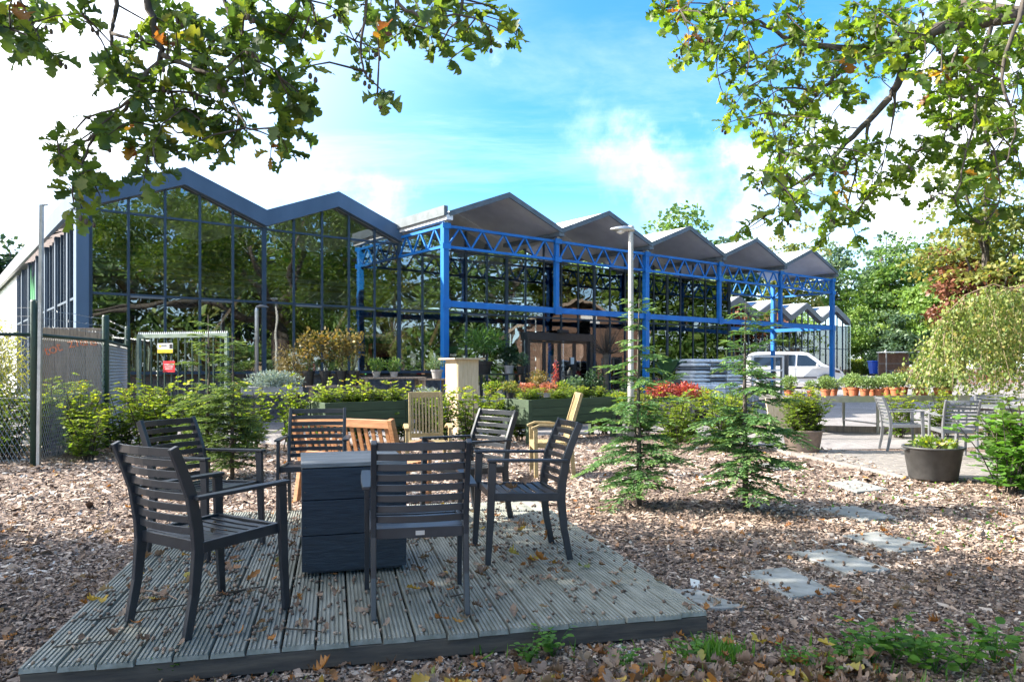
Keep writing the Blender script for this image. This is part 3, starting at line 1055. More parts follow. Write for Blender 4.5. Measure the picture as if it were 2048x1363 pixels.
# ------------------------------------------------------------------ blue steel canopy
can = thing('blue_canopy', 'bright blue steel truss canopy with pale zigzag roof along the greenhouse front', 'canopy', bl(8, 0), TH)
CD = -2.45
for i, x in enumerate((0, 4, 8, 12, 16, 20)):
    full = i in (0, 2, 5)
    z0 = -0.1 if full else 3.0
    g = terrain(0, bl(8 + x, CD).y) - 0.05
    if full:
        z0 = g
    w = 0.17 if full else 0.13
    MB().box((x, CD, (z0 + 5.22) / 2), (w, w, 5.22 - z0)).obj('post', M_blue, can, bevel=0.006)
for x in (16, 20):
    MB().box((x, 0.42, 2.6), (0.15, 0.15, 5.2)).obj('rear_post', M_blue, can, bevel=0.006)
for x in (0, 4, 8, 12, 16, 20):
    for z in (4.62, 5.17):
        MB().box((x, CD - 0.10, z), (0.26, 0.02, 0.15)).obj('joint_plate', M_blue, can)
    MB().box((x, CD - 0.095, 3.09), (0.24, 0.016, 0.24)).obj('joint_plate', M_blue, can)
MB().box((10, CD, 3.09), (20.0, 0.11, 0.17)).obj('front_beam', M_blue, can, bevel=0.006)
MB().box((20, (CD + 0.42) / 2, 3.09), (0.11, 0.42 - CD - 0.15, 0.15)).obj('side_beam', M_blue, can)
MB().box((18, 0.42, 3.09), (3.85, 0.11, 0.15)).obj('rear_beam', M_blue, can)
dg = {}


def truss(p0, p1, nv, zt=5.17, zb=4.62, mat=M_blue):
    p0, p1 = Vector(p0), Vector(p1)
    L = (p1 - p0).length
    d = (p1 - p0) / L
    top = MB().sweep([p0 + Vector((0, 0, zt)), p1 + Vector((0, 0, zt))], 0.09, 0.075).obj('truss', mat, can)
    MB().sweep([p0 + Vector((0, 0, zb)), p1 + Vector((0, 0, zb))], 0.09, 0.07).obj('bottom_chord', mat, top)
    for k in range(nv):
        for a, b in ((k / nv, (k + 0.5) / nv), ((k + 0.5) / nv, (k + 1) / nv)):
            up = a * nv % 1 < 0.25
            za, zc = (zb, zt) if up else (zt, zb)
            MB().sweep([p0 + d * (L * a) + Vector((0, 0, za)), p0 + d * (L * b) + Vector((0, 0, zc))], 0.045, 0.045).obj('diagonal', mat, top)


for b in range(5):
    truss((b * 4 + 0.09, CD, 0), (b * 4 + 3.91, CD, 0), 5)
truss((0, CD + 0.1, 0), (0, -0.05, 0), 3)
truss((20, CD + 0.1, 0), (20, 0.34, 0), 3)
truss((16.1, 0.42, 0), (19.9, 0.42, 0), 5)
for b in range(5):
    ye = 0.0 if b < 4 else 0.75
    for s in (0, 1):
        xa, xb = b * 4 + 2 * s, b * 4 + 2 * s + 2
        za, zb = (RV, RR) if s == 0 else (RR, RV)
        slope(can, xa, za, xb, zb, CD - 0.22, ye, M_rooftop, M_soffit, 'canopy_roof_slope', 0.09)
        MB().prism([(xa, za - 0.03), (xb, zb - 0.03), (xb, zb + 0.12), (xa, za + 0.12)], (0, CD - 0.27, 0), (1, 0, 0), (0, 0, 1), (0, 0.045, 0)).obj('roof_edge', M_roofgrey, can)
for b in range(6):
    MB().box((b * 4, (CD - 0.2) / 2, 5.36), (0.20, -CD + 0.3, 0.12)).obj('valley_gutter', M_roofgrey if b else M_soffit, can)
    MB().box((b * 4, CD - 0.02, 5.27), (0.10, 0.14, 0.12)).obj('gutter_bracket', M_galv, can)
MB().box((-0.12, (CD - 0.25) / 2 - 0.02, 5.53), (0.12, -CD + 0.2, 0.26)).obj('side_gutter', M_roofgrey, can)

# ------------------------------------------------------------------ second greenhouse at the back of the yard
g2o = at(1436, 735, 46.5)
g2 = thing('far_greenhouse', 'second smaller glasshouse with four pale zigzag gables behind the parked van', 'building', (g2o.x, g2o.y, terrain(0, 46)), TH)
for b in range(4):
    for s in (0, 1):
        xa, xb = b * 4 + 2 * s, b * 4 + 2 * s + 2
        za, zb = (4.15, 5.10) if s == 0 else (5.10, 4.15)
        MB().prism([(xa, za), (xb, zb), (xb, zb + 0.42), (xa, za + 0.42)], (0, -0.2, 0), (1, 0, 0), (0, 0, 1), (0, 0.19, 0)).obj('gable_fascia', M_silver, g2)
        slope(g2, xa, za + 0.30, xb, zb + 0.30, 0, 20, M_rooftop, M_soffit, 'roof_slope')
        if s == 0:
            for q in range(2):
                MB().box((xa + 1.0, 2 + 2.2 * q, (za + zb) / 2 + 0.46), (1.6, 2.0, 0.05), Matrix.Rotation(-math.atan2(zb - za, 2), 3, 'Y')).obj('solar_panel', M_solar, g2)
    for i in range(5):
        x0, x1 = b * 4 + i * 0.8 + 0.03, b * 4 + i * 0.8 + 0.77
        pane(g2, x0, x1, 0.3, 2.3, mat=M_glass)
        pane(g2, x0, x1, 2.36, 4.0, mat=M_glass)

        def g2z(x):
            return 4.15 + 0.95 * (1 - abs((x % 4.0) - 2.0) / 2.0)
        poly = [(x0, 4.06), (x1, 4.06), (x1, g2z(x1))] + ([(b * 4 + 2, 5.10)] if i == 2 else []) + [(x0, g2z(x0))]
        MB().prism(poly, (0, -0.006, 0), (1, 0, 0), (0, 0, 1), (0, 0.012, 0)).obj('gable_pane', M_glass, g2)
        MB().box((b * 4 + i * 0.8, 0, 2.2 + (g2z(b * 4 + i * 0.8) - 4.15) / 2), (0.06, 0.1, 4.3 + g2z(b * 4 + i * 0.8) - 4.15)).obj('mullion', M_frame, g2)
    for z in (2.33, 4.03):
        MB().box((b * 4 + 2, 0.01, z), (3.9, 0.08, 0.06)).obj('transom', M_frame, g2)
MB().box((16.0, 8, 2.1), (0.1, 16.4, 4.2)).obj('end_wall', M_glass, g2)
MB().box((0.0, 8, 2.1), (0.1, 16.4, 4.2)).obj('end_wall', M_frame, g2)
MB().box((8, 0.02, 0.15), (16, 0.14, 0.3)).obj('plinth', M_frame, g2)
MB().box((8, 14, 2.1), (16, 0.1, 4.2)).obj('back_wall', M_dim, g2)

# ------------------------------------------------------------------ deck
DKO = Vector((-2.046, 3.086, 0))
DA = math.atan2(0.728, 3.043)
DZ = 0.13
deck = thing('deck_platform', 'low weathered platform of grooved grey deck boards under the black chairs', 'deck', DKO, DA)
NB, PW, PIT, DL = 21, 0.143, 0.1495, 3.34


def plank_mesh(L0, L1):
    prof = []
    nr = 7
    p = PW / nr
    prof.append((0, -0.026))
    for k in range(nr):
        x = k * p
        prof += [(x + 0.0028, -0.008), (x + 0.0050, 0.0), (x + p - 0.0050, 0.0), (x + p - 0.0028, -0.008)]
    prof.append((PW, -0.026))
    m = MB()
    n = len(prof)
    ys = [L0, L0 + 0.8, L0 + 1.7, L1]
    wob = [random.uniform(-0.002, 0.002) for _ in ys]
    for y_, w_ in zip(ys, wob):
        m.v += [(x, y_, z + w_) for x, z in prof]
    for j in range(3):
        m.f += [(j * n + k, j * n + (k + 1) % n, (j + 1) * n + (k + 1) % n, (j + 1) * n + k) for k in range(n)]
    m.f += [tuple(range(n))[::-1], tuple(3 * n + k for k in range(n))]
    return m


for i in range(NB):
    o = plank_mesh(random.uniform(-0.012, 0.012), DL + random.uniform(-0.02, 0.02)).obj('plank', M_deck, deck)
    o.location = (i * PIT, 0, DZ + random.uniform(-0.002, 0.003))
    o.rotation_euler = (0, 0, R(random.uniform(-0.08, 0.08)))
for y_ in (0.035, 0.85, 1.7, 2.5, 3.28):
    MB().box((NB * PIT / 2, y_, 0.059), (NB * PIT - 0.01, 0.055, 0.085)).obj('support_beam', M_deckdark, deck, bevel=0.004)
scw = MB()
for i in range(NB):
    for y_ in (0.035, 0.85, 1.7, 2.5, 3.28):
        for x in (0.03, PW - 0.03):
            scw.lathe([(0.0045, DZ - 0.004), (0.0045, DZ + 0.0022), (0.001, DZ + 0.0022)], 6, (i * PIT + x, y_ + random.uniform(-.006, .006), 0))
scw.obj('deck_screws', M_galv, deck)['kind'] = 'stuff'
MB().box((2.93, 0.16, 0.0), (0.36, 0.30, 0.10)).obj('concrete_block', M_concrete, deck, bevel=0.01)
MB().box((0.3, 0.3, 0.0), (0.36, 0.30, 0.09)).obj('concrete_block', M_concrete, deck, bevel=0.01)

# ------------------------------------------------------------------ slatted garden chairs


def make_chair(name, label, mat, loc, rz, group):
    t = thing(name, label, 'chair', loc, rz, group)
    for s in (-1, 1):
        MB().sweep([(s * 0.232, -0.285, 0), (s * 0.232, -0.245, 0.20), (s * 0.232, -0.225, 0.40), (s * 0.232, -0.232, 0.50), (s * 0.232, -0.262, 0.66), (s * 0.232, -0.315, 0.80), (s * 0.232, -0.352, 0.885)],
                   0.028, [0.040, 0.045, 0.056, 0.056, 0.052, 0.046, 0.042], side=(1, 0, 0)).obj('rear_leg', mat, t, bevel=0.004)
        MB().sweep([(s * 0.262, 0.262, 0), (s * 0.262, 0.245, 0.30), (s * 0.262, 0.232, 0.648)], 0.026, [0.036, 0.046, 0.052], side=(1, 0, 0)).obj('front_leg', mat, t, bevel=0.004)
        MB().sweep([(s * 0.266, -0.262, 0.648), (s * 0.268, -0.1, 0.652), (s * 0.268, 0.1, 0.657), (s * 0.266, 0.268, 0.660)], [0.040, 0.052, 0.056, 0.050], 0.018, side=(1, 0, 0)).obj('armrest', mat, t, bevel=0.004)
    sf = MB()
    sf.sweep([(-0.235, -0.215, 0.412), (0.235, -0.215, 0.412)], 0.024, 0.055, side=(0, 1, 0))
    sf.sweep([(-0.235, 0.225, 0.425), (0.235, 0.225, 0.425)], 0.024, 0.045, side=(0, 1, 0))
    for s in (-1, 1):
        sf.sweep([(s * 0.238, -0.21, 0.410), (s * 0.238, 0.235, 0.424)], 0.024, 0.052, side=(1, 0, 0))
    sf.obj('seat_frame', mat, t, bevel=0.003)
    for k in range(7):
        y_ = -0.165 + k * 0.058
        dz = -0.010 * math.sin(math.pi * k / 6)
        MB().sweep([(-0.226, y_, 0.432 + dz), (0, y_, 0.428 + dz), (0.226, y_, 0.432 + dz)], 0.046, 0.012, side=(0, 1, 0)).obj('seat_slat', mat, t, bevel=0.002)
    prof = [(0.455, -0.228), (0.50, -0.232), (0.58, -0.246), (0.66, -0.262), (0.74, -0.290), (0.80, -0.315), (0.885, -0.352)]

    def yb(z):
        for (z0, y0), (z1, y1) in zip(prof, prof[1:]):
            if z <= z1:
                return y0 + (y1 - y0) * (z - z0) / (z1 - z0)
        return prof[-1][1]
    for k in range(8):
        z = 0.487 + k * 0.0535
        y_ = yb(z)
        h = 0.034 if k < 7 else 0.040
        pts = [(x, y_ - 0.030 * (1 - (x / 0.222) ** 2), z) for x in (-0.222, -0.15, -0.075, 0, 0.075, 0.15, 0.222)]
        MB().sweep(pts, 0.011, h).obj('back_slat', mat, t, bevel=0.002)
    return t


def chair_at(front, fwd, z):
    """place a chair by the middle between its feet and its facing direction"""
    return (front[0], front[1], z), math.atan2(-fwd[0], fwd[1])


loc, rz = chair_at((-0.51, 4.00), (-0.196, 0.98), DZ)
chD = make_chair('garden_chair', 'charcoal slatted armchair seen from straight behind, in front of the dark box', M_black, loc, rz, 'charcoal armchairs around the dark box')
bk = MB().box((0, -0.231, 0.412), (0.045, 0.006, 0.022)).obj('maker_plate', M_galv, chD)
blk = [
    ((-1.53, 3.775), (0.54, 0.84), DZ, 'charcoal slatted armchair turned half away, nearest the left front corner of the deck'),
    ((-2.10, 5.12), (0.93, -0.36), DZ, 'charcoal slatted armchair facing right, standing behind the near left chair'),
    ((-1.66, 6.27), (0.17, -0.985), DZ, 'charcoal slatted armchair facing us behind the dark box, before the teak bench'),
    ((-0.38, 6.18), (-0.75, -0.66), DZ, 'charcoal slatted armchair at the rear right edge of the deck, turned towards the box'),
    ((0.05, 5.02), (-0.978, -0.205), DZ, 'charcoal slatted armchair in side view with dead leaves on its seat'),
]
for fr, fw, z, lab in blk:
    loc, rz = chair_at(fr, fw, z)
    c = make_chair('garden_chair', lab, M_black, loc, rz, 'charcoal armchairs around the dark box') if False else copy_tree(chD, loc, rz, lab)
    for ch in list(c.children):
        if ch.name.startswith('maker_plate'):
            bpy.data.objects.remove(ch)
sil = None
for fr, fw, lab in (((6.45, 12.35), (0.98, -0.2), 'silver-grey slatted armchair in profile at the left of the patio set'),
                    ((6.72, 11.35), (0.18, 0.98), 'silver-grey slatted armchair with its back to us behind the black tub'),
                    ((8.45, 13.0), (-0.25, -0.97), 'silver-grey slatted armchair facing us behind the patio table')):
    loc, rz = chair_at(fr, fw, 0.012)
    if sil is None:
        sil = make_chair('patio_chair', lab, M_silver, loc, rz, 'silver chairs on the patio')
    else:
        copy_tree(sil, loc, rz, lab)
pt = thing('patio_table', 'grey slatted metal table among the silver chairs', 'table', (7.85, 12.0, 0.012), R(12))
for k in range(9):
    MB().box((0, -0.44 + k * 0.11, 0.735), (1.0, 0.098, 0.02)).obj('table_slat', M_silver, pt, bevel=0.003)
for sx in (-1, 1):
    for sy in (-1, 1):
        MB().sweep([(sx * 0.44, sy * 0.42, 0), (sx * 0.42, sy * 0.40, 0.72)], 0.045, 0.045).obj('leg', M_silver, pt, bevel=0.004)
MB().box((0, 0, 0.70), (0.9, 0.06, 0.04)).box((0, -0.40, 0.70), (0.9, 0.03, 0.05)).box((0, 0.40, 0.70), (0.9, 0.03, 0.05)).obj('table_frame', M_silver, pt)

# ------------------------------------------------------------------ dark box on the deck
bx = thing('dark_box', 'blue-black painted plank box with grey weathered lid standing on the deck', 'box', (-1.235 + 0.5 * 0.582 - 0.09, 4.43 + 0.5 * 0.185 + 0.285, DZ), R(16))
hz = [0.03, 0.245, 0.455, 0.645]
for k in range(3):
    for s in (-1, 1):
        MB().box((0, s * 0.30, (hz[k] + hz[k + 1]) / 2), (0.62, 0.024, hz[k + 1] - hz[k] - 0.004)).obj('side_board', M_boxpaint, bx, bevel=0.003)
        MB().box((s * 0.298, 0, (hz[k] + hz[k + 1]) / 2 - 0.001), (0.024, 0.574, hz[k + 1] - hz[k] - 0.005)).obj('end_board', M_boxpaint, bx, bevel=0.003)
        for q in (-1, 1):
            sc_ = MB().lathe([(0.006, 0), (0.006, 0.004)], 8)
            o = sc_.obj('screw', M_black, bx, loc=(q * 0.292, s * 0.313, hz[k] + 0.05))
            o.rotation_euler = (R(90), 0, 0)
MB().box((0, 0, 0.03), (0.56, 0.56, 0.03)).obj('base', M_boxpaint, bx)
for k in range(4):
    MB().box((0, -0.234 + k * 0.156, 0.662), (0.63, 0.153, 0.026)).obj('lid_board', M_greywood, bx, bevel=0.003)

# ------------------------------------------------------------------ teak bench, teak armchairs
bench = thing('teak_bench', 'orange teak slatted bench seen from behind, beyond the deck', 'bench', (-1.52, 7.62, 0), math.atan2(-0.47, 0.88))
BW = 0.62
for s in (-1, 1):
    MB().sweep([(s * BW, -0.30, 0), (s * BW, -0.22, 0.40), (s * BW, -0.27, 0.62), (s * BW, -0.36, 0.89)], 0.055, [0.055, 0.07, 0.07, 0.055], side=(1, 0, 0)).obj('back_post', M_teak, bench, bevel=0.006)
    MB().sweep([(s * BW, 0.26, 0), (s * BW, 0.26, 0.60)], 0.055, 0.06, side=(1, 0, 0)).obj('front_leg', M_teak, bench, bevel=0.005)
    MB().sweep([(s * BW, -0.27, 0.60), (s * BW, -0.05, 0.63), (s * BW, 0.18, 0.645), (s * BW, 0.33, 0.61)], 0.07, 0.03, side=(1, 0, 0)).obj('armrest', M_teak, bench, bevel=0.006)
    MB().sweep([(s * (BW - 0.01), -0.22, 0.38), (s * (BW - 0.01), 0.26, 0.39)], 0.03, 0.06, side=(1, 0, 0)).obj('seat_rail', M_teak, bench)
MB().sweep([(-BW, -0.345, 0.84), (BW, -0.345, 0.84)], 0.03, 0.085).obj('top_rail', M_teak, bench, bevel=0.006)
MB().sweep([(-BW, -0.245, 0.50), (BW, -0.245, 0.50)], 0.03, 0.06).obj('lower_rail', M_teak, bench, bevel=0.005)
for k in range(14):
    x = -0.55 + k * 1.10 / 13
    MB().sweep([(x, -0.247, 0.52), (x, -0.335, 0.81)], 0.040, 0.014, side=(1, 0, 0)).obj('back_slat', M_teak, bench)
for k in range(6):
    MB().box((0, -0.19 + k * 0.088, 0.425), (2 * BW - 0.06, 0.072, 0.022)).obj('seat_slat', M_teak, bench, bevel=0.003)


def teak_chair(loc, rz, label):
    t = thing('teak_armchair', label, 'chair', loc, rz, 'weathered teak armchairs')
    for s in (-1, 1):
        MB().sweep([(s * 0.24, -0.24, 0), (s * 0.24, -0.20, 0.42)], 0.04, 0.05, side=(1, 0, 0)).obj('rear_leg', M_teakold, t, bevel=0.004)
        MB().sweep([(s * 0.205, -0.18, 0.42), (s * 0.205, -0.24, 0.72), (s * 0.205, -0.34, 1.05)], 0.035, 0.042, side=(1, 0, 0)).obj('back_stile', M_teakold, t, bevel=0.004)
        MB().sweep([(s * 0.265, 0.24, 0), (s * 0.265, 0.25, 0.62)], 0.042, 0.05, side=(1, 0, 0)).obj('front_leg', M_teakold, t, bevel=0.004)
        MB().sweep([(s * 0.27, -0.27, 0.60), (s * 0.27, 0.0, 0.655), (s * 0.27, 0.2, 0.66), (s * 0.27, 0.30, 0.62)], 0.055, 0.028, side=(1, 0, 0)).obj('armrest', M_teakold, t, bevel=0.005)
        MB().sweep([(s * 0.245, -0.2, 0.39), (s * 0.245, 0.26, 0.41)], 0.03, 0.06, side=(1, 0, 0)).obj('seat_rail', M_teakold, t)
    MB().sweep([(-0.205, -0.335, 1.02), (0.205, -0.335, 1.02)], 0.026, 0.075).obj('top_rail', M_teakold, t, bevel=0.004)
    MB().sweep([(-0.205, -0.195, 0.50), (0.205, -0.195, 0.50)], 0.026, 0.06).obj('lower_rail', M_teakold, t, bevel=0.004)
    for k in range(9):
        x = -0.17 + k * 0.0425
        MB().sweep([(x, -0.20, 0.52), (x, -0.245, 0.73), (x, -0.325, 0.99)], 0.022, 0.012, side=(1, 0, 0)).obj('back_slat', M_teakold, t)
    for k in range(7):
        MB().box((0, -0.15 + k * 0.066, 0.432), (0.46, 0.052, 0.02)).obj('seat_slat', M_teakold, t)
    MB().sweep([(-0.25, 0.255, 0.39), (0.25, 0.255, 0.39)], 0.026, 0.06).obj('front_rail', M_teakold, t)
    return t


loc, rz = chair_at((-1.08, 9.5), (0.18, -0.98), 0)
teak_chair(loc, rz, 'weathered yellow teak armchair facing us behind the teak bench')
loc, rz = chair_at((0.52, 9.55), (-1.0, -0.08), 0)
teak_chair(loc, rz, 'weathered teak armchair in profile, before the larger green planter box')

# ------------------------------------------------------------------ green planter boxes, pine pillar, lamp post


def planter(loc, L, label):
    t = thing('planter_box', label, 'planter', loc, TH, 'green planter boxes')
    for sx in (0, 1):
        for sy in (0, 1):
            MB().box((0.04 + sx * (L - 0.08), 0.04 + sy * 0.62, 0.39), (0.085, 0.085, 0.80)).obj('corner_post', M_greenwood, t, bevel=0.005)
    for k in range(3):
        z = 0.72 - k * 0.155
        for sy in (0, 1):
            MB().box((L / 2, 0.035 + sy * 0.64, z), (L - 0.17, 0.03, 0.15)).obj('side_board', M_greenwood, t, bevel=0.004)
        for sx in (0, 1):
            MB().box((0.035 + sx * (L - 0.07), 0.35, z), (0.03, 0.53, 0.15)).obj('end_board', M_greenwood, t, bevel=0.004)
    MB().box((L / 2, 0.35, 0.60), (L - 0.1, 0.6, 0.25)).obj('soil', M_soil, t)
    MB().box((L / 2, 0.35, 0.30), (L - 0.2, 0.5, 0.03)).obj('lower_shelf', M_greenwood, t)
    return t


PL1 = Vector((-3.08, 12.30, 0))
PL2 = Vector((0.30, 13.45, 0))
planter(PL1, 1.62, 'moss-green wooden planter box behind the teak bench')
planter(PL2, 2.25, 'long moss-green wooden planter box behind the sideways teak armchair')

pp = at(924, 735, 15.6)
pil = thing('pine_pillar', 'tall pale pine box pillar with a flat overhanging top', 'pillar', (pp.x, pp.y, 0), R(34))
for s in (-1, 1):
    for k in range(3):
        MB().box((-0.165 + k * 0.165, s * 0.25, 0.77), (0.162, 0.022, 1.54)).obj('board', M_pale, pil, bevel=0.003)
        MB().box((s * 0.25, -0.155 + k * 0.155, 0.77), (0.022, 0.152, 1.54)).obj('board', M_pale, pil, bevel=0.003)
for k in range(4):
    MB().box((0, -0.255 + k * 0.17, 1.558), (0.74, 0.166, 0.032)).obj('top_board', M_pale, pil, bevel=0.004)

lp = thing('lamp_post', 'tall brushed metal lamp post with a flat street lamp head', 'lamp post', (2.31, 14.5, 0))
MB().lathe([(0.062, 0), (0.062, 1.1), (0.055, 1.15), (0.048, 3.95), (0.048, 4.03)], 16).obj('pole', M_lamp, lp, smooth=True)
hd = MB()
sec = [(0.07, 0.045, 0.035), (-0.02, 0.085, 0.06), (-0.14, 0.12, 0.07), (-0.28, 0.115, 0.055), (-0.38, 0.06, 0.03), (-0.41, 0.01, 0.01)]
n_ = 12
for x, w, h in sec:
    hd.v += [(x, w * math.cos(2 * math.pi * k / n_), 4.06 + h * math.sin(2 * math.pi * k / n_) * (1.0 if math.sin(2 * math.pi * k / n_) > 0 else 0.8)) for k in range(n_)]
for i in range(len(sec) - 1):
    hd.f += [(i * n_ + k, i * n_ + (k + 1) % n_, (i + 1) * n_ + (k + 1) % n_, (i + 1) * n_ + k) for k in range(n_)]
hd.f += [tuple(range(n_)), tuple((len(sec) - 1) * n_ + k for k in reversed(range(n_)))]
hd.obj('lamp_head', M_galv, lp, smooth=True)
MB().lathe([(0.01, -0.05), (0.075, -0.02), (0.085, 0.01)], 14, (-0.20, 0, 4.02)).obj('lens', M_white, lp, smooth=True)
MB().lathe([(0.065, 0), (0.07, 0.03), (0.07, 0.08), (0.055, 0.11)], 14, (0.0, 0, 4.02)).obj('collar', M_lamp, lp, smooth=True)
lp2 = bl(3.35, -1.3)
l2 = thing('small_lamp_post', 'slim dark lamp post with pale head beside the green gate', 'lamp post', (lp2.x, lp2.y, 0))
MB().tube([(0, 0, 0), (0, 0, 2.75), (0.02, 0, 2.82)], 0.05, 10).obj('pole', M_galv, l2, smooth=True)
MB().sweep([(0, 0, 2.84), (0.12, 0, 2.87), (0.28, 0, 2.84)], [0.08, 0.16, 0.1], [0.05, 0.06, 0.03]).obj('lamp_head', M_silver, l2, bevel=0.01)

# ------------------------------------------------------------------ chain-link fence, gate, wooden sign
fn = thing('chain_link_fence', 'dark green chain-link fence with barbed wire along the left edge', 'fence', (0, 0, 0))
FP = [Vector((-9.6, 9.75, 0)), Vector((-6.72, 10.5, 0)), Vector((-7.0, 12.85, 0)), Vector((-8.35, 16.2, 0))]
for i, p in enumerate(FP[1:]):
    h = (2.33, 2.28, 2.27)[i]
    o = MB().tube([p, p + Vector((0, 0, h - 0.03)), p + Vector((0, 0, h))], [0.055, 0.055, 0.045], 12).obj('fence_post', M_greensteel, fn, smooth=True)
p = FP[1] + Vector((0.075, -0.03, 0))
gp_ = thing('steel_pole', 'tall thin bare steel pole standing against the fence post', 'pole', p)
MB().sweep([(0, 0, 0), (0.045, 0, 3.66)], 0.045, 0.045).sweep([(0.03, 0, 3.65), (0.13, 0, 3.66)], 0.03, 0.02).obj('pole_shaft', M_galv, gp_)
ZR = 1.84
for a, b in zip(FP, FP[1:]):
    MB().tube([a + Vector((0, 0, ZR)), b + Vector((0, 0, ZR))], 0.026, 8).obj('top_rail', M_greensteel, fn, smooth=True)
    MB().tube([a + Vector((0, 0, 0.95)), b + Vector((0, 0, 0.95))], 0.004, 4).obj('tension_wire', M_wire, fn)
    L = (b - a).length
    d = (b - a) / L
    nrm_ = Vector((d.y, -d.x, 0))
    # woven diamonds: zigzag wires
    me = MB()
    cell = 0.062
    nw = int(L / cell)
    for i in range(nw):
        for flip in (0, 1):
            z = 0.05
            j = 0
            s0 = i * cell
            pts = []
            while z < ZR:
                off = cell / 2 if (j + flip) % 2 else 0
                pts.append(a + d * min(s0 + off + (cell / 2 if flip else 0), L) + Vector((0, 0, z)) + nrm_ * (0.004 if (j + flip) % 2 else -0.004))
                z += cell * 0.95
                j += 1
            if flip == 0:
                me.tube(pts, 0.0032, 3)
            if flip == 1:
                me.tube(pts, 0.0032, 3)
    me.obj('wire_mesh', M_wire, fn)
    for z in (1.98, 2.10, 2.22):
        bw = MB()
        npt = max(3, int(L / 0.5))
        pts = [a + d * (L * k / npt) + Vector((0, 0, z - 0.02 * math.sin(math.pi * ((k / npt * 2) % 1)))) for k in range(npt + 1)]
        bw.tube(pts, 0.003, 4)
        for k in range(int(L / 0.12)):
            c_ = a + d * (k * 0.12 + 0.05) + Vector((0, 0, z - 0.008))
            q = Vector((random.uniform(-1, 1), random.uniform(-1, 1), random.uniform(0.3, 1))).normalized() * 0.022
            bw.tube([c_ - q, c_ + q], 0.002, 3)
        bw.obj('barbed_wire', M_wire, fn)

ga, gb = Vector((-8.15, 16.25, 0)), Vector((-5.92, 15.55, 0))
gt = thing('bar_gate', 'open green bar gate with spiked top rail and two signs', 'gate', ga, math.atan2(gb.y - ga.y, gb.x - ga.x))
GL = (gb - ga).length
MB().box((GL / 2, 0, 2.06), (GL, 0.06, 0.085)).obj('top_rail', M_paleGreen, gt)
MB().box((GL / 2, 0, 0.30), (GL, 0.06, 0.08)).obj('bottom_rail', M_greensteel, gt)
for x in (0.03, GL - 0.03):
    MB().box((x, 0, 1.06), (0.07, 0.07, 1.96)).obj('stile', M_paleGreen, gt)
nbar = 13
for k in range(1, nbar):
    MB().box((GL * k / nbar, 0, 1.18), (0.028, 0.028, 1.70)).obj('bar', M_greensteel, gt)
sp_ = MB()
for k in range(44):
    x = GL * (k + 0.5) / 44
    sp_.add([(x - 0.018, -0.008, 2.10), (x + 0.018, -0.008, 2.10), (x + 0.018, 0.008, 2.10), (x - 0.018, 0.008, 2.10), (x, 0, 2.155)], [(0, 1, 4), (1, 2, 4), (2, 3, 4), (3, 0, 4)])
sp_.obj('spike_strip', M_galv, gt)
sg = MB().box((0.76, -0.03, 1.80), (0.40, 0.008, 0.20)).obj('camera_sign', M_white, gt)
MB().box((0.76, -0.036, 1.73), (0.40, 0.004, 0.075)).obj('yellow_band', M_yellow, sg)
MB().prism([(0.03 * math.cos(a), 0.03 * math.sin(a)) for a in [k * math.pi / 6 for k in range(12)]], (0.625, -0.035, 1.84), (1, 0, 0), (0, 0, 1), (0, -0.003, 0)).obj('yellow_disc', M_yellow, sg)
MB().box((0.91, -0.036, 1.835), (0.07, 0.004, 0.09)).obj('black_mark', M_potblack, sg)
MB().box((0.73, -0.036, 1.852), (0.13, 0.004, 0.018)).obj('print_line', M_potblack, sg)
rs = MB().box((0.86, -0.03, 1.40), (0.31, 0.008, 0.24)).obj('red_sign', M_red, gt)
for k, w in enumerate((0.24, 0.22, 0.19)):
    z = 1.445 - k * 0.045
    x = 0.86 - w / 2
    while x < 0.86 + w / 2:
        ww = random.uniform(0.012, 0.03)
        MB().box((x + ww / 2, -0.036, z), (ww, 0.004, 0.018)).obj('print_mark', M_white, rs)
        x += ww + 0.007

sgp = at(150, 735, 14.6)
ws = thing('wooden_sign', 'big weathered timber block with orange farewell lettering behind the chain-link fence', 'sign', (sgp.x, sgp.y, 0), R(12))
for k in range(4):
    MB().box((-0.405 + k * 0.27, -0.24, 1.07), (0.266, 0.05, 2.14 + (0.0 if k < 3 else -0.01))).obj('front_plank', M_oldwood, ws, bevel=0.005)
    MB().box((-0.405 + k * 0.27, 0.24, 1.07), (0.266, 0.05, 2.14)).obj('back_plank', M_oldwood, ws, bevel=0.005)
for s in (-1, 1):
    MB().box((s * 0.515, 0, 1.07), (0.05, 0.43, 2.14)).obj('end_plank', M_oldwood, ws, bevel=0.005)
MB().box((0, 0, 2.13), (1.0, 0.43, 0.03)).obj('top_plank', M_oldwood, ws)


def lettering(txt, size, mat, par, loc, rot, name='letter', ext=0.006):
    cu = bpy.data.curves.new(name, 'FONT')
    cu.body = txt
    cu.size = size
    cu.extrude = ext
    cu.align_x = 'CENTER'
    cu.align_y = 'CENTER'
    cu.offset = size * 0.006
    cu.materials.append(mat)
    tmp = bpy.data.objects.new(name, cu)
    C.objects.link(tmp)
    bpy.context.view_layer.update()
    me = bpy.data.meshes.new_from_object(tmp.evaluated_get(bpy.context.evaluated_depsgraph_get()))
    bpy.data.objects.remove(tmp)
    me.name = name
    if not me.materials:
        me.materials.append(mat)
    o = bpy.data.objects.new(name, me)
    C.objects.link(o)
    o.parent = par
    o.location = loc
    o.rotation_euler = rot
    return o


word = 'tot ziens'
for k, ch in enumerate(word):
    if ch == ' ':
        continue
    f = k / (len(word) - 1)
    x = -0.40 + f * 0.84
    z = 1.72 + 0.20 * math.sin(f * 1.75) - 0.03
    lettering(ch, 0.27, M_orange, ws, (x, -0.275, z), (R(90), R(-22 * (1 - f)), 0))

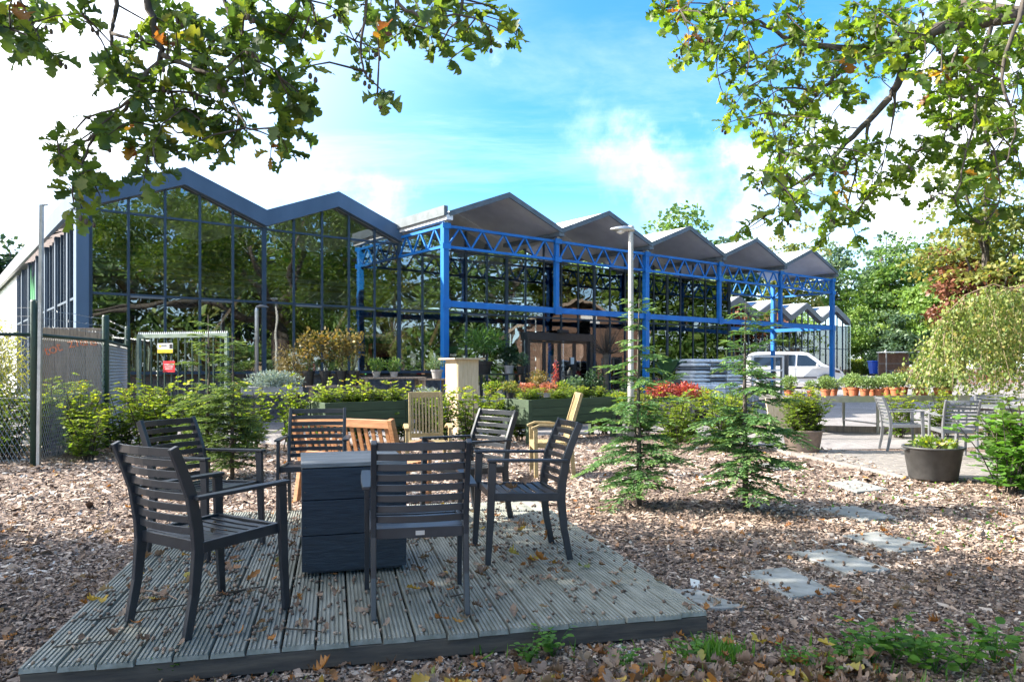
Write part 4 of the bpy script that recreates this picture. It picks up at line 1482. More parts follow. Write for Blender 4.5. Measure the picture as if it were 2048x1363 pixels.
# ------------------------------------------------------------------ stepping stones, tubs
stones = [([(1325, 1180), (1392, 1188), (1500, 1218), (1420, 1226)], 'grey stepping stone tucked against the right corner of the deck'),
          ([(1478, 1147), (1580, 1141), (1664, 1188), (1588, 1203)], 'grey stepping stone nearest the deck corner stone'),
          ([(1585, 1108), (1664, 1102), (1782, 1144), (1692, 1152)], 'grey stepping stone between the deck side and the loose path stones'),
          ([(1682, 1074), (1757, 1068), (1868, 1098), (1795, 1110)], 'blue-grey stepping stone, third back from the sunlit slab'),
          ([(1640, 1020), (1705, 1015), (1795, 1038), (1725, 1046)], 'grey stepping stone at the edge of the shade'),
          ([(1652, 967), (1712, 963), (1775, 980), (1715, 988)], 'sunlit tan stepping stone in front of the patio'),
          ([(1520, 930), (1560, 927), (1598, 938), (1545, 942)], 'small sunlit stepping stone beside the second fir')]
for pts, lab in stones:
    poly = [on(x, y) for x, y in pts]
    # follow the photograph's corners, then even them out to a real slab
    c_ = sum(poly, Vector()) / 4
    e1 = ((poly[1] - poly[0]) + (poly[2] - poly[3])) / 2
    e2 = ((poly[3] - poly[0]) + (poly[2] - poly[1])) / 2
    q = [c_ + e1 * a + e2 * b for a, b in ((-.5, -.5), (.5, -.5), (.5, .5), (-.5, .5))]
    z = 0.012
    o = MB().prism([(p.x, p.y) for p in q], (0, 0, -0.03), (1, 0, 0), (0, 1, 0), (0, 0, 0.03 + z + 0.012)).obj('stepping_stone', M_slab, bevel=0.006)
    tag(o, lab, 'paving stone', 'stepping stones through the bark chips')
    o.rotation_euler = (0, 0, 0)


def tub(loc, r, h, mat, label, cat='tub'):
    t = thing('planting_tub', label, cat, loc)
    MB().lathe([(r * 0.74, 0), (r * 0.80, 0.02), (r * 0.97, h - 0.03), (r * 1.0, h - 0.025), (r * 1.03, h - 0.02), (r * 1.03, h), (r * 0.95, h), (r * 0.92, h - 0.06)], 48).obj('tub_body', mat, t, smooth=True)
    MB().lathe([(r * 0.93, h - 0.08), (0.01, h - 0.05)], 24).obj('soil', M_soil, t)
    for s in (-1, 1):
        MB().box((s * r * 1.03, 0, h - 0.035), (0.05, 0.12, 0.02)).obj('grip', mat, t, bevel=0.005)
    return t


tb1 = on(1605, 904)
tb2 = on(1866, 960)
TUB1 = tub((tb1.x, tb1.y, 0.0), 0.315, 0.37, M_tubpale, 'dusty brown round tub with a yellow-green shrub beside the pots table')
TUB2 = tub((tb2.x, tb2.y, 0.02), 0.335, 0.40, M_tub, 'black round tub with low leafy plants beside the patio chairs')

# ------------------------------------------------------------------ nursery table with terracotta pots
tbl = thing('nursery_table', 'long galvanised nursery table carrying rows of terracotta pots', 'table', (5.75, 15.15, 0.008), R(8))
TL = 3.9
MB().box((TL / 2, 0.75, 0.735), (TL, 1.5, 0.03)).obj('table_top', M_tub, tbl)
MB().box((TL / 2, -0.02, 0.725), (TL, 0.03, 0.13)).obj('front_apron', M_galv, tbl)
MB().box((-0.02, 0.75, 0.725), (0.03, 1.5, 0.13)).obj('side_apron', M_galv, tbl)
for x in (0.35, 1.9, 3.5):
    for y_ in (0.12, 1.35):
        MB().sweep([(x, y_, 0), (x, y_, 0.72)], 0.045, 0.045).obj('leg', M_galv, tbl)
    MB().sweep([(x, 0.12, 0.2), (x, 1.35, 0.2)], 0.03, 0.03).obj('cross_bar', M_galv, tbl)
    MB().sweep([(x, 0.12, 0.22), (x + 0.6, 0.12, 0.6)], 0.02, 0.02).obj('strut', M_galv, tbl)
lb = thing('leaning_screen', 'leaning orange-brown plank screen at the end of the pots table', 'screen', (5.25, 15.0, 0.008), R(24))
for k in range(4):
    MB().sweep([(0.0 + k * 0.16, 0, 0.12), (0.08 + k * 0.16, 0.22, 0.74)], 0.15, 0.025, side=(1, 0, 0)).obj('plank', M_pale, lb)
MB().sweep([(0.66, -0.02, 0), (0.80, 0.22, 0.76)], 0.05, 0.05).obj('leg', M_galv, lb)
bd = MB()
bd.sweep([(4.9, 16.6, 0.05), (9.8, 15.2, 0.05)], 0.08, 0.16)
tag(bd.obj('timber_edging', M_oldwood), 'low weathered timber edging behind the nursery table', 'edging')

# ------------------------------------------------------------------ vegetation builders


def in_frame_simple(P):
    return (P[:, 1] > 0) & (np.abs(P[:, 0]) < 0.78 * P[:, 1])


def rnd_axis(n, up=0.0, spread=1.0):
    a = rng.normal(size=(n, 3)) * spread
    a[:, 2] += up
    return norm(a)


def cloud(center, radii, n, shell=0.55):
    d = rand_dirs(n)
    r = (shell + (1 - shell) * rng.random(n)) ** 0.8
    return np.array(center) + d * np.array(radii) * r[:, None], d


def clump(name, center, radii, n, size, mat, parent, tmpl=LEAF4, shell=0.4, out=0.8, up=0.2, width=1.0, zmin=None):
    P, d = cloud(center, radii, n, shell)
    if zmin is not None:
        P[:, 2] = np.maximum(P[:, 2], zmin)
    ax = norm(d * out + rng.normal(size=(n, 3)) * 0.6 + np.array([0, 0, up]))
    nr = norm(rng.normal(size=(n, 3)) * 0.7 + np.array([0, 0, 1.0]) + d * 0.4)
    S = size * (0.65 + 0.7 * rng.random(n))
    S3 = np.stack([S * width, S, S], axis=1)
    return scatter(name, tmpl[0], tmpl[1], P, frames(ax, nr), S3, rng.random(n), mat, parent)


def stems(name, base, tips, rad, mat, parent, wob=0.06, n=5):
    m = MB()
    base = Vector(base)
    for t in tips:
        t = Vector(t)
        mid = (base + t) / 2 + Vector((random.uniform(-wob, wob), random.uniform(-wob, wob), random.uniform(0, wob)))
        m.tube([base + Vector((random.uniform(-.02, .02), random.uniform(-.02, .02), 0)), mid, t], [rad, rad * 0.7, rad * 0.3], n)
    return m.obj(name, mat, parent)


def bush(name, label, cat, loc, h, rx, mat, n, size, group=None, tmpl=LEAF4, bark=M_twig, z0=0.0, width=1.0, nst=7):
    t = thing(name, label, cat, loc, random.uniform(0, 6.28), group)
    tips = [(random.uniform(-rx, rx) * 0.7, random.uniform(-rx, rx) * 0.7, z0 + (h - z0) * random.uniform(0.5, 0.95)) for _ in range(nst)]
    stems('stem', (0, 0, 0), tips, 0.012, bark, t)
    clump('foliage', (0, 0, z0 + (h - z0) * 0.55), (rx, rx, (h - z0) * 0.52), n, size, mat, t, tmpl, 0.25, 0.7, 0.3, width, 0.02)
    return t


POTS = {}


def potted(name, label, loc, pr, ph, pmat, h, rx, mat, n, size, group=None, tmpl=LEAF4, width=1.0, cat='potted plant', stemh=0.0, up=0.3):
    t = thing(name, label, cat, loc, random.uniform(0, 6.28), group)
    key = (pr, ph, pmat.name)
    if key not in POTS:
        POTS[key] = MB().lathe([(pr * 0.74, 0), (pr * 0.93, ph * 0.76), (pr * 1.04, ph * 0.77), (pr * 1.08, ph), (pr * 0.95, ph), (pr * 0.9, ph * 0.9), (0.01, ph * 0.9)], 20).mesh('pot', pmat)
    link('pot', POTS[key], t)
    tips = [(random.uniform(-rx, rx) * 0.6, random.uniform(-rx, rx) * 0.6, ph + stemh + h * random.uniform(0.4, 0.9)) for _ in range(6)]
    stems('stem', (0, 0, ph * 0.85), tips, max(0.005, rx * 0.02), M_twig, t, 0.03)
    clump('foliage', (0, 0, ph + stemh + h * 0.5), (rx, rx, h * 0.52), n, size, mat, t, tmpl, 0.2, 0.8, up, width, ph * 0.9)
    return t


def side_branch_shrub(hgt, spread, nst, ntw, nlf, size):
    """leaf positions of an upright shrub: stems, flat side twigs, leaves set alternately along them"""
    P, A, N = [], [], []
    seg = []
    for s in range(nst):
        az = random.uniform(0, 6.28)
        lean = random.uniform(0.1, 1.0) * spread
        h = hgt * random.uniform(0.55, 1.08)
        base = Vector((random.uniform(-.12, .12), random.uniform(-.12, .12), 0))
        top = base + Vector((math.cos(az) * lean, math.sin(az) * lean, h))
        mid = (base + top) / 2 + Vector((math.cos(az), math.sin(az), 0)) * lean * -0.12
        seg.append(([base, mid, top], 0.010))
        for k in range(ntw):
            f = 0.12 + 0.88 * (k + random.random()) / ntw
            p = (base * (1 - f) ** 2 + mid * 2 * f * (1 - f) + top * f * f)
            a2 = random.uniform(0, 6.28)
            L = random.uniform(0.10, 0.30) * (1.15 - 0.6 * f)
            d = Vector((math.cos(a2), math.sin(a2), random.uniform(-0.1, 0.7))).normalized()
            e = p + d * L + Vector((0, 0, -0.03))
            seg.append(([p, (p + e) / 2 + Vector((0, 0, 0.015)), e], 0.004))
            side = Vector((-d.y, d.x, 0)).normalized()
            for q in range(nlf):
                g = (q + 0.6) / nlf
                sgn = 1 if q % 2 else -1
                P.append(p.lerp(e, g))
                A.append(d * 0.7 + side * sgn * 0.8 + Vector((0, 0, random.uniform(-.25, .15))))
                N.append(Vector((random.gauss(0, .55), random.gauss(0, .55), 0.9)))
    return np.array(P), norm(np.array(A)), norm(np.array(N)), seg


hedge_lib = []
for k in range(4):
    P, A, N, seg = side_branch_shrub(1.0, 0.46, 15, 14, 7, 0.05)
    m = MB()
    for pts, r in seg:
        m.tube(pts, [r, r * 0.8, r * 0.4], 4)
    n = len(P)
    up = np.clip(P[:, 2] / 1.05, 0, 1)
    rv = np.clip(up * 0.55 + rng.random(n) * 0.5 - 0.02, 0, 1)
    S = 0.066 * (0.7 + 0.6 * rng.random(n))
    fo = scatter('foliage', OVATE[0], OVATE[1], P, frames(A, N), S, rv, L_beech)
    st = m.obj('stem', M_twig)
    hedge_lib.append((fo.data, st.data))
    bpy.data.objects.remove(fo)
    bpy.data.objects.remove(st)


def hedge_shrub(loc, s, sz, label, group):
    fo, st = random.choice(hedge_lib)
    t = thing('hedge_shrub', label, 'shrub', loc, random.uniform(0, 6.28), group)
    a = link('foliage', fo, t)
    b = link('stem', st, t)
    t.scale = (s, s, sz)
    return t


ORD = ('first second third fourth fifth sixth seventh eighth ninth tenth eleventh twelfth thirteenth fourteenth fifteenth sixteenth seventeenth eighteenth nineteenth twentieth '
       'twenty-first twenty-second').split()
HG = 'young yellow-green hedge row'
HL = 'young yellow-green hedge shrub in the row between the bark garden and the yard'
# along the fence on the left, then the row running to the right
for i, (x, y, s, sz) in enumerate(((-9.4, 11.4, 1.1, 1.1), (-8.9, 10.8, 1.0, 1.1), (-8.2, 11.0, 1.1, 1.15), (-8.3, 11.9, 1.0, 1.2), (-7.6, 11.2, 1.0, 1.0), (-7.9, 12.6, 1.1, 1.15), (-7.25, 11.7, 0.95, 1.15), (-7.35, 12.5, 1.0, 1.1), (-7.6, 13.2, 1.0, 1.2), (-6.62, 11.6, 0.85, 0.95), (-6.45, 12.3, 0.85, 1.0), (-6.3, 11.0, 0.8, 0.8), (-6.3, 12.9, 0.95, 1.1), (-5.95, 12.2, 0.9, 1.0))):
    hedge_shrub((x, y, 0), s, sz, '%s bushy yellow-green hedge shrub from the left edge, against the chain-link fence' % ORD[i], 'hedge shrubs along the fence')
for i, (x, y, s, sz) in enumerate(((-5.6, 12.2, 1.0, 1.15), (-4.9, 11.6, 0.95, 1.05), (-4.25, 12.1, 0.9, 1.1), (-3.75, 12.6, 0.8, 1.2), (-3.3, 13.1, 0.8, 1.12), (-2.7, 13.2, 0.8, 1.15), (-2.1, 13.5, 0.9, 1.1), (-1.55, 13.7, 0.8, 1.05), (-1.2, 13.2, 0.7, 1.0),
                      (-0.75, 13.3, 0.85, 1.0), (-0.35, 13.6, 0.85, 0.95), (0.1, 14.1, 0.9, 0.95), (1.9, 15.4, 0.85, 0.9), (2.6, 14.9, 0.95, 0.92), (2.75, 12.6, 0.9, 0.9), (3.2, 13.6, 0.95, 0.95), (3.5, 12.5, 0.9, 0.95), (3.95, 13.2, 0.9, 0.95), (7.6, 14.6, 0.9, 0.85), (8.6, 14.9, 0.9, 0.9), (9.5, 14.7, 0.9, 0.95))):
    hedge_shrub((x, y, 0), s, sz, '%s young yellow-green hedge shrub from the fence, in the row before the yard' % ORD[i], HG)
# plants in the planters and tubs
for base, L, nm in ((PL1, 1.62, 'low'), (PL2, 2.25, 'long')):
    k = 0
    n = int(L / 0.32)
    for i in range(n):
        p = base + U * (0.2 + i * (L - 0.35) / max(1, n - 1)) + W * random.uniform(0.2, 0.5)
        t = hedge_shrub((p.x, p.y, 0.70), 0.50, 0.30, '%s small yellow-green shrub from the left in the %s green planter box' % (ORD[i], 'smaller' if nm == 'low' else 'long'), 'shrubs in the %s planter' % nm)
for i in range(4):
    hedge_shrub((tb1.x + (-.15, .15, 0, 0)[i], tb1.y + (0, 0, -.15, .15)[i], 0.3), 0.65, 0.72, 'yellow-green shrub planted at the %s of the dusty brown tub' % ('left', 'right', 'front', 'back')[i], 'shrubs in the brown tub')
bush('tub_plant', 'low mixed leafy plant spilling over the black tub', 'plant', (tb2.x, tb2.y, 0.34), 0.17, 0.28, L_beech, 260, 0.06, None, OVATE)

# ------------------------------------------------------------------ conifers


def conifer(loc, h, lmax, label, mat, seed, nb=96, gap=0.16):
    rr = random.Random(seed)
    t = thing('conifer', label, 'conifer', loc, rr.uniform(0, 6.28), 'young conifers in the bark')
    tr = MB()
    tr.tube([(0, 0, -0.05), (0.01, 0.0, h * 0.3), (-0.01, 0.01, h * 0.65), (0.0, 0.0, h)], [0.030, 0.024, 0.014, 0.003], 8)
    tr.obj('trunk', M_bark, t, smooth=True)
    bm = MB()
    P, A, N, V = [], [], [], []
    for i in range(nb):
        f = (i + rr.random()) / nb
        z = h * (0.07 + 0.91 * f ** 0.92)
        az = i * 2.4 + rr.uniform(-.5, .5)
        fz = z / h
        L = lmax * (1 - fz) ** 0.7 * rr.choice((rr.uniform(0.35, 0.8), rr.uniform(0.8, 1.2))) + 0.07
        if fz < 0.22:
            L *= 0.75
        if fz > 0.5 and rr.random() < 0.5 + 0.3 * (fz - 0.5):
            continue
        if math.sin(az * 1.3 + seed) * math.cos(fz * 9 + seed) > 0.62:
            L *= 0.45
        hd = Vector((math.cos(az), math.sin(az), rr.uniform(-.22, .28))).normalized()
        rise = rr.uniform(0.05, 0.65) * (0.4 + fz)
        pts = []
        for k in range(6):
            g = k / 5
            pts.append(Vector((0, 0, z)) + hd * (L * g) + Vector((0, 0, L * (rise * g - (0.42 - 0.25 * fz) * g * g))))
        bm.tube(pts, [0.007 * (1 - 0.12 * k) * (1.2 - fz) for k in range(6)], 4)
        side = Vector((-hd.y, hd.x, 0))
        m = max(4, int(L / 0.022))
        for k in range(m):
            g = 0.16 + 0.84 * (k + rr.random() * 0.5) / m
            gi = min(int(g * 5), 4)
            p = pts[gi].lerp(pts[gi + 1], g * 5 - gi)
            sg_ = 1 if k % 2 else -1
            l2 = (0.07 + 0.26 * L * (1 - g * 0.75)) * rr.uniform(0.5, 1.25)
            d2 = (hd * 0.75 + side * sg_ * rr.uniform(0.6, 1.0) + Vector((0, 0, rr.uniform(-.35, .12)))).normalized()
            if g > 0.93:
                d2 = (hd + Vector((0, 0, -0.2))).normalized()
            ns = max(3, int(l2 / 0.012))
            sd2 = d2.cross(Vector((0, 0, 1))).normalized()
            for q in range(ns):
                gg = (q + 0.4) / ns
                pos = p + d2 * (l2 * gg) + Vector((0, 0, -0.10 * l2 * gg * gg))
                s3 = 1 if q % 2 else -1
                dd = d2 * 0.9 + sd2 * s3 * 0.65 + Vector((rr.uniform(-.15, .15), rr.uniform(-.15, .15), rr.uniform(-.25, .1)))
                P.append(pos)
                A.append(dd)
                N.append(Vector((rr.uniform(-.6, .6), rr.uniform(-.6, .6), 1)))
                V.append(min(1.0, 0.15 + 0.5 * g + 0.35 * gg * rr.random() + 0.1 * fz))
    bm.obj('branches', M_twig, t)['kind'] = 'stuff'
    n = len(P)
    S = 0.046 * (0.7 + 0.7 * rng.random(n))
    S3 = np.stack([S * 0.66, S, S], axis=1)
    scatter('foliage', LEAF4[0], LEAF4[1], np.array(P), frames(norm(np.array(A)), norm(np.array(N))), S3, np.array(V), mat, t)
    return t


c1 = on(1278, 1012)
c2 = on(1491, 1022)
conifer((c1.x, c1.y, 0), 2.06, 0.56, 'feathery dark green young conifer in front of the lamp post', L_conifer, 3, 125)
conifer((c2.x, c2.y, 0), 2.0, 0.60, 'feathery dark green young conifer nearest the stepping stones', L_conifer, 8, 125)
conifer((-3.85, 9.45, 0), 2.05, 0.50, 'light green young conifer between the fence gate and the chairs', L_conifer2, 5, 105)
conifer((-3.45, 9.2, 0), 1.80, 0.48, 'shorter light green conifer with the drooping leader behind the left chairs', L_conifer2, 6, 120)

# ------------------------------------------------------------------ trees


def limb(m, p0, p1, r0, r1, wob=0.15, n=6, k=5):
    p0, p1 = Vector(p0), Vector(p1)
    L = (p1 - p0).length
    pts = [p0.lerp(p1, i / k) + (Vector((random.uniform(-1, 1), random.uniform(-1, 1), random.uniform(-.5, .5))) * wob * L * 0.25 if 0 < i < k else Vector()) for i in range(k + 1)]
    m.tube(pts, [r0 + (r1 - r0) * i / k for i in range(k + 1)], n)
    return pts


def tree(label, loc, H, rad, zc, mat, ncl, nlf, size, group='trees around the yard', name='tree', crown_h=None, seed=0, trunk=True, clump_r=0.34, width=1.0):
    """trunk with limbs; crown of many leaf clumps spread through an uneven ellipsoid"""
    t = thing(name, label, 'tree', loc, 0, group)
    ch = crown_h or (H - zc)
    cz = H - ch / 2
    m = MB()
    m.tube([(0, 0, -0.3), (0.05, 0, H * 0.2), (-0.05, 0.05, H * 0.5), (0, 0, H * 0.8)], [H * 0.022, H * 0.018, H * 0.012, H * 0.004], 9)
    d = rand_dirs(ncl)
    rr = (0.25 + 0.75 * rng.random(ncl)) ** 0.6
    lump = 0.78 + 0.32 * np.sin(d[:, 0] * 5.1 + seed) * np.cos(d[:, 1] * 4.3 + seed * 2) + 0.12 * rng.normal(size=ncl)
    cc = d * np.array([rad, rad, ch / 2]) * (rr * lump)[:, None] + np.array([0, 0, cz])
    for q in cc[:: max(1, ncl // 14)]:
        limb(m, (0, 0, min(H * 0.75, max(H * 0.15, q[2] - ch * 0.3))), tuple(q), H * 0.008, H * 0.002, 0.2, 5)
    m.obj('trunk', M_bark, t, smooth=True)
    cr = rad * clump_r * (0.6 + 0.8 * rng.random(ncl))
    P = np.repeat(cc, nlf, axis=0)
    dd = rand_dirs(ncl * nlf)
    dd[:, 2] = np.abs(dd[:, 2]) * 0.9 - 0.25
    P = P + dd * (np.repeat(cr, nlf) * (0.45 + 0.55 * rng.random(ncl * nlf)))[:, None] * np.array([1, 1, 0.72])
    n = len(P)
    rtop = 0.78 if mat is L_oak else 1.0
    ax = norm(dd + rng.normal(size=(n, 3)) * 0.7 + np.array([0, 0, -0.2]))
    nr = norm(dd * 0.8 + rng.normal(size=(n, 3)) * 0.55 + np.array([0, 0, 0.6]))
    S = size * (0.6 + 0.8 * rng.random(n))
    rv = np.clip(np.repeat(rng.random(ncl), nlf) * 0.55 + rng.random(n) * 0.45, 0, rtop)
    S3 = np.stack([S * width, S, S], axis=1)
    scatter('crown', LEAF4[0] * np.array([1.5, 1, 1]), LEAF4[1], P, frames(ax, nr), S3, rv, mat, t)
    return t


def far_tree(px, Y, top_py, width_px, mat, label, size=0.34, ncl=60, nlf=95, low=0.12, **kw):
    g = terrain(0, Y)
    x = (px - 1024) / F * Y
    H = EYE + (HZ - top_py) / F * Y - g
    return tree(label, (x, Y, g), H, width_px / 2 / F * Y, H * low, mat, ncl, nlf, size, seed=px * 0.01, **kw)


far_tree(1352, 66, 412, 185, L_green, 'round green tree rising behind the canopy roof', 0.36, 150, 80)
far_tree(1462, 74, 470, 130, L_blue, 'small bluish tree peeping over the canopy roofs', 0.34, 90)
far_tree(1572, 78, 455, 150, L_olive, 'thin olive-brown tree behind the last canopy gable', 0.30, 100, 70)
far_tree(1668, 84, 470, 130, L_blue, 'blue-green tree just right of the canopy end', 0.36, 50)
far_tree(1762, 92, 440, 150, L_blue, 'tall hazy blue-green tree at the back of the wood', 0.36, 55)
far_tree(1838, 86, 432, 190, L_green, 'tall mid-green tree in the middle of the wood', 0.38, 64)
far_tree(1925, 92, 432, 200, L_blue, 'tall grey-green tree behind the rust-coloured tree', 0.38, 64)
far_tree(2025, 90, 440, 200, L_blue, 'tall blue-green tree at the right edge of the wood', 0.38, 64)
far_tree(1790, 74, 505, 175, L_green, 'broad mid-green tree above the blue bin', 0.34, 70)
far_tree(1860, 70, 535, 150, L_pale, 'light green leafy tree behind the shelter', 0.32, 64)
far_tree(1960, 50, 500, 210, L_rust, 'rust-red copper-leaved tree above the weeping birch', 0.28, 80, 100, 0.25)
far_tree(2060, 66, 540, 170, L_dark, 'dark green tree at the far right edge', 0.30, 60)
far_tree(1725, 72, 600, 120, L_pale, 'bushy pale willow beside the far glasshouse', 0.30, 60, 95, 0.02, width=0.55)
far_tree(1790, 70, 620, 120, L_blue, 'grey-green willow bush behind the blue bin', 0.30, 60, 95, 0.02, width=0.55)
far_tree(1690, 78, 560, 110, L_pale, 'young yellow-green tree right of the blue canopy post', 0.30, 50, 95, 0.05)
far_tree(1860, 69, 640, 130, L_pale, 'leafy pale bush behind the palm', 0.28, 55, 95, 0.02)
far_tree(1960, 66, 640, 160, L_olive, 'olive bush below the rust-red tree', 0.28, 60, 95, 0.02)
far_tree(1905, 76, 590, 140, L_green, 'green tree between the willow bushes and the rust-red tree', 0.32, 60, 95, 0.05)
far_tree(20, 66, 442, 190, L_dark, 'dark dense tree at the left edge behind the greenhouse', 0.40, 80, 110, 0.05)
far_tree(-90, 60, 455, 190, L_dark, 'dark dense tree just outside the left edge', 0.40, 60, 90, 0.05)
# trees the glass front mirrors, to the right of and behind the viewer
mir = []
for k in range(15):
    th = R(-58 + k * 7.2)
    mir.append((42 * math.cos(th), 20 + 42 * math.sin(th), 15.5 + (k * 37 % 5) * 0.7, 5.0, (L_green, L_oak, L_olive, L_pale, L_green, L_olive)[k % 6]))
mir += [(50, 42, 14, 5.5, L_pale), (55, 49, 15, 5.5, L_olive), (60, 57, 15, 5.5, L_pale), (47, 35, 14, 5.0, L_pale), (22, -13, 15, 6, L_green), (33, -8, 17, 6, L_dark)]
mprot = {}
for i, (x, y, H, r, mt) in enumerate(mir):
    lab = '%s tree, counted from the near end, of the wood mirrored in the glass front' % ORD[i]
    if mt.name not in mprot:
        mprot[mt.name] = (tree(lab, (x, y, 0), H, r, H * 0.03, mt, 60, 105, 0.30, 'trees mirrored in the glass', seed=i, clump_r=0.36), H)
    else:
        src, h0 = mprot[mt.name]
        c = copy_tree(src, (x, y, 0), random.uniform(0, 6.28), lab)
        c.scale = [H / h0] * 3

# undergrowth below the mirrored wood
k = 15000
th = rng.uniform(R(-62), R(46), k)
rr_ = 40 + rng.normal(0, 1.6, k)
P = np.stack([rr_ * np.cos(th), 20 + rr_ * np.sin(th), rng.random(k) ** 0.8 * (4.6 + 1.2 * np.sin(th * 21))], axis=1)
P = P[~in_frame_simple(P)]
k = len(P)
o = scatter('undergrowth', LEAF4[0], LEAF4[1], P, frames(rnd_axis(k), rnd_axis(k, 0.5)), 0.55 * (0.6 + 0.8 * rng.random(k)), rng.random(k), L_green)
tag(o, 'dense green undergrowth below the wood mirrored in the glass', 'undergrowth', kind='stuff')
# the clipped hedge, round bush and palm by the bin
hz_ = MB()
bh = thing('clipped_hedge', 'low clipped yellow-green hedge at the foot of the wood', 'hedge', (0, 0, 0))
a_, b_ = at(1678, 735, 68), at(1745, 735, 70)
for (q, n_l) in ((0, 0),):
    m = 5200
    f = rng.random(m)
    P = np.stack([a_.x + (b_.x - a_.x) * f, a_.y + (b_.y - a_.y) * f + rng.uniform(-0.4, 0.4, m), 0.68 + rng.random(m) ** 0.7 * 1.45], axis=1)
    scatter('foliage', LEAF4[0], LEAF4[1], P, frames(rnd_axis(m), rnd_axis(m, 0.5)), 0.16 * (0.6 + 0.8 * rng.random(m)), rng.random(m), L_beech, bh)
MB().sweep([(a_.x, a_.y, 0.9), (b_.x, b_.y, 0.9)], 0.3, 0.8).obj('stem', M_twig, bh)
bp_ = at(1752, 735, 67.5)
bush('round_bush', 'dark clipped round bush behind the blue bin', 'shrub', (bp_.x, bp_.y, 0.66), 2.3, 1.0, L_dark, 2600, 0.17)
pmx = at(1853, 735, 44)
palm = thing('palm_tree', 'small fan palm with a shaggy dark trunk', 'palm', (pmx.x, pmx.y, terrain(0, 44)))
m = MB()
m.tube([(0, 0, -0.2), (0.02, 0, 0.8), (0, 0.02, 1.6), (0.02, 0, 2.1)], [0.20, 0.19, 0.17, 0.14], 10)
m.obj('trunk', M_bark, palm, smooth=True)
P, A, N, S = [], [], [], []
pst = MB()
for i in range(30):
    az = i * 2.4
    el = random.uniform(-0.5, 1.1)
    d = Vector((math.cos(az) * math.cos(el), math.sin(az) * math.cos(el), math.sin(el)))
    tip = Vector((0, 0, 2.1)) + d * random.uniform(0.7, 1.0)
    pst.tube([(0, 0, 2.05), tip], 0.012, 4)
    sd = d.cross(Vector((0, 0, 1))).normalized()
    for k in range(15):
        a = -1.15 + 2.3 * k / 14
        P.append(tip)
        A.append(d * math.cos(a) + sd * math.sin(a) + Vector((0, 0, -0.25)))
        N.append(Vector((random.uniform(-.2, .2), random.uniform(-.2, .2), 1)))
        S.append(random.uniform(0.42, 0.6))
pst.obj('frond_stalks', M_twig, palm)
scatter('crown', BLADE[0], BLADE[1], np.array(P), frames(norm(np.array(A)), norm(np.array(N))), np.array(S), rng.random(len(P)) * 0.9, L_dark, palm)

# ------------------------------------------------------------------ the two oaks whose boughs hang into the picture


def in_frame(P, mx=0.72, mt=0.515):
    Y = np.maximum(P[:, 1], 1e-3)
    return (P[:, 1] > 0.3) & (np.abs(P[:, 0] / Y) < mx) & ((P[:, 2] - EYE) / Y < mt) & ((P[:, 2] - EYE) / Y > -0.46)


def crown_mass(lobes, n, size, mat, parent, name='crown'):
    P, D = [], []
    vol = np.array([r[1][0] * r[1][1] * r[1][2] for r in lobes])
    for (c, r), v in zip(lobes, vol):
        k = max(10, int(46 * v / vol.sum()))
        cd = rand_dirs(k) * ((0.2 + 0.8 * rng.random(k)) ** 0.5)[:, None]
        cc = np.array(c) + cd * np.array(r)
        nl = int(n * v / vol.sum() / k)
        d = rand_dirs(k * nl)
        P.append(np.repeat(cc, nl, axis=0) + d * (min(r) * 0.42 * (0.3 + 0.7 * rng.random(k * nl)))[:, None])
        D.append(d)
    P, D = np.concatenate(P), np.concatenate(D)
    keep = ~in_frame(P)
    P, D = P[keep], D[keep]
    n = len(P)
    ax = norm(D + rng.normal(size=(n, 3)) * 0.7)
    nr = norm(rng.normal(size=(n, 3)) * 0.5 + np.array([0, 0, 1.0]) + D * 0.4)
    return scatter(name, LEAF4[0] * np.array([1.3, 1, 1]), LEAF4[1], P, frames(ax, nr), size * (0.7 + 0.6 * rng.random(n)), rng.random(n) * 0.80, mat, parent)


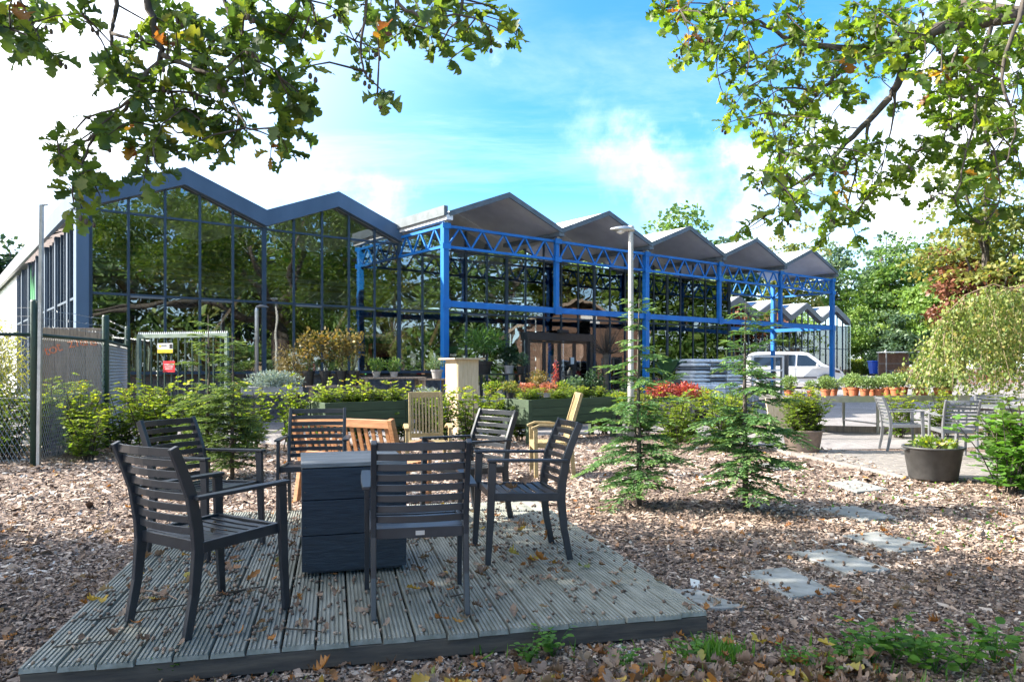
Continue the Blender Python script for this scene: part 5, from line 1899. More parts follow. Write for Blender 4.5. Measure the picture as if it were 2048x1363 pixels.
def hanging(blobs, lines, depth, per, leaf, mat, parent, dj, seed, acorns=True):
    """boughs: px polylines at a real depth; leaf rosettes fill the blobs and are tied to the nearest bough by twigs"""
    rr = random.Random(seed)
    bm = MB()
    nodes = []
    for pts, r0, r1, dd in lines:
        w = []
        for i, (x, y) in enumerate(pts):
            w.append(at(x, y, depth + dd[0] + (dd[1] - dd[0]) * i / max(1, len(pts) - 1)))
        # smooth
        s = []
        for i in range(len(w) - 1):
            p0, p1, p2, p3 = w[max(i - 1, 0)], w[i], w[i + 1], w[min(i + 2, len(w) - 1)]
            for k in range(4):
                t = k / 4
                s.append(0.5 * ((2 * p1) + (p2 - p0) * t + (2 * p0 - 5 * p1 + 4 * p2 - p3) * t * t + (3 * p1 - p0 - 3 * p2 + p3) * t ** 3))
        s.append(w[-1])
        jt = 0.006
        s = [p + Vector((rr.uniform(-jt, jt), rr.uniform(-jt, jt), rr.uniform(-jt, jt))) for p in s]
        n = len(s)
        bm.tube(s, [r0 + (r1 - r0) * (i / (n - 1)) ** 0.8 for i in range(n)], 7)
        nodes += s
    bm.obj('bough', M_bark, parent, smooth=True)
    nd = np.array([tuple(p) for p in nodes])
    tw = MB()
    P, A, N, V, AC = [], [], [], [], []
    for bi, (x, y, r) in enumerate(blobs):
        k = max(1, int(round(per * (r / 40.0) ** 2)))
        for _ in range(k):
            a, q = rr.uniform(0, 6.28), math.sqrt(rr.random())
            c = at(x + r * q * math.cos(a), y + r * q * math.sin(a), depth + rr.gauss(0, dj))
            i = int(np.argmin(((nd - np.array(tuple(c))) ** 2).sum(axis=1)))
            b = Vector(nd[i])
            L = (c - b).length
            mid = b.lerp(c, 0.55) + Vector((rr.uniform(-.1, .1), rr.uniform(-.1, .1), rr.uniform(0.0, .12))) * L * 0.8
            tw.tube([b, mid, c], [0.0045, 0.0035, 0.0018], 4)
            nodes_new = np.array([tuple(mid), tuple(c)])
            nd = np.concatenate([nd, nodes_new]) if rr.random() < 0.5 else nd
            d0 = (c - mid).normalized()
            nl = rr.randint(5, 9)
            warm = rr.random() < 0.055
            for j in range(nl):
                v = Vector((rr.gauss(0, 1), rr.gauss(0, 1), rr.gauss(-0.25, 0.7))).normalized()
                ax = (d0 * 0.6 + v).normalized()
                P.append(c - d0 * rr.uniform(0, 0.06))
                A.append(ax)
                N.append(Vector((rr.gauss(0, 0.7), rr.gauss(-0.2, 0.7), 1.0)))
                V.append(min(1, max(0, (0.82 + rr.random() * 0.2) if warm and rr.random() < 0.7 else rr.random() ** 1.0 * 0.84)))
            if acorns and rr.random() < 0.25:
                AC.append(c + Vector((rr.uniform(-.03, .03), rr.uniform(-.03, .03), -0.03)))
    tw.obj('twigs', M_twig, parent)['kind'] = 'stuff'
    n = len(P)
    S = leaf * (0.5 + 0.85 * rng.random(n))
    S3 = np.stack([S * (0.85 + 0.3 * rng.random(n)), S, S], axis=1)
    scatter('leaf_sprays', OAK[0], OAK[1], np.array([tuple(p) for p in P]), frames(norm(np.array([tuple(p) for p in A])), norm(np.array([tuple(p) for p in N]))), S3, np.array(V), mat, parent, bend=rng.normal(-0.25, 0.35, n), cup=rng.normal(0.1, 0.35, n), twist=rng.normal(0, 0.3, n))
    if AC:
        mm = MB()
        for p in AC:
            for s in (0, 1):
                mm.lathe([(0.001, -0.012), (0.007, -0.007), (0.008, 0), (0.006, 0.009), (0.001, 0.013)], 6, p + Vector((s * 0.018, 0.006 * s, -0.012 * s)))
        mm.obj('acorns', M_bark, parent)['kind'] = 'stuff'


oakL = thing('oak_tree', 'old oak whose dark boughs hang in from the upper left', 'tree', (-10.2, 2.6, 0), 0, 'oaks framing the view')
oakR = thing('oak_tree', 'old oak whose sunlit yellow-green boughs hang in from the upper right', 'tree', (12.2, 8.9, 0), 0, 'oaks framing the view')
for root in (oakL, oakR):
    root.location = root.location  # parts below are given in world coordinates
oakL.location = (0, 0, 0)
oakR.location = (0, 0, 0)
m = MB()
m.tube([(-10.2, 2.6, -0.3), (-10.2, 2.6, 0.3), (-10.1, 2.7, 3.0), (-9.9, 2.8, 6.0)], [0.62, 0.46, 0.38, 0.30], 14)
limb(m, (-10.0, 2.7, 3.6), (-5.6, 2.4, 5.2), 0.20, 0.13, 0.1, 9)
limb(m, (-5.6, 2.4, 5.2), (-1.7, 2.9, 4.1), 0.13, 0.05, 0.1, 8)
limb(m, (-5.6, 2.4, 5.2), (-2.4, 1.8, 5.4), 0.11, 0.05, 0.1, 8)
for e in ((-13, 4.5, 8.5), (-8, 5.2, 9), (-11.5, 0.5, 9), (-7.0, 1.5, 9.5), (-9, 4, 5)):
    limb(m, (-9.9, 2.8, 5.6), e, 0.18, 0.05, 0.2, 7)
limb(m, (-1.7, 2.9, 4.1), tuple(at(292, -40, 3.3)), 0.05, 0.022, 0.05, 7)
limb(m, (-1.9, 2.9, 4.15), tuple(at(225, -40, 3.2)), 0.04, 0.016, 0.05, 7)
limb(m, (-2.4, 1.8, 5.4), tuple(at(430, -40, 3.1)), 0.045, 0.014, 0.05, 7)
limb(m, (-2.4, 1.8, 5.4), tuple(at(740, -60, 3.0)), 0.045, 0.014, 0.05, 7)
limb(m, (-2.4, 1.8, 5.4), tuple(at(930, -60, 3.0)), 0.04, 0.012, 0.05, 7)
limb(m, (-2.6, 2.4, 4.8), tuple(at(60, -60, 3.2)), 0.04, 0.012, 0.05, 7)
m.obj('trunk', M_bark, oakL, smooth=True)
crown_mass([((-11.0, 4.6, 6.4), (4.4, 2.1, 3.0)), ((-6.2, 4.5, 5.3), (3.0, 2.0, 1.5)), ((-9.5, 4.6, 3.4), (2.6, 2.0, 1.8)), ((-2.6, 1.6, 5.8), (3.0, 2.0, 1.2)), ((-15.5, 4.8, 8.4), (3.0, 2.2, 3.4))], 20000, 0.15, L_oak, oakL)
BL = [(40, 40, 60), (15, 20, 45), (90, 45, 40), (30, 90, 38), (75, 80, 30), (95, 108, 14), (165, 20, 26), (180, 45, 16),
      (300, 70, 50), (270, 120, 50), (330, 40, 50), (370, 60, 60), (430, 40, 55), (500, 50, 70), (470, 110, 62), (560, 100, 60), (400, 140, 62), (330, 165, 55), (250, 170, 48), (215, 140, 18), (205, 185, 26),
      (350, 230, 62), (280, 250, 62), (220, 235, 35), (200, 265, 36), (150, 285, 40), (112, 268, 16), (430, 205, 58), (500, 170, 62), (565, 195, 50), (590, 165, 30), (535, 245, 55), (595, 255, 30), (485, 275, 52), (430, 292, 42), (535, 318, 14), (440, 318, 14), (330, 300, 48), (270, 320, 50), (195, 320, 46), (145, 325, 34), (165, 380, 42), (200, 400, 34), (165, 430, 18), (182, 440, 12), (300, 345, 26), (590, 290, 26), (620, 205, 14),
      (620, 30, 50), (680, 8, 50), (640, 62, 28), (730, 95, 40), (745, 145, 26), (775, 192, 24), (755, 12, 40), (800, 40, 45), (850, 30, 55), (900, 55, 55), (870, 92, 32), (960, 40, 55), (1000, 58, 34), (1018, 86, 16), (965, 88, 24), (890, 120, 10), (590, 45, 50), (710, 70, 25), (540, 20, 50)]
LL = [([(290, -60), (296, 0), (310, 65), (325, 110), (292, 150), (262, 205), (205, 255), (165, 285), (130, 300)], 0.020, 0.004, (0, 0.1)),
      ([(325, 110), (380, 134), (440, 158), (470, 215), (500, 262)], 0.013, 0.003, (0, -0.2)),
      ([(222, -60), (232, 10), (224, 65), (228, 100), (260, 160), (330, 240), (352, 262)], 0.013, 0.003, (0.1, 0.2)),
      ([(224, 68), (290, 88), (350, 105), (400, 130)], 0.008, 0.003, (0.1, 0)),
      ([(425, -60), (455, 15), (480, 60), (512, 115), (560, 150)], 0.011, 0.003, (-0.1, -0.2)),
      ([(292, 150), (255, 205), (190, 230), (140, 265)], 0.009, 0.003, (0, 0.1)),
      ([(205, 255), (175, 290), (165, 340), (160, 400), (170, 430)], 0.008, 0.002, (0.1, 0.15)),
      ([(325, 180), (400, 190), (440, 210), (480, 250)], 0.006, 0.002, (0, 0)),
      ([(740, -80), (728, 40), (725, 130), (750, 168), (770, 190)], 0.008, 0.002, (-0.2, -0.2)),
      ([(930, -80), (925, 20), (900, 60), (880, 100)], 0.009, 0.002, (-0.25, -0.2)),
      ([(760, -60), (800, 10), (850, 35), (930, 30), (1000, 60)], 0.010, 0.002, (-0.2, -0.3)),
      ([(600, -60), (600, 10), (640, 50)], 0.008, 0.002, (-0.1, -0.2)),
      ([(60, -60), (40, 0), (20, 30), (10, 60)], 0.009, 0.002, (0, 0)), ([(40, 0), (70, 60), (90, 100)], 0.006, 0.002, (0, 0)), ([(165, -50), (168, 10), (182, 50)], 0.005, 0.002, (0, 0))]
hanging(BL, LL, 3.2, 2.8, 0.086, L_oak, oakL, 0.22, 21)

m = MB()
m.tube([(12.2, 8.9, -0.3), (12.2, 8.9, 0.3), (12.1, 8.8, 2.4), (12.0, 8.8, 4.0)], [0.62, 0.45, 0.40, 0.36], 14)
limb(m, (12.0, 8.8, 3.6), (8.2, 6.6, 4.7), 0.24, 0.16, 0.12, 9)
limb(m, (8.2, 6.6, 4.7), tuple(at(2110, 20, 4.75)), 0.16, 0.07, 0.1, 9)
limb(m, (8.2, 6.6, 4.7), tuple(at(2120, -120, 4.2)), 0.10, 0.05, 0.1, 8)
for e in ((7.5, 12.5, 7.5), (16, 12, 8), (17, 7, 7.5), (13, 4, 8.5), (9, 8, 9.5), (12, 11, 10), (6.6, 10.5, 6.9), (15, 9, 5)):
    limb(m, (12.0, 8.8, 3.6), e, 0.24, 0.06, 0.2, 8)
m.obj('trunk', M_bark, oakR, smooth=True)
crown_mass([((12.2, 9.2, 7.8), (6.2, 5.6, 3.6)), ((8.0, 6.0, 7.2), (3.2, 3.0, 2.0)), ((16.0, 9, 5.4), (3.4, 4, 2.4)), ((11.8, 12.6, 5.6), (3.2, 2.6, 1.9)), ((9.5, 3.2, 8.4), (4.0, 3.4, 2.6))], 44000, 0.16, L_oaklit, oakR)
BR = [(1300, 12, 28), (1340, 28, 36), (1380, 40, 36), (1420, 20, 36), (1400, 78, 36), (1385, 108, 26), (1440, 60, 36), (1480, 28, 36), (1500, 75, 26), (1376, 118, 20), (1450, 122, 34), (1462, 156, 16), (1515, 130, 28), (1600, 40, 36), (1575, 62, 26), (1640, 62, 28),
      (1720, 35, 46), (1780, 55, 55), (1850, 35, 62), (1920, 55, 72), (1990, 45, 72), (2035, 110, 60), (1700, 82, 34), (1560, 148, 42), (1605, 122, 34), (1485, 195, 34), (1452, 228, 24), (1540, 195, 36), (1600, 205, 44), (1650, 175, 36), (1682, 135, 36), (1745, 115, 44), (1820, 120, 50), (1900, 130, 55), (1960, 170, 55), (2010, 225, 48), (1700, 195, 36), (1645, 245, 36), (1580, 262, 44), (1530, 262, 26), (1500, 250, 16), (1440, 250, 12),
      (1560, 310, 42), (1620, 300, 42), (1525, 345, 26), (1580, 360, 44), (1640, 352, 36), (1508, 385, 16), (1600, 412, 36), (1560, 430, 26), (1530, 440, 20), (1490, 462, 22), (1458, 474, 14), (1690, 292, 32), (1702, 342, 34), (1722, 392, 42), (1682, 415, 34), (1672, 452, 34), (1642, 478, 16), (1702, 478, 18), (1760, 332, 34), (1742, 290, 20), (1782, 290, 24), (1830, 292, 34), (1822, 342, 34), (1782, 372, 24), (1892, 190, 50), (1905, 245, 44), (1955, 250, 50), (2005, 292, 44), (1905, 305, 34), (1942, 335, 42), (1992, 352, 34), (2035, 340, 28), (1872, 385, 20), (1932, 395, 34), (1962, 425, 34), (1982, 455, 20), (2022, 412, 24), (1900, 425, 24), (1862, 405, 12), (2005, 165, 60), (1800, 200, 20), (1840, 170, 26)]
LR = [([(2130, 20), (1990, 40), (1890, 55), (1850, 78), (1814, 112), (1795, 170), (1752, 228), (1690, 288), (1625, 350), (1570, 378), (1530, 392)], 0.052, 0.005, (0.2, 0.1)),
      ([(1890, 55), (1800, 85), (1715, 97), (1640, 90), (1590, 82), (1545, 60), (1510, 38), (1455, 8)], 0.034, 0.004, (0.15, 0.0)),
      ([(1720, 97), (1690, 130), (1660, 165), (1632, 192), (1612, 240), (1610, 270)], 0.022, 0.003, (0.1, 0.1)),
      ([(1632, 190), (1600, 176), (1560, 178), (1525, 198)], 0.010, 0.002, (0.1, 0.1)),
      ([(1738, 248), (1730, 290), (1712, 340), (1715, 395)], 0.012, 0.003, (0.1, 0.1)),
      ([(1790, 185), (1785, 240), (1768, 320)], 0.010, 0.003, (0.1, 0.1)),
      ([(1590, 82), (1530, 105), (1470, 150), (1450, 220)], 0.010, 0.002, (0, 0)), ([(1545, 60), (1460, 40), (1390, 60)], 0.009, 0.002, (0, 0)), ([(1455, 8), (1380, 6), (1320, 12)], 0.006, 0.002, (0, 0)),
      ([(2060, -30), (2030, 60), (2000, 160), (2030, 250), (2010, 330)], 0.016, 0.003, (-0.6, -0.7)),
      ([(1990, 40), (1960, 130), (1950, 230), (1930, 320), (1910, 400)], 0.014, 0.003, (-0.3, -0.4)),
      ([(1950, 230), (1985, 300), (2000, 390), (1975, 450)], 0.008, 0.002, (-0.4, -0.4)), ([(1890, 280), (1840, 300), (1820, 350), (1800, 390)], 0.008, 0.002, (0, 0)),
      ([(1625, 350), (1590, 400), (1545, 440), (1490, 465)], 0.007, 0.002, (0.1, 0.1)), ([(1712, 340), (1690, 420), (1660, 465)], 0.007, 0.002, (0.1, 0.1)), ([(1850, 78), (1800, 50), (1740, 40)], 0.010, 0.003, (0, 0)), ([(1930, 60), (1900, 140), (1905, 240)], 0.010, 0.003, (-0.2, -0.3))]
hanging(BR, LR, 4.6, 6.6, 0.086, L_oaklit, oakR, 0.32, 33)

# ------------------------------------------------------------------ weeping birch, right shrub, bamboo
wb = thing('weeping_birch', 'yellow weeping birch curtain of fine twigs at the right edge', 'tree', (0, 0, 0))
m = MB()
tb = Vector((12.6, 15.6, 0))
m.tube([tb + Vector((0, 0, -0.2)), tb + Vector((0.05, 0, 1.6)), tb + Vector((-0.1, 0, 3.0))], [0.12, 0.10, 0.07], 9)
P, A, N, V = [], [], [], []
tw = MB()
arches = [[(2110, 560), (2048, 585), (1985, 568), (1930, 590), (1880, 640)], [(2110, 560), (2040, 575), (1960, 600), (1890, 640), (1850, 690)], [(2110, 575), (2040, 600), (1990, 640), (1960, 690)],
          [(2110, 570), (2060, 590), (2030, 640), (2015, 700)], [(2100, 560), (2020, 575), (1940, 610), (1875, 680), (1835, 740)], [(2110, 575), (2020, 610), (1930, 660), (1900, 720)]]
for ai, ar in enumerate(arches):
    dpt = 15.2 + ai * 0.35 - 0.8
    w = [at(x, y, dpt) for x, y in ar]
    m.tube([tb + Vector((-0.1, 0, 2.8))] + w, [0.05] + [0.022 - 0.004 * i for i in range(len(w))], 6)
    for k in range(46):
        f = random.random() ** 0.8 * (len(w) - 1)
        i = min(int(f), len(w) - 2)
        p = w[i].lerp(w[i + 1], f - i)
        L = random.choice((0.25, 0.5, 0.75, 1.0)) * random.uniform(0.6, 1.0) * min(2.0, p.z - 0.4)
        d = Vector((random.uniform(-.9, .4), random.uniform(-.6, .4), 0))
        pts = [p + d * g * L * 0.5 + Vector((0, 0, -L * g ** 1.2)) for g in (0, .3, .65, 1)]
        tw.tube(pts, [0.005, 0.004, 0.003, 0.0015], 3)
        nl = int(L / 0.021)
        den = random.uniform(0.03, 0.16)
        for q in range(nl):
            g = (q + random.random()) / nl
            gi = min(int(g * 3), 2)
            pos = pts[gi].lerp(pts[gi + 1], g * 3 - gi) + Vector((random.gauss(0, den), random.gauss(0, den), random.gauss(0, den * 0.8)))
            P.append(pos)
            A.append(Vector((random.gauss(0, .6), random.gauss(0, .6), -1)))
            N.append(Vector((random.gauss(0, 1), random.gauss(-.4, 1), random.gauss(.3, .6))))
            V.append(random.random())
m.obj('trunk', M_twigpale, wb, smooth=True)
tw.obj('twigs', M_twigpale, wb)['kind'] = 'stuff'
n = len(P)
scatter('crown', OVATE[0] * np.array([1.2, 1, 1]), OVATE[1], np.array([tuple(p) for p in P]), frames(norm(np.array([tuple(p) for p in A])), norm(np.array([tuple(p) for p in N]))), 0.066 * (0.5 + 0.9 * rng.random(n)), np.array(V), L_birch, wb)

rs_ = on(1985, 985)
for i, (dx, dy, s, sz, lab) in enumerate(((0.17, -0.05, 0.90, 0.85, 'leafy bright green shrub overhanging the black tub from the right'), (0.60, 0.1, 1.0, 1.0, 'taller green shrub cut off by the right edge'), (0.85, 0.9, 0.9, 0.85, 'green shrub between the patio table and the right edge'))):
    P, A, N, seg = side_branch_shrub(1.0, 0.55, 18, 11, 7, 0.09)
    t = thing('leafy_shrub', lab, 'shrub', (rs_.x + dx, rs_.y + dy, 0), random.uniform(0, 6), 'green shrubs at the right edge')
    mm = MB()
    for pts, r in seg:
        mm.tube(pts, [r, r * 0.8, r * 0.4], 4)
    mm.obj('stem', M_twig, t)
    n = len(P)
    scatter('foliage', OVATE[0] * np.array([1.15, 1, 1]), OVATE[1], P, frames(A, N), 0.088 * (0.6 + 0.7 * rng.random(n)), np.clip(P[:, 2] * 0.5 + 0.45 * rng.random(n), 0, 1), L_seed if i == 0 else L_green, t)
    t.scale = (s, s, sz)

for i, (x, y) in enumerate(((-9.0, 12.6), (-9.6, 13.6), (-8.6, 12.0), (-10.4, 14.2))):
    t = thing('bamboo', ('yellow-green bamboo clump in the middle of the stand behind the fence', 'yellow-green bamboo clump at the back of the stand, nearest the greenhouse wall', 'yellow-green bamboo clump closest to the timber sign', 'yellow-green bamboo clump at the left end of the stand')[i], 'bamboo', (x, y, 0), 0, 'bamboo behind the fence')
    mm = MB()
    for k in range(16):
        a = random.uniform(0, 6.28)
        q = random.uniform(0.1, 0.6)
        mm.tube([(0.1 * math.cos(a), 0.1 * math.sin(a), 0), (q * 0.5 * math.cos(a), q * 0.5 * math.sin(a), 1.1), (q * math.cos(a), q * math.sin(a), random.uniform(1.7, 2.45))], [0.008, 0.007, 0.003], 5)
    mm.obj('canes', M_teakold, t)
    clump('foliage', (0, 0, 1.3), (0.75, 0.75, 1.05), 1500, 0.12, L_bamboo, t, BLADE, 0.1, 0.5, -0.2, 1.4, 0.05)


def rebase(root, base):
    """move a thing's own origin to its foot; its parts stay where they are"""
    base = Vector(base)
    for ch in root.children:
        ch.location = Vector(ch.location) - base
    root.location = base


rebase(oakL, (-10.2, 2.6, 0))
rebase(oakR, (12.2, 8.9, 0))
rebase(wb, tb)
rebase(fn, FP[1])
rebase(bh, (a_.x, a_.y, 0.68))

# ------------------------------------------------------------------ plants, tables and goods in front of the glass


def bench_table(px0, px1, py, Y, label, mat=M_oldwood, dep=0.6):
    a, b = at(px0, py, Y), at(px1, py, Y)
    L = (b - a).length
    ang = R(18)
    t = thing('plant_table', label, 'table', (a.x, a.y, 0), ang)
    L = L / math.cos(ang)
    z = (a.z + b.z) / 2
    for k in range(3):
        MB().box((L / 2, dep * (k + 0.5) / 3, z - 0.02), (L, dep / 3 - 0.008, 0.035)).obj('top_board', mat, t)
    for x in (0.12, L - 0.12):
        for y_ in (0.06, dep - 0.06):
            MB().box((x, y_, (z - 0.04) / 2), (0.07, 0.07, z - 0.04)).obj('leg', mat, t)
    MB().box((L / 2, dep / 2, 0.25), (L - 0.2, 0.05, 0.06)).obj('stretcher', mat, t)
    return t, z


t1, z1 = bench_table(612, 742, 771, 15.9, 'weathered plant table carrying four tall black pots')
for i, (px, lab) in enumerate(((615, 'first'), (648, 'second'), (680, 'third'), (705, 'last'))):
    p = at(px, 771, 16.1)
    potted('tall_potted_shrub', 'tall reddish-brown leafy shrub in a black pot, %s in the row before the window' % lab, (p.x, p.y + 0.12, z1), 0.12, 0.32, M_potblack, 0.72, 0.24, L_dry, 300, 0.075, 'tall shrubs in black pots', OVATE, stemh=0.18)
p = at(585, 771, 16.4)
potted('weeping_grass', 'large arching straw-coloured weeping shrub behind the black pots', (p.x, p.y, 0.55), 0.2, 0.3, M_potblack, 1.1, 0.42, L_dry, 1500, 0.09, None, BLADE, 0.9, up=-0.5)
t2, z2 = bench_table(722, 848, 754, 16.2, 'dark weathered plant table with two small round bushes')
for px, lab in ((752, 'small round green bush at the left end of the dark plant table'), (787, 'small round green bush beside the other one on the dark plant table')):
    p = at(px, 754, 16.4)
    potted('round_potted_bush', lab, (p.x, p.y + 0.05, z2), 0.09, 0.12, M_potgrey, 0.30, 0.19, L_green, 420, 0.05, 'round bushes on the dark table')
# silver plant trough
p = at(482, 782, 14.6)
tr_ = thing('plant_trough', 'long pale trough of silver-blue foliage on dark legs', 'planter', (p.x, p.y, 0), R(14))
MB().box((0.58, 0.16, p.z), (1.16, 0.34, 0.16)).obj('trough_body', M_oldwood if False else M_potgrey, tr_, bevel=0.01)
for x in (0.1, 1.05):
    for y_ in (0.03, 0.29):
        MB().box((x, y_, (p.z - 0.08) / 2), (0.035, 0.035, p.z - 0.08)).obj('leg', M_black, tr_)
clump('foliage', (0.62, 0.16, p.z + 0.20), (0.58, 0.24, 0.20), 1900, 0.06, L_silver, tr_, LEAF4, 0.1, 0.9, 0.2, 0.6)
# row of goods right of the blue post
t3, z3 = bench_table(955, 1055, 747, 19.6, 'dark plant stand left of the shop door', M_potblack)
tP = [(968, 747, 19.8, 0.22, 0.34, M_potblack, 0.62, 0.66, L_fern, 900, 0.13, 'large feathery bright green fern tree in a black pot', BLADE, 1.8, 0.22),
      (1018, 747, 19.9, 0.14, 0.22, M_potgrey, 0.55, 0.26, L_dark, 520, 0.07, 'dark green leafy bush in a grey pot left of the door', OVATE, 1, 0),
      (1042, 747, 19.9, 0.12, 0.2, M_potblack, 0.34, 0.22, L_blue, 380, 0.06, 'blue-green bush in a black pot right of the dark leafy bush', OVATE, 1, 0)]
for px, py, Y, pr, ph, pm_, h, rx, mt, n, sz, lab, tm, wd, sh in tP:
    p = at(px, py, Y)
    potted('potted_shrub', lab, (p.x, p.y + 0.1, z3), pr, ph, pm_, h, rx, mt, n, sz, None, tm, wd, stemh=sh)
p = at(865, 735, 16.6)
t4, z4 = bench_table(838, 905, 757, 16.5, 'low grey plant stand left of the pine pillar', M_oldwood)
p = at(873, 757, 16.7)
potted('potted_shrub', 'grey-green rounded herb in a pale pot left of the pine pillar', (p.x, p.y + .1, z4), 0.13, 0.2, M_potgrey, 0.3, 0.22, L_blue, 500, 0.045, None, LEAF4, 0.5)
p = at(852, 790, 15.6)
potted('potted_shrub', 'low silver-green herb with purple flowers left of the pine pillar', (p.x, p.y, 0.55), 0.2, 0.2, M_potblack, 0.22, 0.26, L_silver, 500, 0.05, None, LEAF4, 0.5)
# low display of small pots behind the hedge
t5, z5 = bench_table(960, 1170, 800, 16.2, 'low display table of small mixed pots behind the hedge', M_galv, 0.9)
small = [(985, L_beech, 0.20, 0.24, 'yellow-green bush, leftmost of the low pot display'), (1020, L_olive, 0.2, 0.22, 'olive tufted plant on the low pot display'), (1055, L_coral, 0.16, 0.2, 'coral-leaved plant between the olive tuft and the tall thin plant'), (1078, L_dry, 0.34, 0.15, 'tall thin brownish plant on the low pot display'),
         (1095, L_coral, 0.17, 0.24, 'larger coral-leaved plant at the right of the low pot display'), (1125, L_beech, 0.2, 0.22, 'yellow bush behind the long planter box')]
for px, mt, h, rx, lab in small:
    p = at(px, 800, 16.5)
    potted('small_potted_plant', lab, (p.x, p.y + random.uniform(0.05, 0.4), z5), 0.09, 0.15, random.choice((M_potgrey, M_potblack)), h + 0.05, rx, mt, 330, 0.055, 'small pots on the low display', OVATE)
p = at(1112, 800, 16.9)
sp1 = thing('red_flower_spike', 'single tall crimson flower spike on the low pot display', 'flower', (p.x, p.y, z5))
MB().tube([(0, 0, 0), (0.02, 0, 0.4), (-0.03, 0, 0.85)], [0.01, 0.008, 0.004], 6).obj('stem', M_red, sp1)
clump('blossom', (-0.01, 0, 0.55), (0.07, 0.07, 0.33), 160, 0.045, L_red, sp1, OVATE, 0.1)
for px, h, rx, mt, lab in ((1075, 0.7, 0.35, L_dry, 'loose olive shrub in front of the shop door'), (1150, 0.55, 0.3, L_blue, 'grey rosemary-like shrub before the shop door'), (1188, 0.72, 0.3, L_dark, 'dark clipped bush in a pot right of the shop door')):
    p = on(px, 815)
    p = at(px, 735, 19.0)
    potted('potted_shrub', lab, (p.x, p.y, 0.35), 0.2, 0.25, M_potblack, h, rx, mt, 800, 0.06, None, OVATE)
more = [(992, 17.4, L_green, 'green bushy plant before the fern tree'), (1030, 17.8, L_olive, 'olive feathery plant behind the low pot display'), (1062, 18.2, L_pale, 'pale green bushy plant left of the door opening'), (1100, 18.0, L_dry, 'dry seed-headed plant before the door'), (1140, 17.4, L_pale, 'pale yellow-green plant before the right door leaf'),
        (1205, 18.4, L_green, 'green bushy plant at the foot of the pollarded tree'), (1232, 17.6, L_beech, 'yellow-green plant left of the lamp post'), (1258, 18.8, L_dark, 'dark green plant behind the lamp post'), (1290, 18.2, L_olive, 'olive plant left of the crimson shrubs'), (1405, 18.6, L_beech, 'yellow-green plant before the pallet of bags'), (1436, 18.2, L_pale, 'pale green plant between the bags and the cart'), (1475, 19.0, L_green, 'green plant before the shelf cart')]
for i, (px, Y, mt, lab) in enumerate(more):
    p = at(px, 735, Y)
    potted('display_plant', lab, (p.x, p.y, 0.012), 0.20, 0.30, (M_potblack, M_potgrey, M_terra)[i % 3], 0.42 + 0.22 * (i * 7 % 5) / 5, 0.30, mt, 520, 0.065, 'potted plants on show in the yard', OVATE, up=0.5)
for i, (px, Y, w, h, lab) in enumerate(((1415, 23.2, 0.9, 0.75, 'low stack of shrink-wrapped pale goods before the pallet'),)):
    p = at(px, 735, Y)
    t = thing('wrapped_stack', lab, 'stack', (p.x, p.y, 0.01), R(30), 'wrapped goods in the yard')
    n5 = int(h / 0.15)
    for q in range(n5):
        o = MB().box((random.uniform(-.02, .02), random.uniform(-.02, .02), 0.17 + q * 0.15), (w, 0.7, 0.146)).obj('wrapped_layer', M_bag, t, bevel=0.03)
    MB().box((0, 0, 0.05), (w + 0.05, 0.75, 0.09)).obj('pallet_base', M_oldwood, t)
# pollarded tree
p = at(1212, 735, 21.5)
po = thing('pollard_tree', 'bare pollarded tree with a round broom of thin twigs beside the shop door', 'tree', (p.x, p.y, 0))
MB().tube([(0, 0, 0), (0.02, 0, 0.8), (0, 0, 1.55), (0.0, 0, 1.8)], [0.085, 0.075, 0.075, 0.12], 10).obj('trunk', M_bark, po, smooth=True)
mm = MB()
for k in range(120):
    a = random.uniform(0, 6.28)
    e = random.uniform(0.15, 1.5)
    d = Vector((math.cos(a) * math.cos(e), math.sin(a) * math.cos(e), math.sin(e)))
    L = random.uniform(0.55, 0.95)
    mm.tube([Vector((0, 0, 1.75)), Vector((0, 0, 1.75)) + d * L * 0.5, Vector((0, 0, 1.78)) + d * L + Vector((0, 0, 0.08))], [0.009, 0.006, 0.002], 4)
mm.obj('twigs', M_twig, po)
# banana in a big pot
p = at(1335, 735, 21.0)
bn = thing('banana_plant', 'broad-leaved banana plant in a big dark pot under the canopy', 'plant', (p.x, p.y, 0.5))
MB().lathe([(0.28, 0), (0.38, 0.45), (0.41, 0.47), (0.41, 0.55), (0.36, 0.55), (0.01, 0.5)], 24).obj('pot', M_tub, bn)
mm = MB()
for k in range(9):
    a = k * 2.4
    e = random.uniform(0.5, 1.3)
    d = Vector((math.cos(a) * math.cos(e), math.sin(a) * math.cos(e), math.sin(e)))
    sd = d.cross(Vector((0, 0, 1))).normalized()
    q0 = Vector((0, 0, 0.5))
    vs_, fs_ = [], []
    L = random.uniform(0.8, 1.15)
    for j in range(8):
        g = j / 7
        c_ = q0 + d * L * (0.25 + 0.75 * g) + Vector((0, 0, -0.35 * g * g))
        w = 0.19 * math.sin(math.pi * min(1, g * 0.92 + 0.08)) ** 0.7
        vs_ += [c_ - sd * w + Vector((0, 0, 0.05)), c_, c_ + sd * w + Vector((0, 0, 0.05))]
    for j in range(7):
        fs_ += [(3 * j, 3 * j + 1, 3 * j + 4, 3 * j + 3), (3 * j + 1, 3 * j + 2, 3 * j + 5, 3 * j + 4)]
    MB().add(vs_, fs_).obj('large_leaf', surf('banana_leaf_%d' % k, (0.05, 0.14, 0.05), (0.03, 0.09, 0.035), 0.4, 0, 5, bump=0.1) if k == 0 else MATS['banana_leaf_0'], bn, smooth=True)
    mm.tube([q0, q0 + d * L * 0.3], [0.03, 0.015], 6)
mm.obj('stalks', L_green, bn)
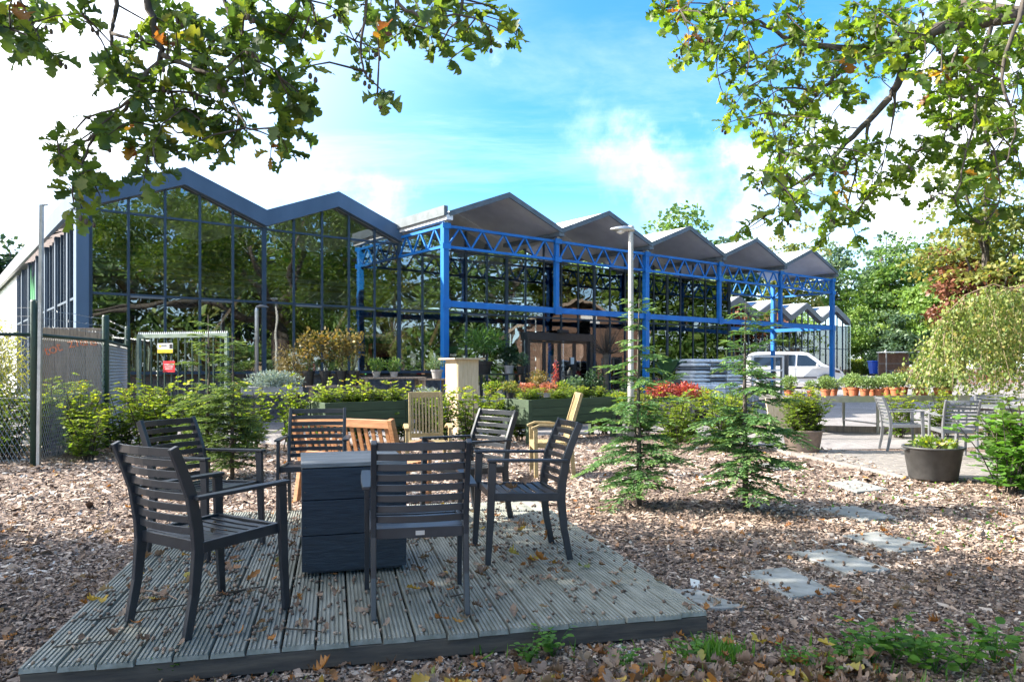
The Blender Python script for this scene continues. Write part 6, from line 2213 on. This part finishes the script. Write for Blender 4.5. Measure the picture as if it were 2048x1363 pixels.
for px, h, lab in ((1322, 0.42, 'crimson-leaved shrub under the banana plant'), (1372, 0.38, 'crimson-leaved shrub left of the pallet of bags')):
    p = at(px, 735, 18.2)
    potted('red_shrub', lab, (p.x, p.y, 0.42), 0.16, 0.2, M_potgrey, h, 0.40, L_red, 900, 0.065, 'crimson shrubs', OVATE)
p = at(1352, 790, 18.4)
bench_table(1300, 1405, 800, 18.0, 'low stand under the crimson shrubs', M_galv)
# pallet of bags
p = at(1388, 735, 24.5)
pal = thing('pallet', 'wooden pallet under the white soil bags', 'pallet', (p.x, p.y, 0), R(30))
for k in range(6):
    MB().box((0.08 + k * 0.40, 0.5, 0.13), (0.34, 1.2, 0.022)).obj('slat', M_oldwood, pal)
for y_ in (0.0, 0.5, 1.0):
    MB().box((1.1, y_, 0.06), (2.3, 0.1, 0.1)).obj('bearer', M_oldwood, pal)
bagm = []
for q in range(2):
    b_m = MB()
    nx, ny = 7, 5
    for j in range(ny):
        for i in range(nx):
            u_, v_ = i / (nx - 1) * 2 - 1, j / (ny - 1) * 2 - 1
            edge = 0.55 + 0.45 * (1 - abs(u_) ** 4) * (1 - abs(v_) ** 4)
            b_m.v.append((u_ * 0.36, v_ * 0.46, 0.075 * edge + random.uniform(-.008, .008)))
    for j in range(ny):
        for i in range(nx):
            u_, v_ = i / (nx - 1) * 2 - 1, j / (ny - 1) * 2 - 1
            edge = 0.55 + 0.45 * (1 - abs(u_) ** 4) * (1 - abs(v_) ** 4)
            b_m.v.append((u_ * 0.36, v_ * 0.46, -0.075 * edge))
    o_ = nx * ny
    for j in range(ny - 1):
        for i in range(nx - 1):
            a = j * nx + i
            b_m.f += [(a, a + 1, a + nx + 1, a + nx), (o_ + a, o_ + a + nx, o_ + a + nx + 1, o_ + a + 1)]
    ring = [i for i in range(nx)] + [j * nx + nx - 1 for j in range(1, ny)] + [(ny - 1) * nx + i for i in reversed(range(nx - 1))] + [j * nx for j in reversed(range(1, ny - 1))]
    for i in range(len(ring)):
        a, b = ring[i], ring[(i + 1) % len(ring)]
        b_m.f.append((a, o_ + a, o_ + b, b))
    bagm.append(b_m.mesh('soil_bag', (M_bag, M_bagprint)[q], True))
rows_ = 12
ords = ('leftmost', 'middle', 'rightmost')
for lv in range(rows_):
    for i in range(3):
        for dy in (0.46,):
            me = bagm[1 if (i == 1 and lv in (4, 6, 8, 10)) or (i == 0 and lv == 9) else 0]
            o = link('soil_bag', me)
            q = Vector((0.38 + i * 0.74 + random.uniform(-.03, .03), dy + 0.03 * random.uniform(-1, 1), 0.22 + lv * 0.125))
            M4 = Matrix.Rotation(R(30), 3, 'Z')
            q = M4 @ q
            o.location = (p.x + q.x, p.y + q.y, q.z)
            o.rotation_euler = (0, 0, R(30) + random.uniform(-.06, .06))
            tag(o, '%s soil bag, %s layer from the bottom, %s column of the pallet stack' % ('dark printed' if me is bagm[1] else 'white', ORD[lv], ords[i]), 'bag', 'soil bags stacked on the pallet')
# shelf cart in front of the van
p = at(1505, 735, 26.5)
ct = thing('shelf_cart', 'white-framed open shelving cart with a few pots before the van', 'shelf', (p.x, p.y, 0), R(12))
for x in (0, 1.2):
    for y_ in (0, 0.55):
        MB().box((x, y_, 0.93), (0.06, 0.06, 1.75)).obj('upright', M_white, ct)
for z in (0.45, 0.95, 1.28, 1.78):
    MB().box((0.6, 0.28, z), (1.26, 0.60, 0.05)).obj('shelf', M_white if z > 0.5 else M_oldwood, ct)
for x in (0, 1.2):
    for y_ in (0, 0.55):
        MB().lathe([(0.02, 0), (0.05, 0.01), (0.05, 0.06), (0.02, 0.08)], 10, (x, y_, 0)).obj('castor', M_rubber, ct)
MB().box((1.42, 0.26, 1.15), (0.03, 0.5, 1.4)).obj('side_door', M_silver, ct)
M4 = Matrix.Rotation(R(12), 3, 'Z')
for x, z, lab in ((0.35, 0.98, 'small brown pot on the middle shelf of the cart'), (0.95, 0.98, 'small terracotta pot with a plant on the middle shelf of the cart'), (0.9, 0.48, 'terracotta pot on the lower shelf of the cart')):
    q = M4 @ Vector((x, 0.2, z))
    potted('shelf_pot', lab, (p.x + q.x, p.y + q.y, q.z), 0.09, 0.13, M_terra, 0.1, 0.1, L_dry, 60, 0.06, 'pots on the shelf cart')
for px, lab in ((1522, 'left one of two closed navy parasols behind the van'), (1543, 'right one of two closed navy parasols behind the van')):
    p = at(px, 735, 47.0 if False else 41.0)
    um = thing('closed_parasol', lab, 'parasol', (p.x, p.y, terrain(0, 41)), 0, 'closed navy parasols')
    MB().tube([(0, 0, 0), (0, 0, 2.7)], 0.03, 8).obj('pole', M_galv, um)
    MB().lathe([(0.05, 1.15), (0.20, 1.25), (0.17, 1.6), (0.22, 1.9), (0.12, 2.4), (0.02, 2.75)], 9).obj('canopy_cloth', M_navy, um)
    MB().lathe([(0.3, 0), (0.3, 0.08), (0.05, 0.12)], 12).obj('base', M_concrete, um)

# terracotta pots on the nursery table
pts_ = [(1578, 0.55), (1622, 0.35), (1652, 0.15), (1668, 0.95), (1694, 1.1), (1707, 0.55), (1730, 0.25), (1746, 0.75), (1759, 0.18), (1775, 1.0), (1790, 0.5), (1806, 0.85), (1838, 0.4), (1850, 0.9), (1880, 0.3), (1905, 0.8), (1935, 0.5)]
nth = ('first', 'second', 'third', 'fourth', 'fifth', 'sixth', 'seventh', 'eighth', 'ninth', 'tenth', 'eleventh', 'twelfth', 'thirteenth', 'fourteenth', 'fifteenth', 'sixteenth', 'last')
Mt = Matrix.Rotation(R(8), 3, 'Z')
proto = None
for i, (px, dy) in enumerate(pts_):
    o0 = Vector((5.75, 15.15, 0.008))
    # walk along the table until the pixel column is met
    best = min(((abs((o0 + Mt @ Vector((x * 0.02, dy + 0.1, 0))).x / (o0 + Mt @ Vector((x * 0.02, dy + 0.1, 0))).y - (px - 1024) / F), x * 0.02) for x in range(0, 195)))
    q = o0 + Mt @ Vector((best[1], dy + 0.1, 0.755))
    lab = '%s terracotta pot from the left on the nursery table, round pale green plant' % nth[i]
    if i % 4 == 0:
        proto = potted('terracotta_pot_plant', lab, q, 0.105, 0.17, M_terra, 0.27, 0.17, L_pot, 620, 0.042, 'terracotta pots on the nursery table', OVATE)
    else:
        c = copy_tree(proto, q, random.uniform(0, 6.28), lab)
        c.scale = [random.uniform(0.78, 1.18)] * 3

# ------------------------------------------------------------------ van, bin, shelter and the rest of the far yard
vp = at(1686, 735, 40.0)
VA = R(-14)
van = thing('white_van', 'white passenger van parked nose right behind the last canopy post', 'van', (vp.x - 4.95 * math.cos(VA), vp.y - 4.95 * math.sin(VA), terrain(0, 42)), VA)


def vhw(z, x=2.5):
    w = 0.95 if z < 1.08 else 0.95 - 0.16 * (z - 1.08) / 0.84
    if x > 4.0:
        w -= 0.28 * ((x - 4.0) / 0.95) ** 2
    if x < 0.2:
        w -= 0.03
    return w


prof_lo = [(0.02, 0.32), (0.0, 0.75), (0.02, 1.08), (1.2, 1.08), (2.4, 1.08), (3.3, 1.08), (4.15, 1.14), (4.55, 1.02), (4.80, 0.86), (4.93, 0.66), (4.95, 0.42), (4.86, 0.26), (4.2, 0.24), (2.5, 0.24), (0.6, 0.24)]
prof_hi = [(0.02, 1.08), (0.06, 1.5), (0.14, 1.80), (0.36, 1.90), (1.6, 1.93), (2.8, 1.91), (3.12, 1.84), (3.5, 1.56), (3.86, 1.26), (4.15, 1.14), (3.3, 1.08), (1.6, 1.08)]
vb = MB()
for prof in (prof_lo, prof_hi):
    n_ = len(prof)
    vs_ = [(x, s * vhw(z, x), z) for s in (-1, 1) for x, z in prof]
    vb.add(vs_, [tuple(range(n_)), tuple(n_ + k for k in reversed(range(n_)))] + [(k, k + n_, (k + 1) % n_ + n_, (k + 1) % n_) for k in range(n_)])
vb.obj('body', M_vanwhite, van, bevel=0.03)
for s in (-1, 1):
    for poly, nm in (([(2.50, 1.16), (3.68, 1.16), (3.36, 1.46), (3.02, 1.72), (2.55, 1.76)], 'front_window'), ([(1.35, 1.18), (2.40, 1.16), (2.45, 1.76), (1.35, 1.77)], 'middle_window'), ([(0.25, 1.2), (1.25, 1.18), (1.25, 1.77), (0.35, 1.75)], 'rear_window')):
        MB().add([(x, s * (vhw(z, x) + 0.012), z) for x, z in poly], [tuple(range(len(poly)))]).obj(nm, M_carglass, van)
    for x in (0.95, 3.98):
        wh = thing('wheel', None, None)
        wh.parent = van
        wh.location = (x, s * 0.86, 0.335)
        wh.rotation_euler = (R(90), 0, 0)
        MB().lathe([(0.20, -0.11), (0.31, -0.11), (0.335, -0.08), (0.335, 0.08), (0.31, 0.11), (0.20, 0.11)], 24).obj('tyre', M_rubber, wh)
        rim = MB().lathe([(0.05, 0.09), (0.21, 0.10), (0.215, 0.0), (0.21, -0.10), (0.05, -0.09)], 18)
        rim.obj('rim', M_potblack, wh)
        spk = MB()
        for k in range(5):
            a = k * 1.2566
            for zz_ in (-0.112, 0.112):
                spk.sweep([(0.03 * math.cos(a), 0.03 * math.sin(a), zz_), (0.19 * math.cos(a), 0.19 * math.sin(a), zz_)], 0.04, 0.01)
        spk.obj('spokes', M_galv, wh)
        arch = [(x + 0.40 * math.cos(a), 0.335 + 0.40 * math.sin(a)) for a in [k * math.pi / 10 for k in range(11)]]
        MB().prism(arch, (0, s * (vhw(0.6, x) - 0.008), 0), (1, 0, 0), (0, 0, 1), (0, s * 0.02, 0)).obj('wheel_arch', M_rubber, van)
    MB().box((3.52, s * 1.06, 1.20), (0.12, 0.18, 0.20)).obj('mirror', M_vanwhite, van, bevel=0.04)
    MB().sweep([(4.42, s * 0.86, 0.90), (4.62, s * 0.80, 0.86), (4.80, s * 0.66, 0.80)], 0.04, 0.12).obj('headlight', M_carglass, van, bevel=0.02)
    MB().box((2.42, s * (vhw(1.0) + 0.004), 0.70), (0.012, 0.006, 0.75)).obj('door_gap', M_rubber, van)
MB().add([(3.16, -0.74, 1.815), (3.90, -0.80, 1.245), (3.90, 0.80, 1.245), (3.16, 0.74, 1.815)], [(0, 1, 2, 3)]).obj('windscreen', M_carglass, van).location = (0.014, 0, 0.018)
MB().box((4.965, 0, 0.54), (0.02, 0.5, 0.11)).obj('number_plate', M_yellow, van)
MB().box((2.2, -0.975, 0.55), (2.6, 0.02, 0.07)).obj('side_trim', M_rubber, van)
MB().box((4.91, 0, 0.70), (0.06, 1.0, 0.14)).obj('grille', M_carglass, van, bevel=0.02)
MB().box((4.93, 0, 0.38), (0.06, 1.2, 0.14)).obj('lower_grille', M_rubber, van, bevel=0.02)

p = at(1755, 735, 64)
bi = thing('waste_bin', 'blue wheeled waste container with white round logo', 'bin', (p.x, p.y, terrain(0, 64)), R(-4))
MB().add([(-0.52, -0.40, 0.18), (0.52, -0.40, 0.18), (0.52, 0.40, 0.18), (-0.52, 0.40, 0.18), (-0.64, -0.52, 1.16), (0.64, -0.52, 1.16), (0.64, 0.52, 1.16), (-0.64, 0.52, 1.16)],
         [(3, 2, 1, 0), (4, 5, 6, 7), (0, 1, 5, 4), (1, 2, 6, 5), (2, 3, 7, 6), (3, 0, 4, 7)]).obj('bin_body', M_binblue, bi, bevel=0.03)
MB().box((0, 0, 1.235), (1.36, 1.10, 0.14)).obj('lid', M_binblue, bi, bevel=0.05)
for x in (-0.45, 0.45):
    for y_ in (-0.34, 0.34):
        o = MB().lathe([(0.02, -0.025), (0.09, -0.02), (0.09, 0.02), (0.02, 0.025)], 12).obj('castor', M_rubber, bi, loc=(x, y_, 0.09))
        o.rotation_euler = (R(90), 0, R(20))
        MB().box((x, y_, 0.17), (0.10, 0.08, 0.06)).obj('castor_bracket', M_galv, bi)
lettering('renewi', 0.155, M_white, bi, (-0.02, -0.485, 0.74), (R(83.2), 0, 0), 'logo_lettering', 0.003)
rg = MB()
for k in range(24):
    a0, a1 = k * 2 * math.pi / 24, (k + 1) * 2 * math.pi / 24
    if k in (0, 11, 12, 23):
        continue
    rg.sweep([(0.04 + 0.15 * math.cos(a0), -0.487 - 0.12 * 0.15 * math.sin(a0), 0.74 + 0.15 * math.sin(a0)), (0.04 + 0.15 * math.cos(a1), -0.487 - 0.12 * 0.15 * math.sin(a1), 0.74 + 0.15 * math.sin(a1))], 0.006, 0.035, side=(0, 1, 0))
rg.obj('logo_ring', M_white, bi)
p = at(1772, 735, 62)
sh = thing('plank_shelter', 'open-fronted shelter of brown planks with a white roof edge and a bench', 'shelter', (p.x, p.y, terrain(0, 62)), R(2))
for k in range(13):
    MB().box((0.12 + k * 0.20, 1.2, 0.98), (0.185, 0.03, 1.85)).obj('back_plank', M_shedwood, sh)
for x in (0.03, 2.65):
    for y_ in (0.0, 1.25):
        MB().box((x, y_, 0.98), (0.07, 0.07, 1.96)).obj('post', M_silver, sh)
MB().box((1.34, 0.6, 2.0), (2.85, 1.5, 0.07)).obj('roof', M_white, sh)
MB().box((1.34, 1.17, 1.05), (2.6, 0.03, 0.06)).obj('rail', M_greywood, sh)
MB().box((1.45, 0.8, 0.45), (1.7, 0.4, 0.06)).obj('bench_seat', M_greywood, sh)
for x in (0.8, 2.1):
    MB().box((x, 0.8, 0.21), (0.1, 0.34, 0.42)).obj('bench_leg', M_greywood, sh)
p = at(1843, 752, 46)
gpl = MB().box((0, 0, 0.33), (1.25, 0.5, 0.22)).obj('green_trough', M_greenwood, loc=(p.x, p.y, terrain(0, 46) + 0.02), bevel=0.01)
tag(gpl, 'small dark green trough at the foot of the palm', 'planter')
p = at(1905, 735, 45)
bush('heather_bed', 'low pinkish heather bed left of the palm trunk', 'plant', (at(1828, 735, 48).x, 48, terrain(0, 48)), 1.0, 1.2, L_dry, 900, 0.1)
bush('heather_bed', 'low brownish heather bed right of the palm trunk', 'plant', (at(1890, 735, 46).x, 46, terrain(0, 46)), 0.9, 1.4, L_dry, 900, 0.1)
bush('heather_bed', 'russet heather bed under the weeping birch', 'plant', (at(1980, 735, 40).x, 40, terrain(0, 40)), 0.95, 2.0, L_rust, 1100, 0.1)
# the timber shed that the shop front mirrors
sd_ = thing('timber_shed', 'brown timber barn mirrored in the shop front', 'shed', (27.2, 22.8, 0), R(-20))
for k in range(26):
    z0, z1_ = k * 0.2, k * 0.2 + 0.195
    hw = 4.2 if z1_ < 3.8 else max(0.2, 4.2 * (1 - (z1_ - 3.8) / 1.9))
    MB().box((0, 0, (z0 + z1_) / 2 + 0.3), (0.08, 2 * hw, 0.19)).obj('cladding_board', M_shedwood, sd_)
    if z1_ < 3.9:
        MB().box((7, 4.2, (z0 + z1_) / 2 + 0.3), (14, 0.08, 0.19)).obj('cladding_board', M_shedwood, sd_)
for s in (-1, 1):
    MB().add([(-0.5, 0, 6.25), (14, 0, 6.25), (14, s * 4.9, 3.95), (-0.5, s * 4.9, 3.95), (-0.5, 0, 6.05), (14, 0, 6.05), (14, s * 4.9, 3.75), (-0.5, s * 4.9, 3.75)],
             [(0, 1, 2, 3), (7, 6, 5, 4), (0, 3, 7, 4), (1, 5, 6, 2), (2, 6, 7, 3), (0, 4, 5, 1)]).obj('roof', M_oldwood, sd_)
MB().box((-0.1, 0.6, 4.7), (0.1, 1.2, 0.7)).obj('white_hatch', M_white, sd_)

# ------------------------------------------------------------------ litter on the ground and the deck
ca, sa = math.cos(DA), math.sin(DA)


def deck_local(x, y):
    dx, dy = x - DKO.x, y - DKO.y
    return dx * ca + dy * sa, -dx * sa + dy * ca


def sample_ground(n, y0=2.35, y1=15.5, power=1.6, deck_ok=False, grow=0.0):
    out = []
    tot = 0
    while tot < n:
        k = n * 2
        u = rng.random(k)
        q = 1 - power
        Y = (y0 ** q + (y1 ** q - y0 ** q) * u) ** (1 / q)
        X = rng.uniform(-0.78, 0.78, k) * Y
        dx, dy = X - DKO.x, Y - DKO.y
        lx, ly = dx * ca + dy * sa, -dx * sa + dy * ca
        on_deck = (lx > -0.01 + grow) & (lx < NB * PIT + 0.01) & (ly > 0.0) & (ly < DL + 0.02)
        yf = np.interp(X, [p[0] for p in YB], [p[1] for p in YB])
        pr = (X - P0.x) * pe.x + (Y - P0.y) * pe.y
        pq = (X - P0.x) * pf.x + (Y - P0.y) * pf.y
        on_pat = (pr > 0) & (pr < 3.6) & (pq > 0) & (pq < 3.5)
        ok = ~on_deck & ~on_pat & (Y < yf + 0.15)
        for pts in SLABS:
            ins = np.ones(k, bool)
            for i in range(4):
                a, b = pts[i], pts[(i + 1) % 4]
                ins &= ((b[0] - a[0]) * (Y - a[1]) - (b[1] - a[1]) * (X - a[0])) > 0.020
            ok &= ~ins
        out.append(np.stack([X[ok], Y[ok]], axis=1))
        tot += ok.sum()
    return np.concatenate(out)[:n]


SLABS = []
for pts, lab in stones:
    poly = [on(x, y) for x, y in pts]
    c_ = sum(poly, Vector()) / 4
    e1 = ((poly[1] - poly[0]) + (poly[2] - poly[3])) / 2
    e2 = ((poly[3] - poly[0]) + (poly[2] - poly[1])) / 2
    q = [c_ + e1 * a + e2 * b for a, b in ((-.5, -.5), (.5, -.5), (.5, .5), (-.5, .5))]
    if e1.x * e2.y - e1.y * e2.x < 0:
        q = q[::-1]
    SLABS.append([(p.x, p.y) for p in q])

# bark chips
n = 140000
XY = sample_ground(n)
CH = (np.array([(-.5, -.5, 0), (.5, -.42, 0.06), (.42, .5, 0), (-.46, .44, .05), (-.1, .05, .22)], float), np.array([(0, 1, 4), (1, 2, 4), (2, 3, 4), (3, 0, 4)], int))
P = np.stack([XY[:, 0], XY[:, 1], rng.random(n) * 0.016 + 0.002], axis=1)
ax = rnd_axis(n)
ax[:, 2] *= 0.25
nr = norm(rng.normal(size=(n, 3)) * 0.38 + np.array([0, 0, 1.0]))
far = np.clip(XY[:, 1] / 5.0, 0.8, 1.9)
S3 = np.stack([rng.uniform(0.007, 0.020, n), rng.uniform(0.014, 0.045, n), rng.uniform(0.008, 0.02, n)], axis=1) * (far * rng.lognormal(-0.32, 0.45, n))[:, None]
ch_ = scatter('bark_chips', CH[0], CH[1], P, frames(ax, nr), S3, np.clip(rng.normal(0.45, 0.24, n) + 0.16 * np.sin(XY[:, 0] * 2.3 + 1.7 * np.sin(XY[:, 1] * 1.9)) * np.cos(XY[:, 1] * 1.4 + XY[:, 0]), 0, 1), M_chip)
tag(ch_, 'loose bark and wood chips strewn over the garden ground', 'bark chips', kind='stuff')

# acorns
AV = []
for r_, z_ in ((0.05, -0.62), (0.42, -0.40), (0.50, 0.0), (0.38, 0.45), (0.06, 0.70)):
    AV += [(r_ * math.cos(k * math.pi / 3), z_, r_ * math.sin(k * math.pi / 3)) for k in range(6)]
AF = [(i * 6 + k, i * 6 + (k + 1) % 6, (i + 1) * 6 + (k + 1) % 6, (i + 1) * 6 + k) for i in range(4) for k in range(6)]
AC = (np.array(AV), np.array(AF))


def acorns(name, label, XY, z):
    n = len(XY)
    s = 0.0145 * (0.75 + 0.5 * rng.random(n))
    P = np.stack([XY[:, 0], XY[:, 1], np.full(n, z) + s * 0.45], axis=1)
    ax = rng.normal(size=(n, 3))
    ax[:, 2] *= 0.35
    o = scatter(name, AC[0], AC[1], P, frames(norm(ax), rnd_axis(n, 0.8)), s * 1.15, rng.random(n), M_acorn, smooth=True)
    return tag(o, label, 'acorns', kind='stuff')


def deck_points(n, clusters=26):
    """lying loose, more in drifts than evenly"""
    c = np.stack([rng.uniform(0.1, NB * PIT - 0.1, clusters), rng.uniform(0.05, DL - 0.2, clusters)], axis=1)
    k = rng.integers(0, clusters, n)
    q = c[k] + rng.normal(size=(n, 2)) * rng.uniform(0.05, 0.30, n)[:, None]
    m_ = rng.random(n) < 0.45
    q[m_] = np.stack([rng.uniform(0.02, NB * PIT - 0.02, m_.sum()), rng.uniform(0.02, DL - 0.05, m_.sum())], axis=1)
    q = q[(q[:, 0] > 0.03) & (q[:, 0] < NB * PIT - 0.03) & (q[:, 1] > 0.02) & (q[:, 1] < DL - 0.03)]
    return np.stack([DKO.x + q[:, 0] * ca - q[:, 1] * sa, DKO.y + q[:, 0] * sa + q[:, 1] * ca], axis=1)


def off_box(XY):
    d = XY - np.array([[bx.location.x, bx.location.y]])
    return XY[np.maximum(np.abs(d[:, 0]), np.abs(d[:, 1])) > 0.36]


acorns('deck_acorns', 'brown acorns scattered over the deck boards', off_box(deck_points(1500, 40)), DZ + 0.001)
acorns('ground_acorns', 'brown acorns lying thick on the bark ground', sample_ground(9000, 2.35, 9.0, 1.7), 0.012)


def fallen(name, label, XY, z, size, curl=0.35, hi=1.0, zj=0.012, tilt=0.35, rnd=None):
    n = len(XY)
    P = np.stack([XY[:, 0], XY[:, 1], z + rng.random(n) * zj + 0.006], axis=1)
    ax = rng.normal(size=(n, 3))
    ax[:, 2] *= 0.12
    nr = norm(rng.normal(size=(n, 3)) * tilt + np.array([0, 0, 1.0]))
    S = size * (0.55 + 0.7 * rng.random(n))
    S3 = np.stack([S * rng.uniform(0.7, 1.15, n), S, S * rng.uniform(0.6, 2.2, n)], axis=1)
    o = scatter(name, OAK[0], OAK[1], P, frames(norm(ax), nr), S3, rng.random(n) * hi if rnd is None else rnd, L_fallen, bend=np.abs(rng.normal(0.0, curl * 1.6, n)), cup=rng.normal(0.25, 0.55, n), twist=rng.normal(0, 0.55, n))
    return tag(o, label, 'fallen leaves', kind='stuff')


fallen('fallen_leaves', 'dry brown and orange oak leaves strewn over the bark ground', sample_ground(2600, 2.35, 13.0, 1.6), 0.012, 0.070, 0.45, hi=0.93, tilt=0.3)
fallen('deck_leaves', 'curled dry oak leaves lying on the deck boards', off_box(deck_points(340, 34)), DZ + 0.004, 0.080, 0.5, tilt=0.3)
# a drift of big leaves along the near edge of the deck
k = 1500
fx = rng.uniform(-1.9, 1.6, k)
XY = np.stack([fx, 2.45 + (fx + 2.1) * 0.22 + rng.normal(size=k) * 0.16], axis=1)
lx_, ly_ = (XY[:, 0] - DKO.x) * ca + (XY[:, 1] - DKO.y) * sa, -(XY[:, 0] - DKO.x) * sa + (XY[:, 1] - DKO.y) * ca
XY = XY[(ly_ < -0.03)]
fallen('leaf_drift', 'deep drift of crisp brown oak leaves along the near deck edge', XY, 0.01, 0.086, 0.6, zj=0.06, tilt=0.6)
XY = np.array([(-0.32, 2.98), (-0.20, 3.02), (-0.26, 2.90), (-0.14, 2.95), (-0.34, 2.86), (-0.22, 2.84), (-0.10, 2.84)])
fallen('yellow_leaf_spray', 'upright spray of big yellow oak leaves at the near deck edge', XY, 0.09, 0.16, 0.3, zj=0.05, tilt=1.0, rnd=np.array([.95, .97, .93, .96, .9, .95, .6]))
yq = on(1075, 1130, DZ)
XY = np.array([(yq.x + a, yq.y + b) for a, b in ((0, 0), (.05, .02), (-.05, .03), (.08, -.03), (.02, -.05))])
fallen('yellow_deck_leaves', 'cluster of yellow and orange leaves on the deck before the side chair', XY, DZ + 0.01, 0.13, 0.35, zj=0.03, tilt=0.8, rnd=np.array([.97, .93, .96, .88, .86]))
# leaves caught on the seat of the side chair
XY = np.array([(0.03 + a, 5.02 + b) for a, b in ((0, 0), (.05, .04), (-.06, .05), (.02, -.05))])
fallen('seat_leaves', 'curled brown leaves on the seat of the side chair', XY, DZ + 0.45, 0.11, 0.7, zj=0.03, tilt=0.8, rnd=np.array([.15, .3, .7, .2]))

# a little litter has blown onto the slabs
XY = []
for pts in SLABS:
    for _ in range(9):
        w = rng.dirichlet(np.ones(4))
        XY.append(sum(w[i] * np.array(pts[i]) for i in range(4)))
XY = np.array(XY)
acorns('slab_acorns', 'a few acorns lying on the stepping stones', XY, 0.026)
fallen('slab_leaves', 'a few dry leaves lying on the stepping stones', XY[::5] + 0.05, 0.026, 0.07, 0.6)

bits = []
for ch_o in [o for o in bpy.data.objects if o.name.startswith('garden_chair')]:
    for _ in range(4):
        q = Matrix.Rotation(ch_o.rotation_euler.z, 3, 'Z') @ Vector((random.uniform(-.18, .18), random.uniform(-.14, .18), 0))
        bits.append((ch_o.location.x + q.x, ch_o.location.y + q.y))
fallen('seat_debris', 'bits of dry leaf lying on the black chair seats', np.array(bits), DZ + 0.436, 0.035, 0.5)

# sticks on the deck
for (x0, y0, x1, y1, r_, lab) in ((428, 1192, 528, 1172, 0.008, 'mossy thick stick on the deck under the near left chair'), (180, 1240, 430, 1200, 0.005, 'long thin twig lying across the left of the deck'), (106, 1293, 250, 1280, 0.004, 'thin twig near the left front edge of the deck'), (285, 1180, 355, 1198, 0.006, 'pale short twig between the near left chair legs'), (548, 1256, 650, 1264, 0.005, 'thin twig in the gap between the near left and centre chairs'), (1005, 1042, 1045, 1046, 0.006, 'short dark stick under the side chair'), (900, 1192, 940, 1188, 0.005, 'short dark twig beside the centre chair leg')):
    a, b = on(x0, y0, DZ + r_), on(x1, y1, DZ + r_)
    mid = [a.lerp(b, f) + Vector((random.uniform(-.012, .012), random.uniform(-.012, .012), 0.006)) for f in (.25, .5, .75)]
    o = MB().tube([a] + mid + [b], [r_, r_ * 0.9, r_ * 0.8, r_ * 0.7, r_ * 0.4], 6).obj('stick', M_twig if r_ < 0.006 or r_ > 0.007 else M_twigpale)
    tag(o, lab, 'stick', 'sticks on the deck')

# seedlings and grass in the foreground
seedl = []
for k in range(3):
    P, A, N = [], [], []
    mm = MB()
    for s in range(9):
        a = random.uniform(0, 6.28)
        q = random.uniform(0.03, 0.16)
        h = random.uniform(0.08, 0.24)
        tip = Vector((q * math.cos(a), q * math.sin(a), h))
        mm.tube([(0, 0, 0), tip * 0.6 + Vector((0, 0, 0.02)), tip], [0.003, 0.0025, 0.0015], 4)
        for j in range(5):
            f = 0.45 + 0.55 * j / 4
            aa = a + (1.2 if j % 2 else -1.2) * (1 - j / 5)
            P.append(tuple(tip * f))
            A.append((math.cos(aa), math.sin(aa), random.uniform(-.2, .3)))
            N.append((random.gauss(0, .3), random.gauss(0, .3), 1))
    n = len(P)
    fo = scatter('foliage', OVATE[0] * np.array([1.25, 1, 1]), OVATE[1], np.array(P), frames(norm(np.array(A)), norm(np.array(N))), 0.062 * (0.6 + 0.7 * rng.random(n)), rng.random(n), L_seed)
    st = mm.obj('stem', L_seed)
    seedl.append((fo.data, st.data))
    bpy.data.objects.remove(fo)
    bpy.data.objects.remove(st)
SD = ((1700, 1345, 0.7), (1745, 1335, 0.9), (1790, 1325, 0.95), (1830, 1340, 0.8), (1870, 1350, 0.8), (1930, 1345, 0.9), (1990, 1335, 0.9), (1105, 1318, 0.65), (1060, 1330, 0.5), (800, 1312, 0.5), (1380, 1330, 0.55), (1250, 1345, 0.5), (1640, 1358, 0.6), (1590, 1345, 0.5), (340, 1362, 0.5))
for i, (px, py, s) in enumerate(SD):
    p = on(px, py)
    t = thing('seedling', ('%s bright green leafy seedling from the left in the bottom right patch' % ORD[sum(1 for q in SD if 1500 < q[0] < px)]) if px > 1500 else ('%s small green seedling from the left along the near deck edge' % ORD[sum(1 for q in SD if q[0] < px)]), 'seedling', (p.x, p.y, 0.005), random.uniform(0, 6.28), 'seedlings right' if px > 1500 else 'seedlings by the deck')
    fo, st = random.choice(seedl)
    link('foliage', fo, t)
    link('stem', st, t)
    t.scale = (s, s, s)
k = 5200
cx = np.concatenate([rng.normal(0.98, 0.06, 500), rng.uniform(0.5, 2.6, k - 500)])
cyy = np.concatenate([rng.normal(3.55, 0.05, 500), 2.30 + np.abs(rng.normal(0, 0.35, k - 500))])
m_ = rng.random(k) < 0.3
cx[m_] = rng.uniform(-1.6, 2.8, m_.sum())
P = np.stack([cx, cyy, np.full(k, 0.005)], axis=1)
lx_, ly_ = (cx - DKO.x) * ca + (cyy - DKO.y) * sa, -(cx - DKO.x) * sa + (cyy - DKO.y) * ca
P = P[~((ly_ > -0.02) & (lx_ < NB * PIT + 0.02))]
k = len(P)
ax = rnd_axis(k, 1.6, 0.6)
o = scatter('grass', BLADE[0], BLADE[1], P, frames(ax, rnd_axis(k)), rng.uniform(0.03, 0.10, k), rng.random(k), L_seed, bend=rng.normal(0, 0.3, k))
tag(o, 'sparse green grass along the bottom edge', 'grass', kind='stuff')
k = 1500
XY = sample_ground(k, 5.5, 9.5, 1.2)
XY = XY[(XY[:, 0] > 3.1)][:600]
k = len(XY)
P = np.stack([XY[:, 0], XY[:, 1], np.full(k, 0.01)], axis=1)
o = scatter('weeds', OVATE[0], OVATE[1], P, frames(rnd_axis(k, 0.6), rnd_axis(k, 0.8)), rng.uniform(0.018, 0.045, k), rng.random(k), L_seed)
tag(o, 'scattered low green weeds below the shrub on the right', 'weeds', kind='stuff')
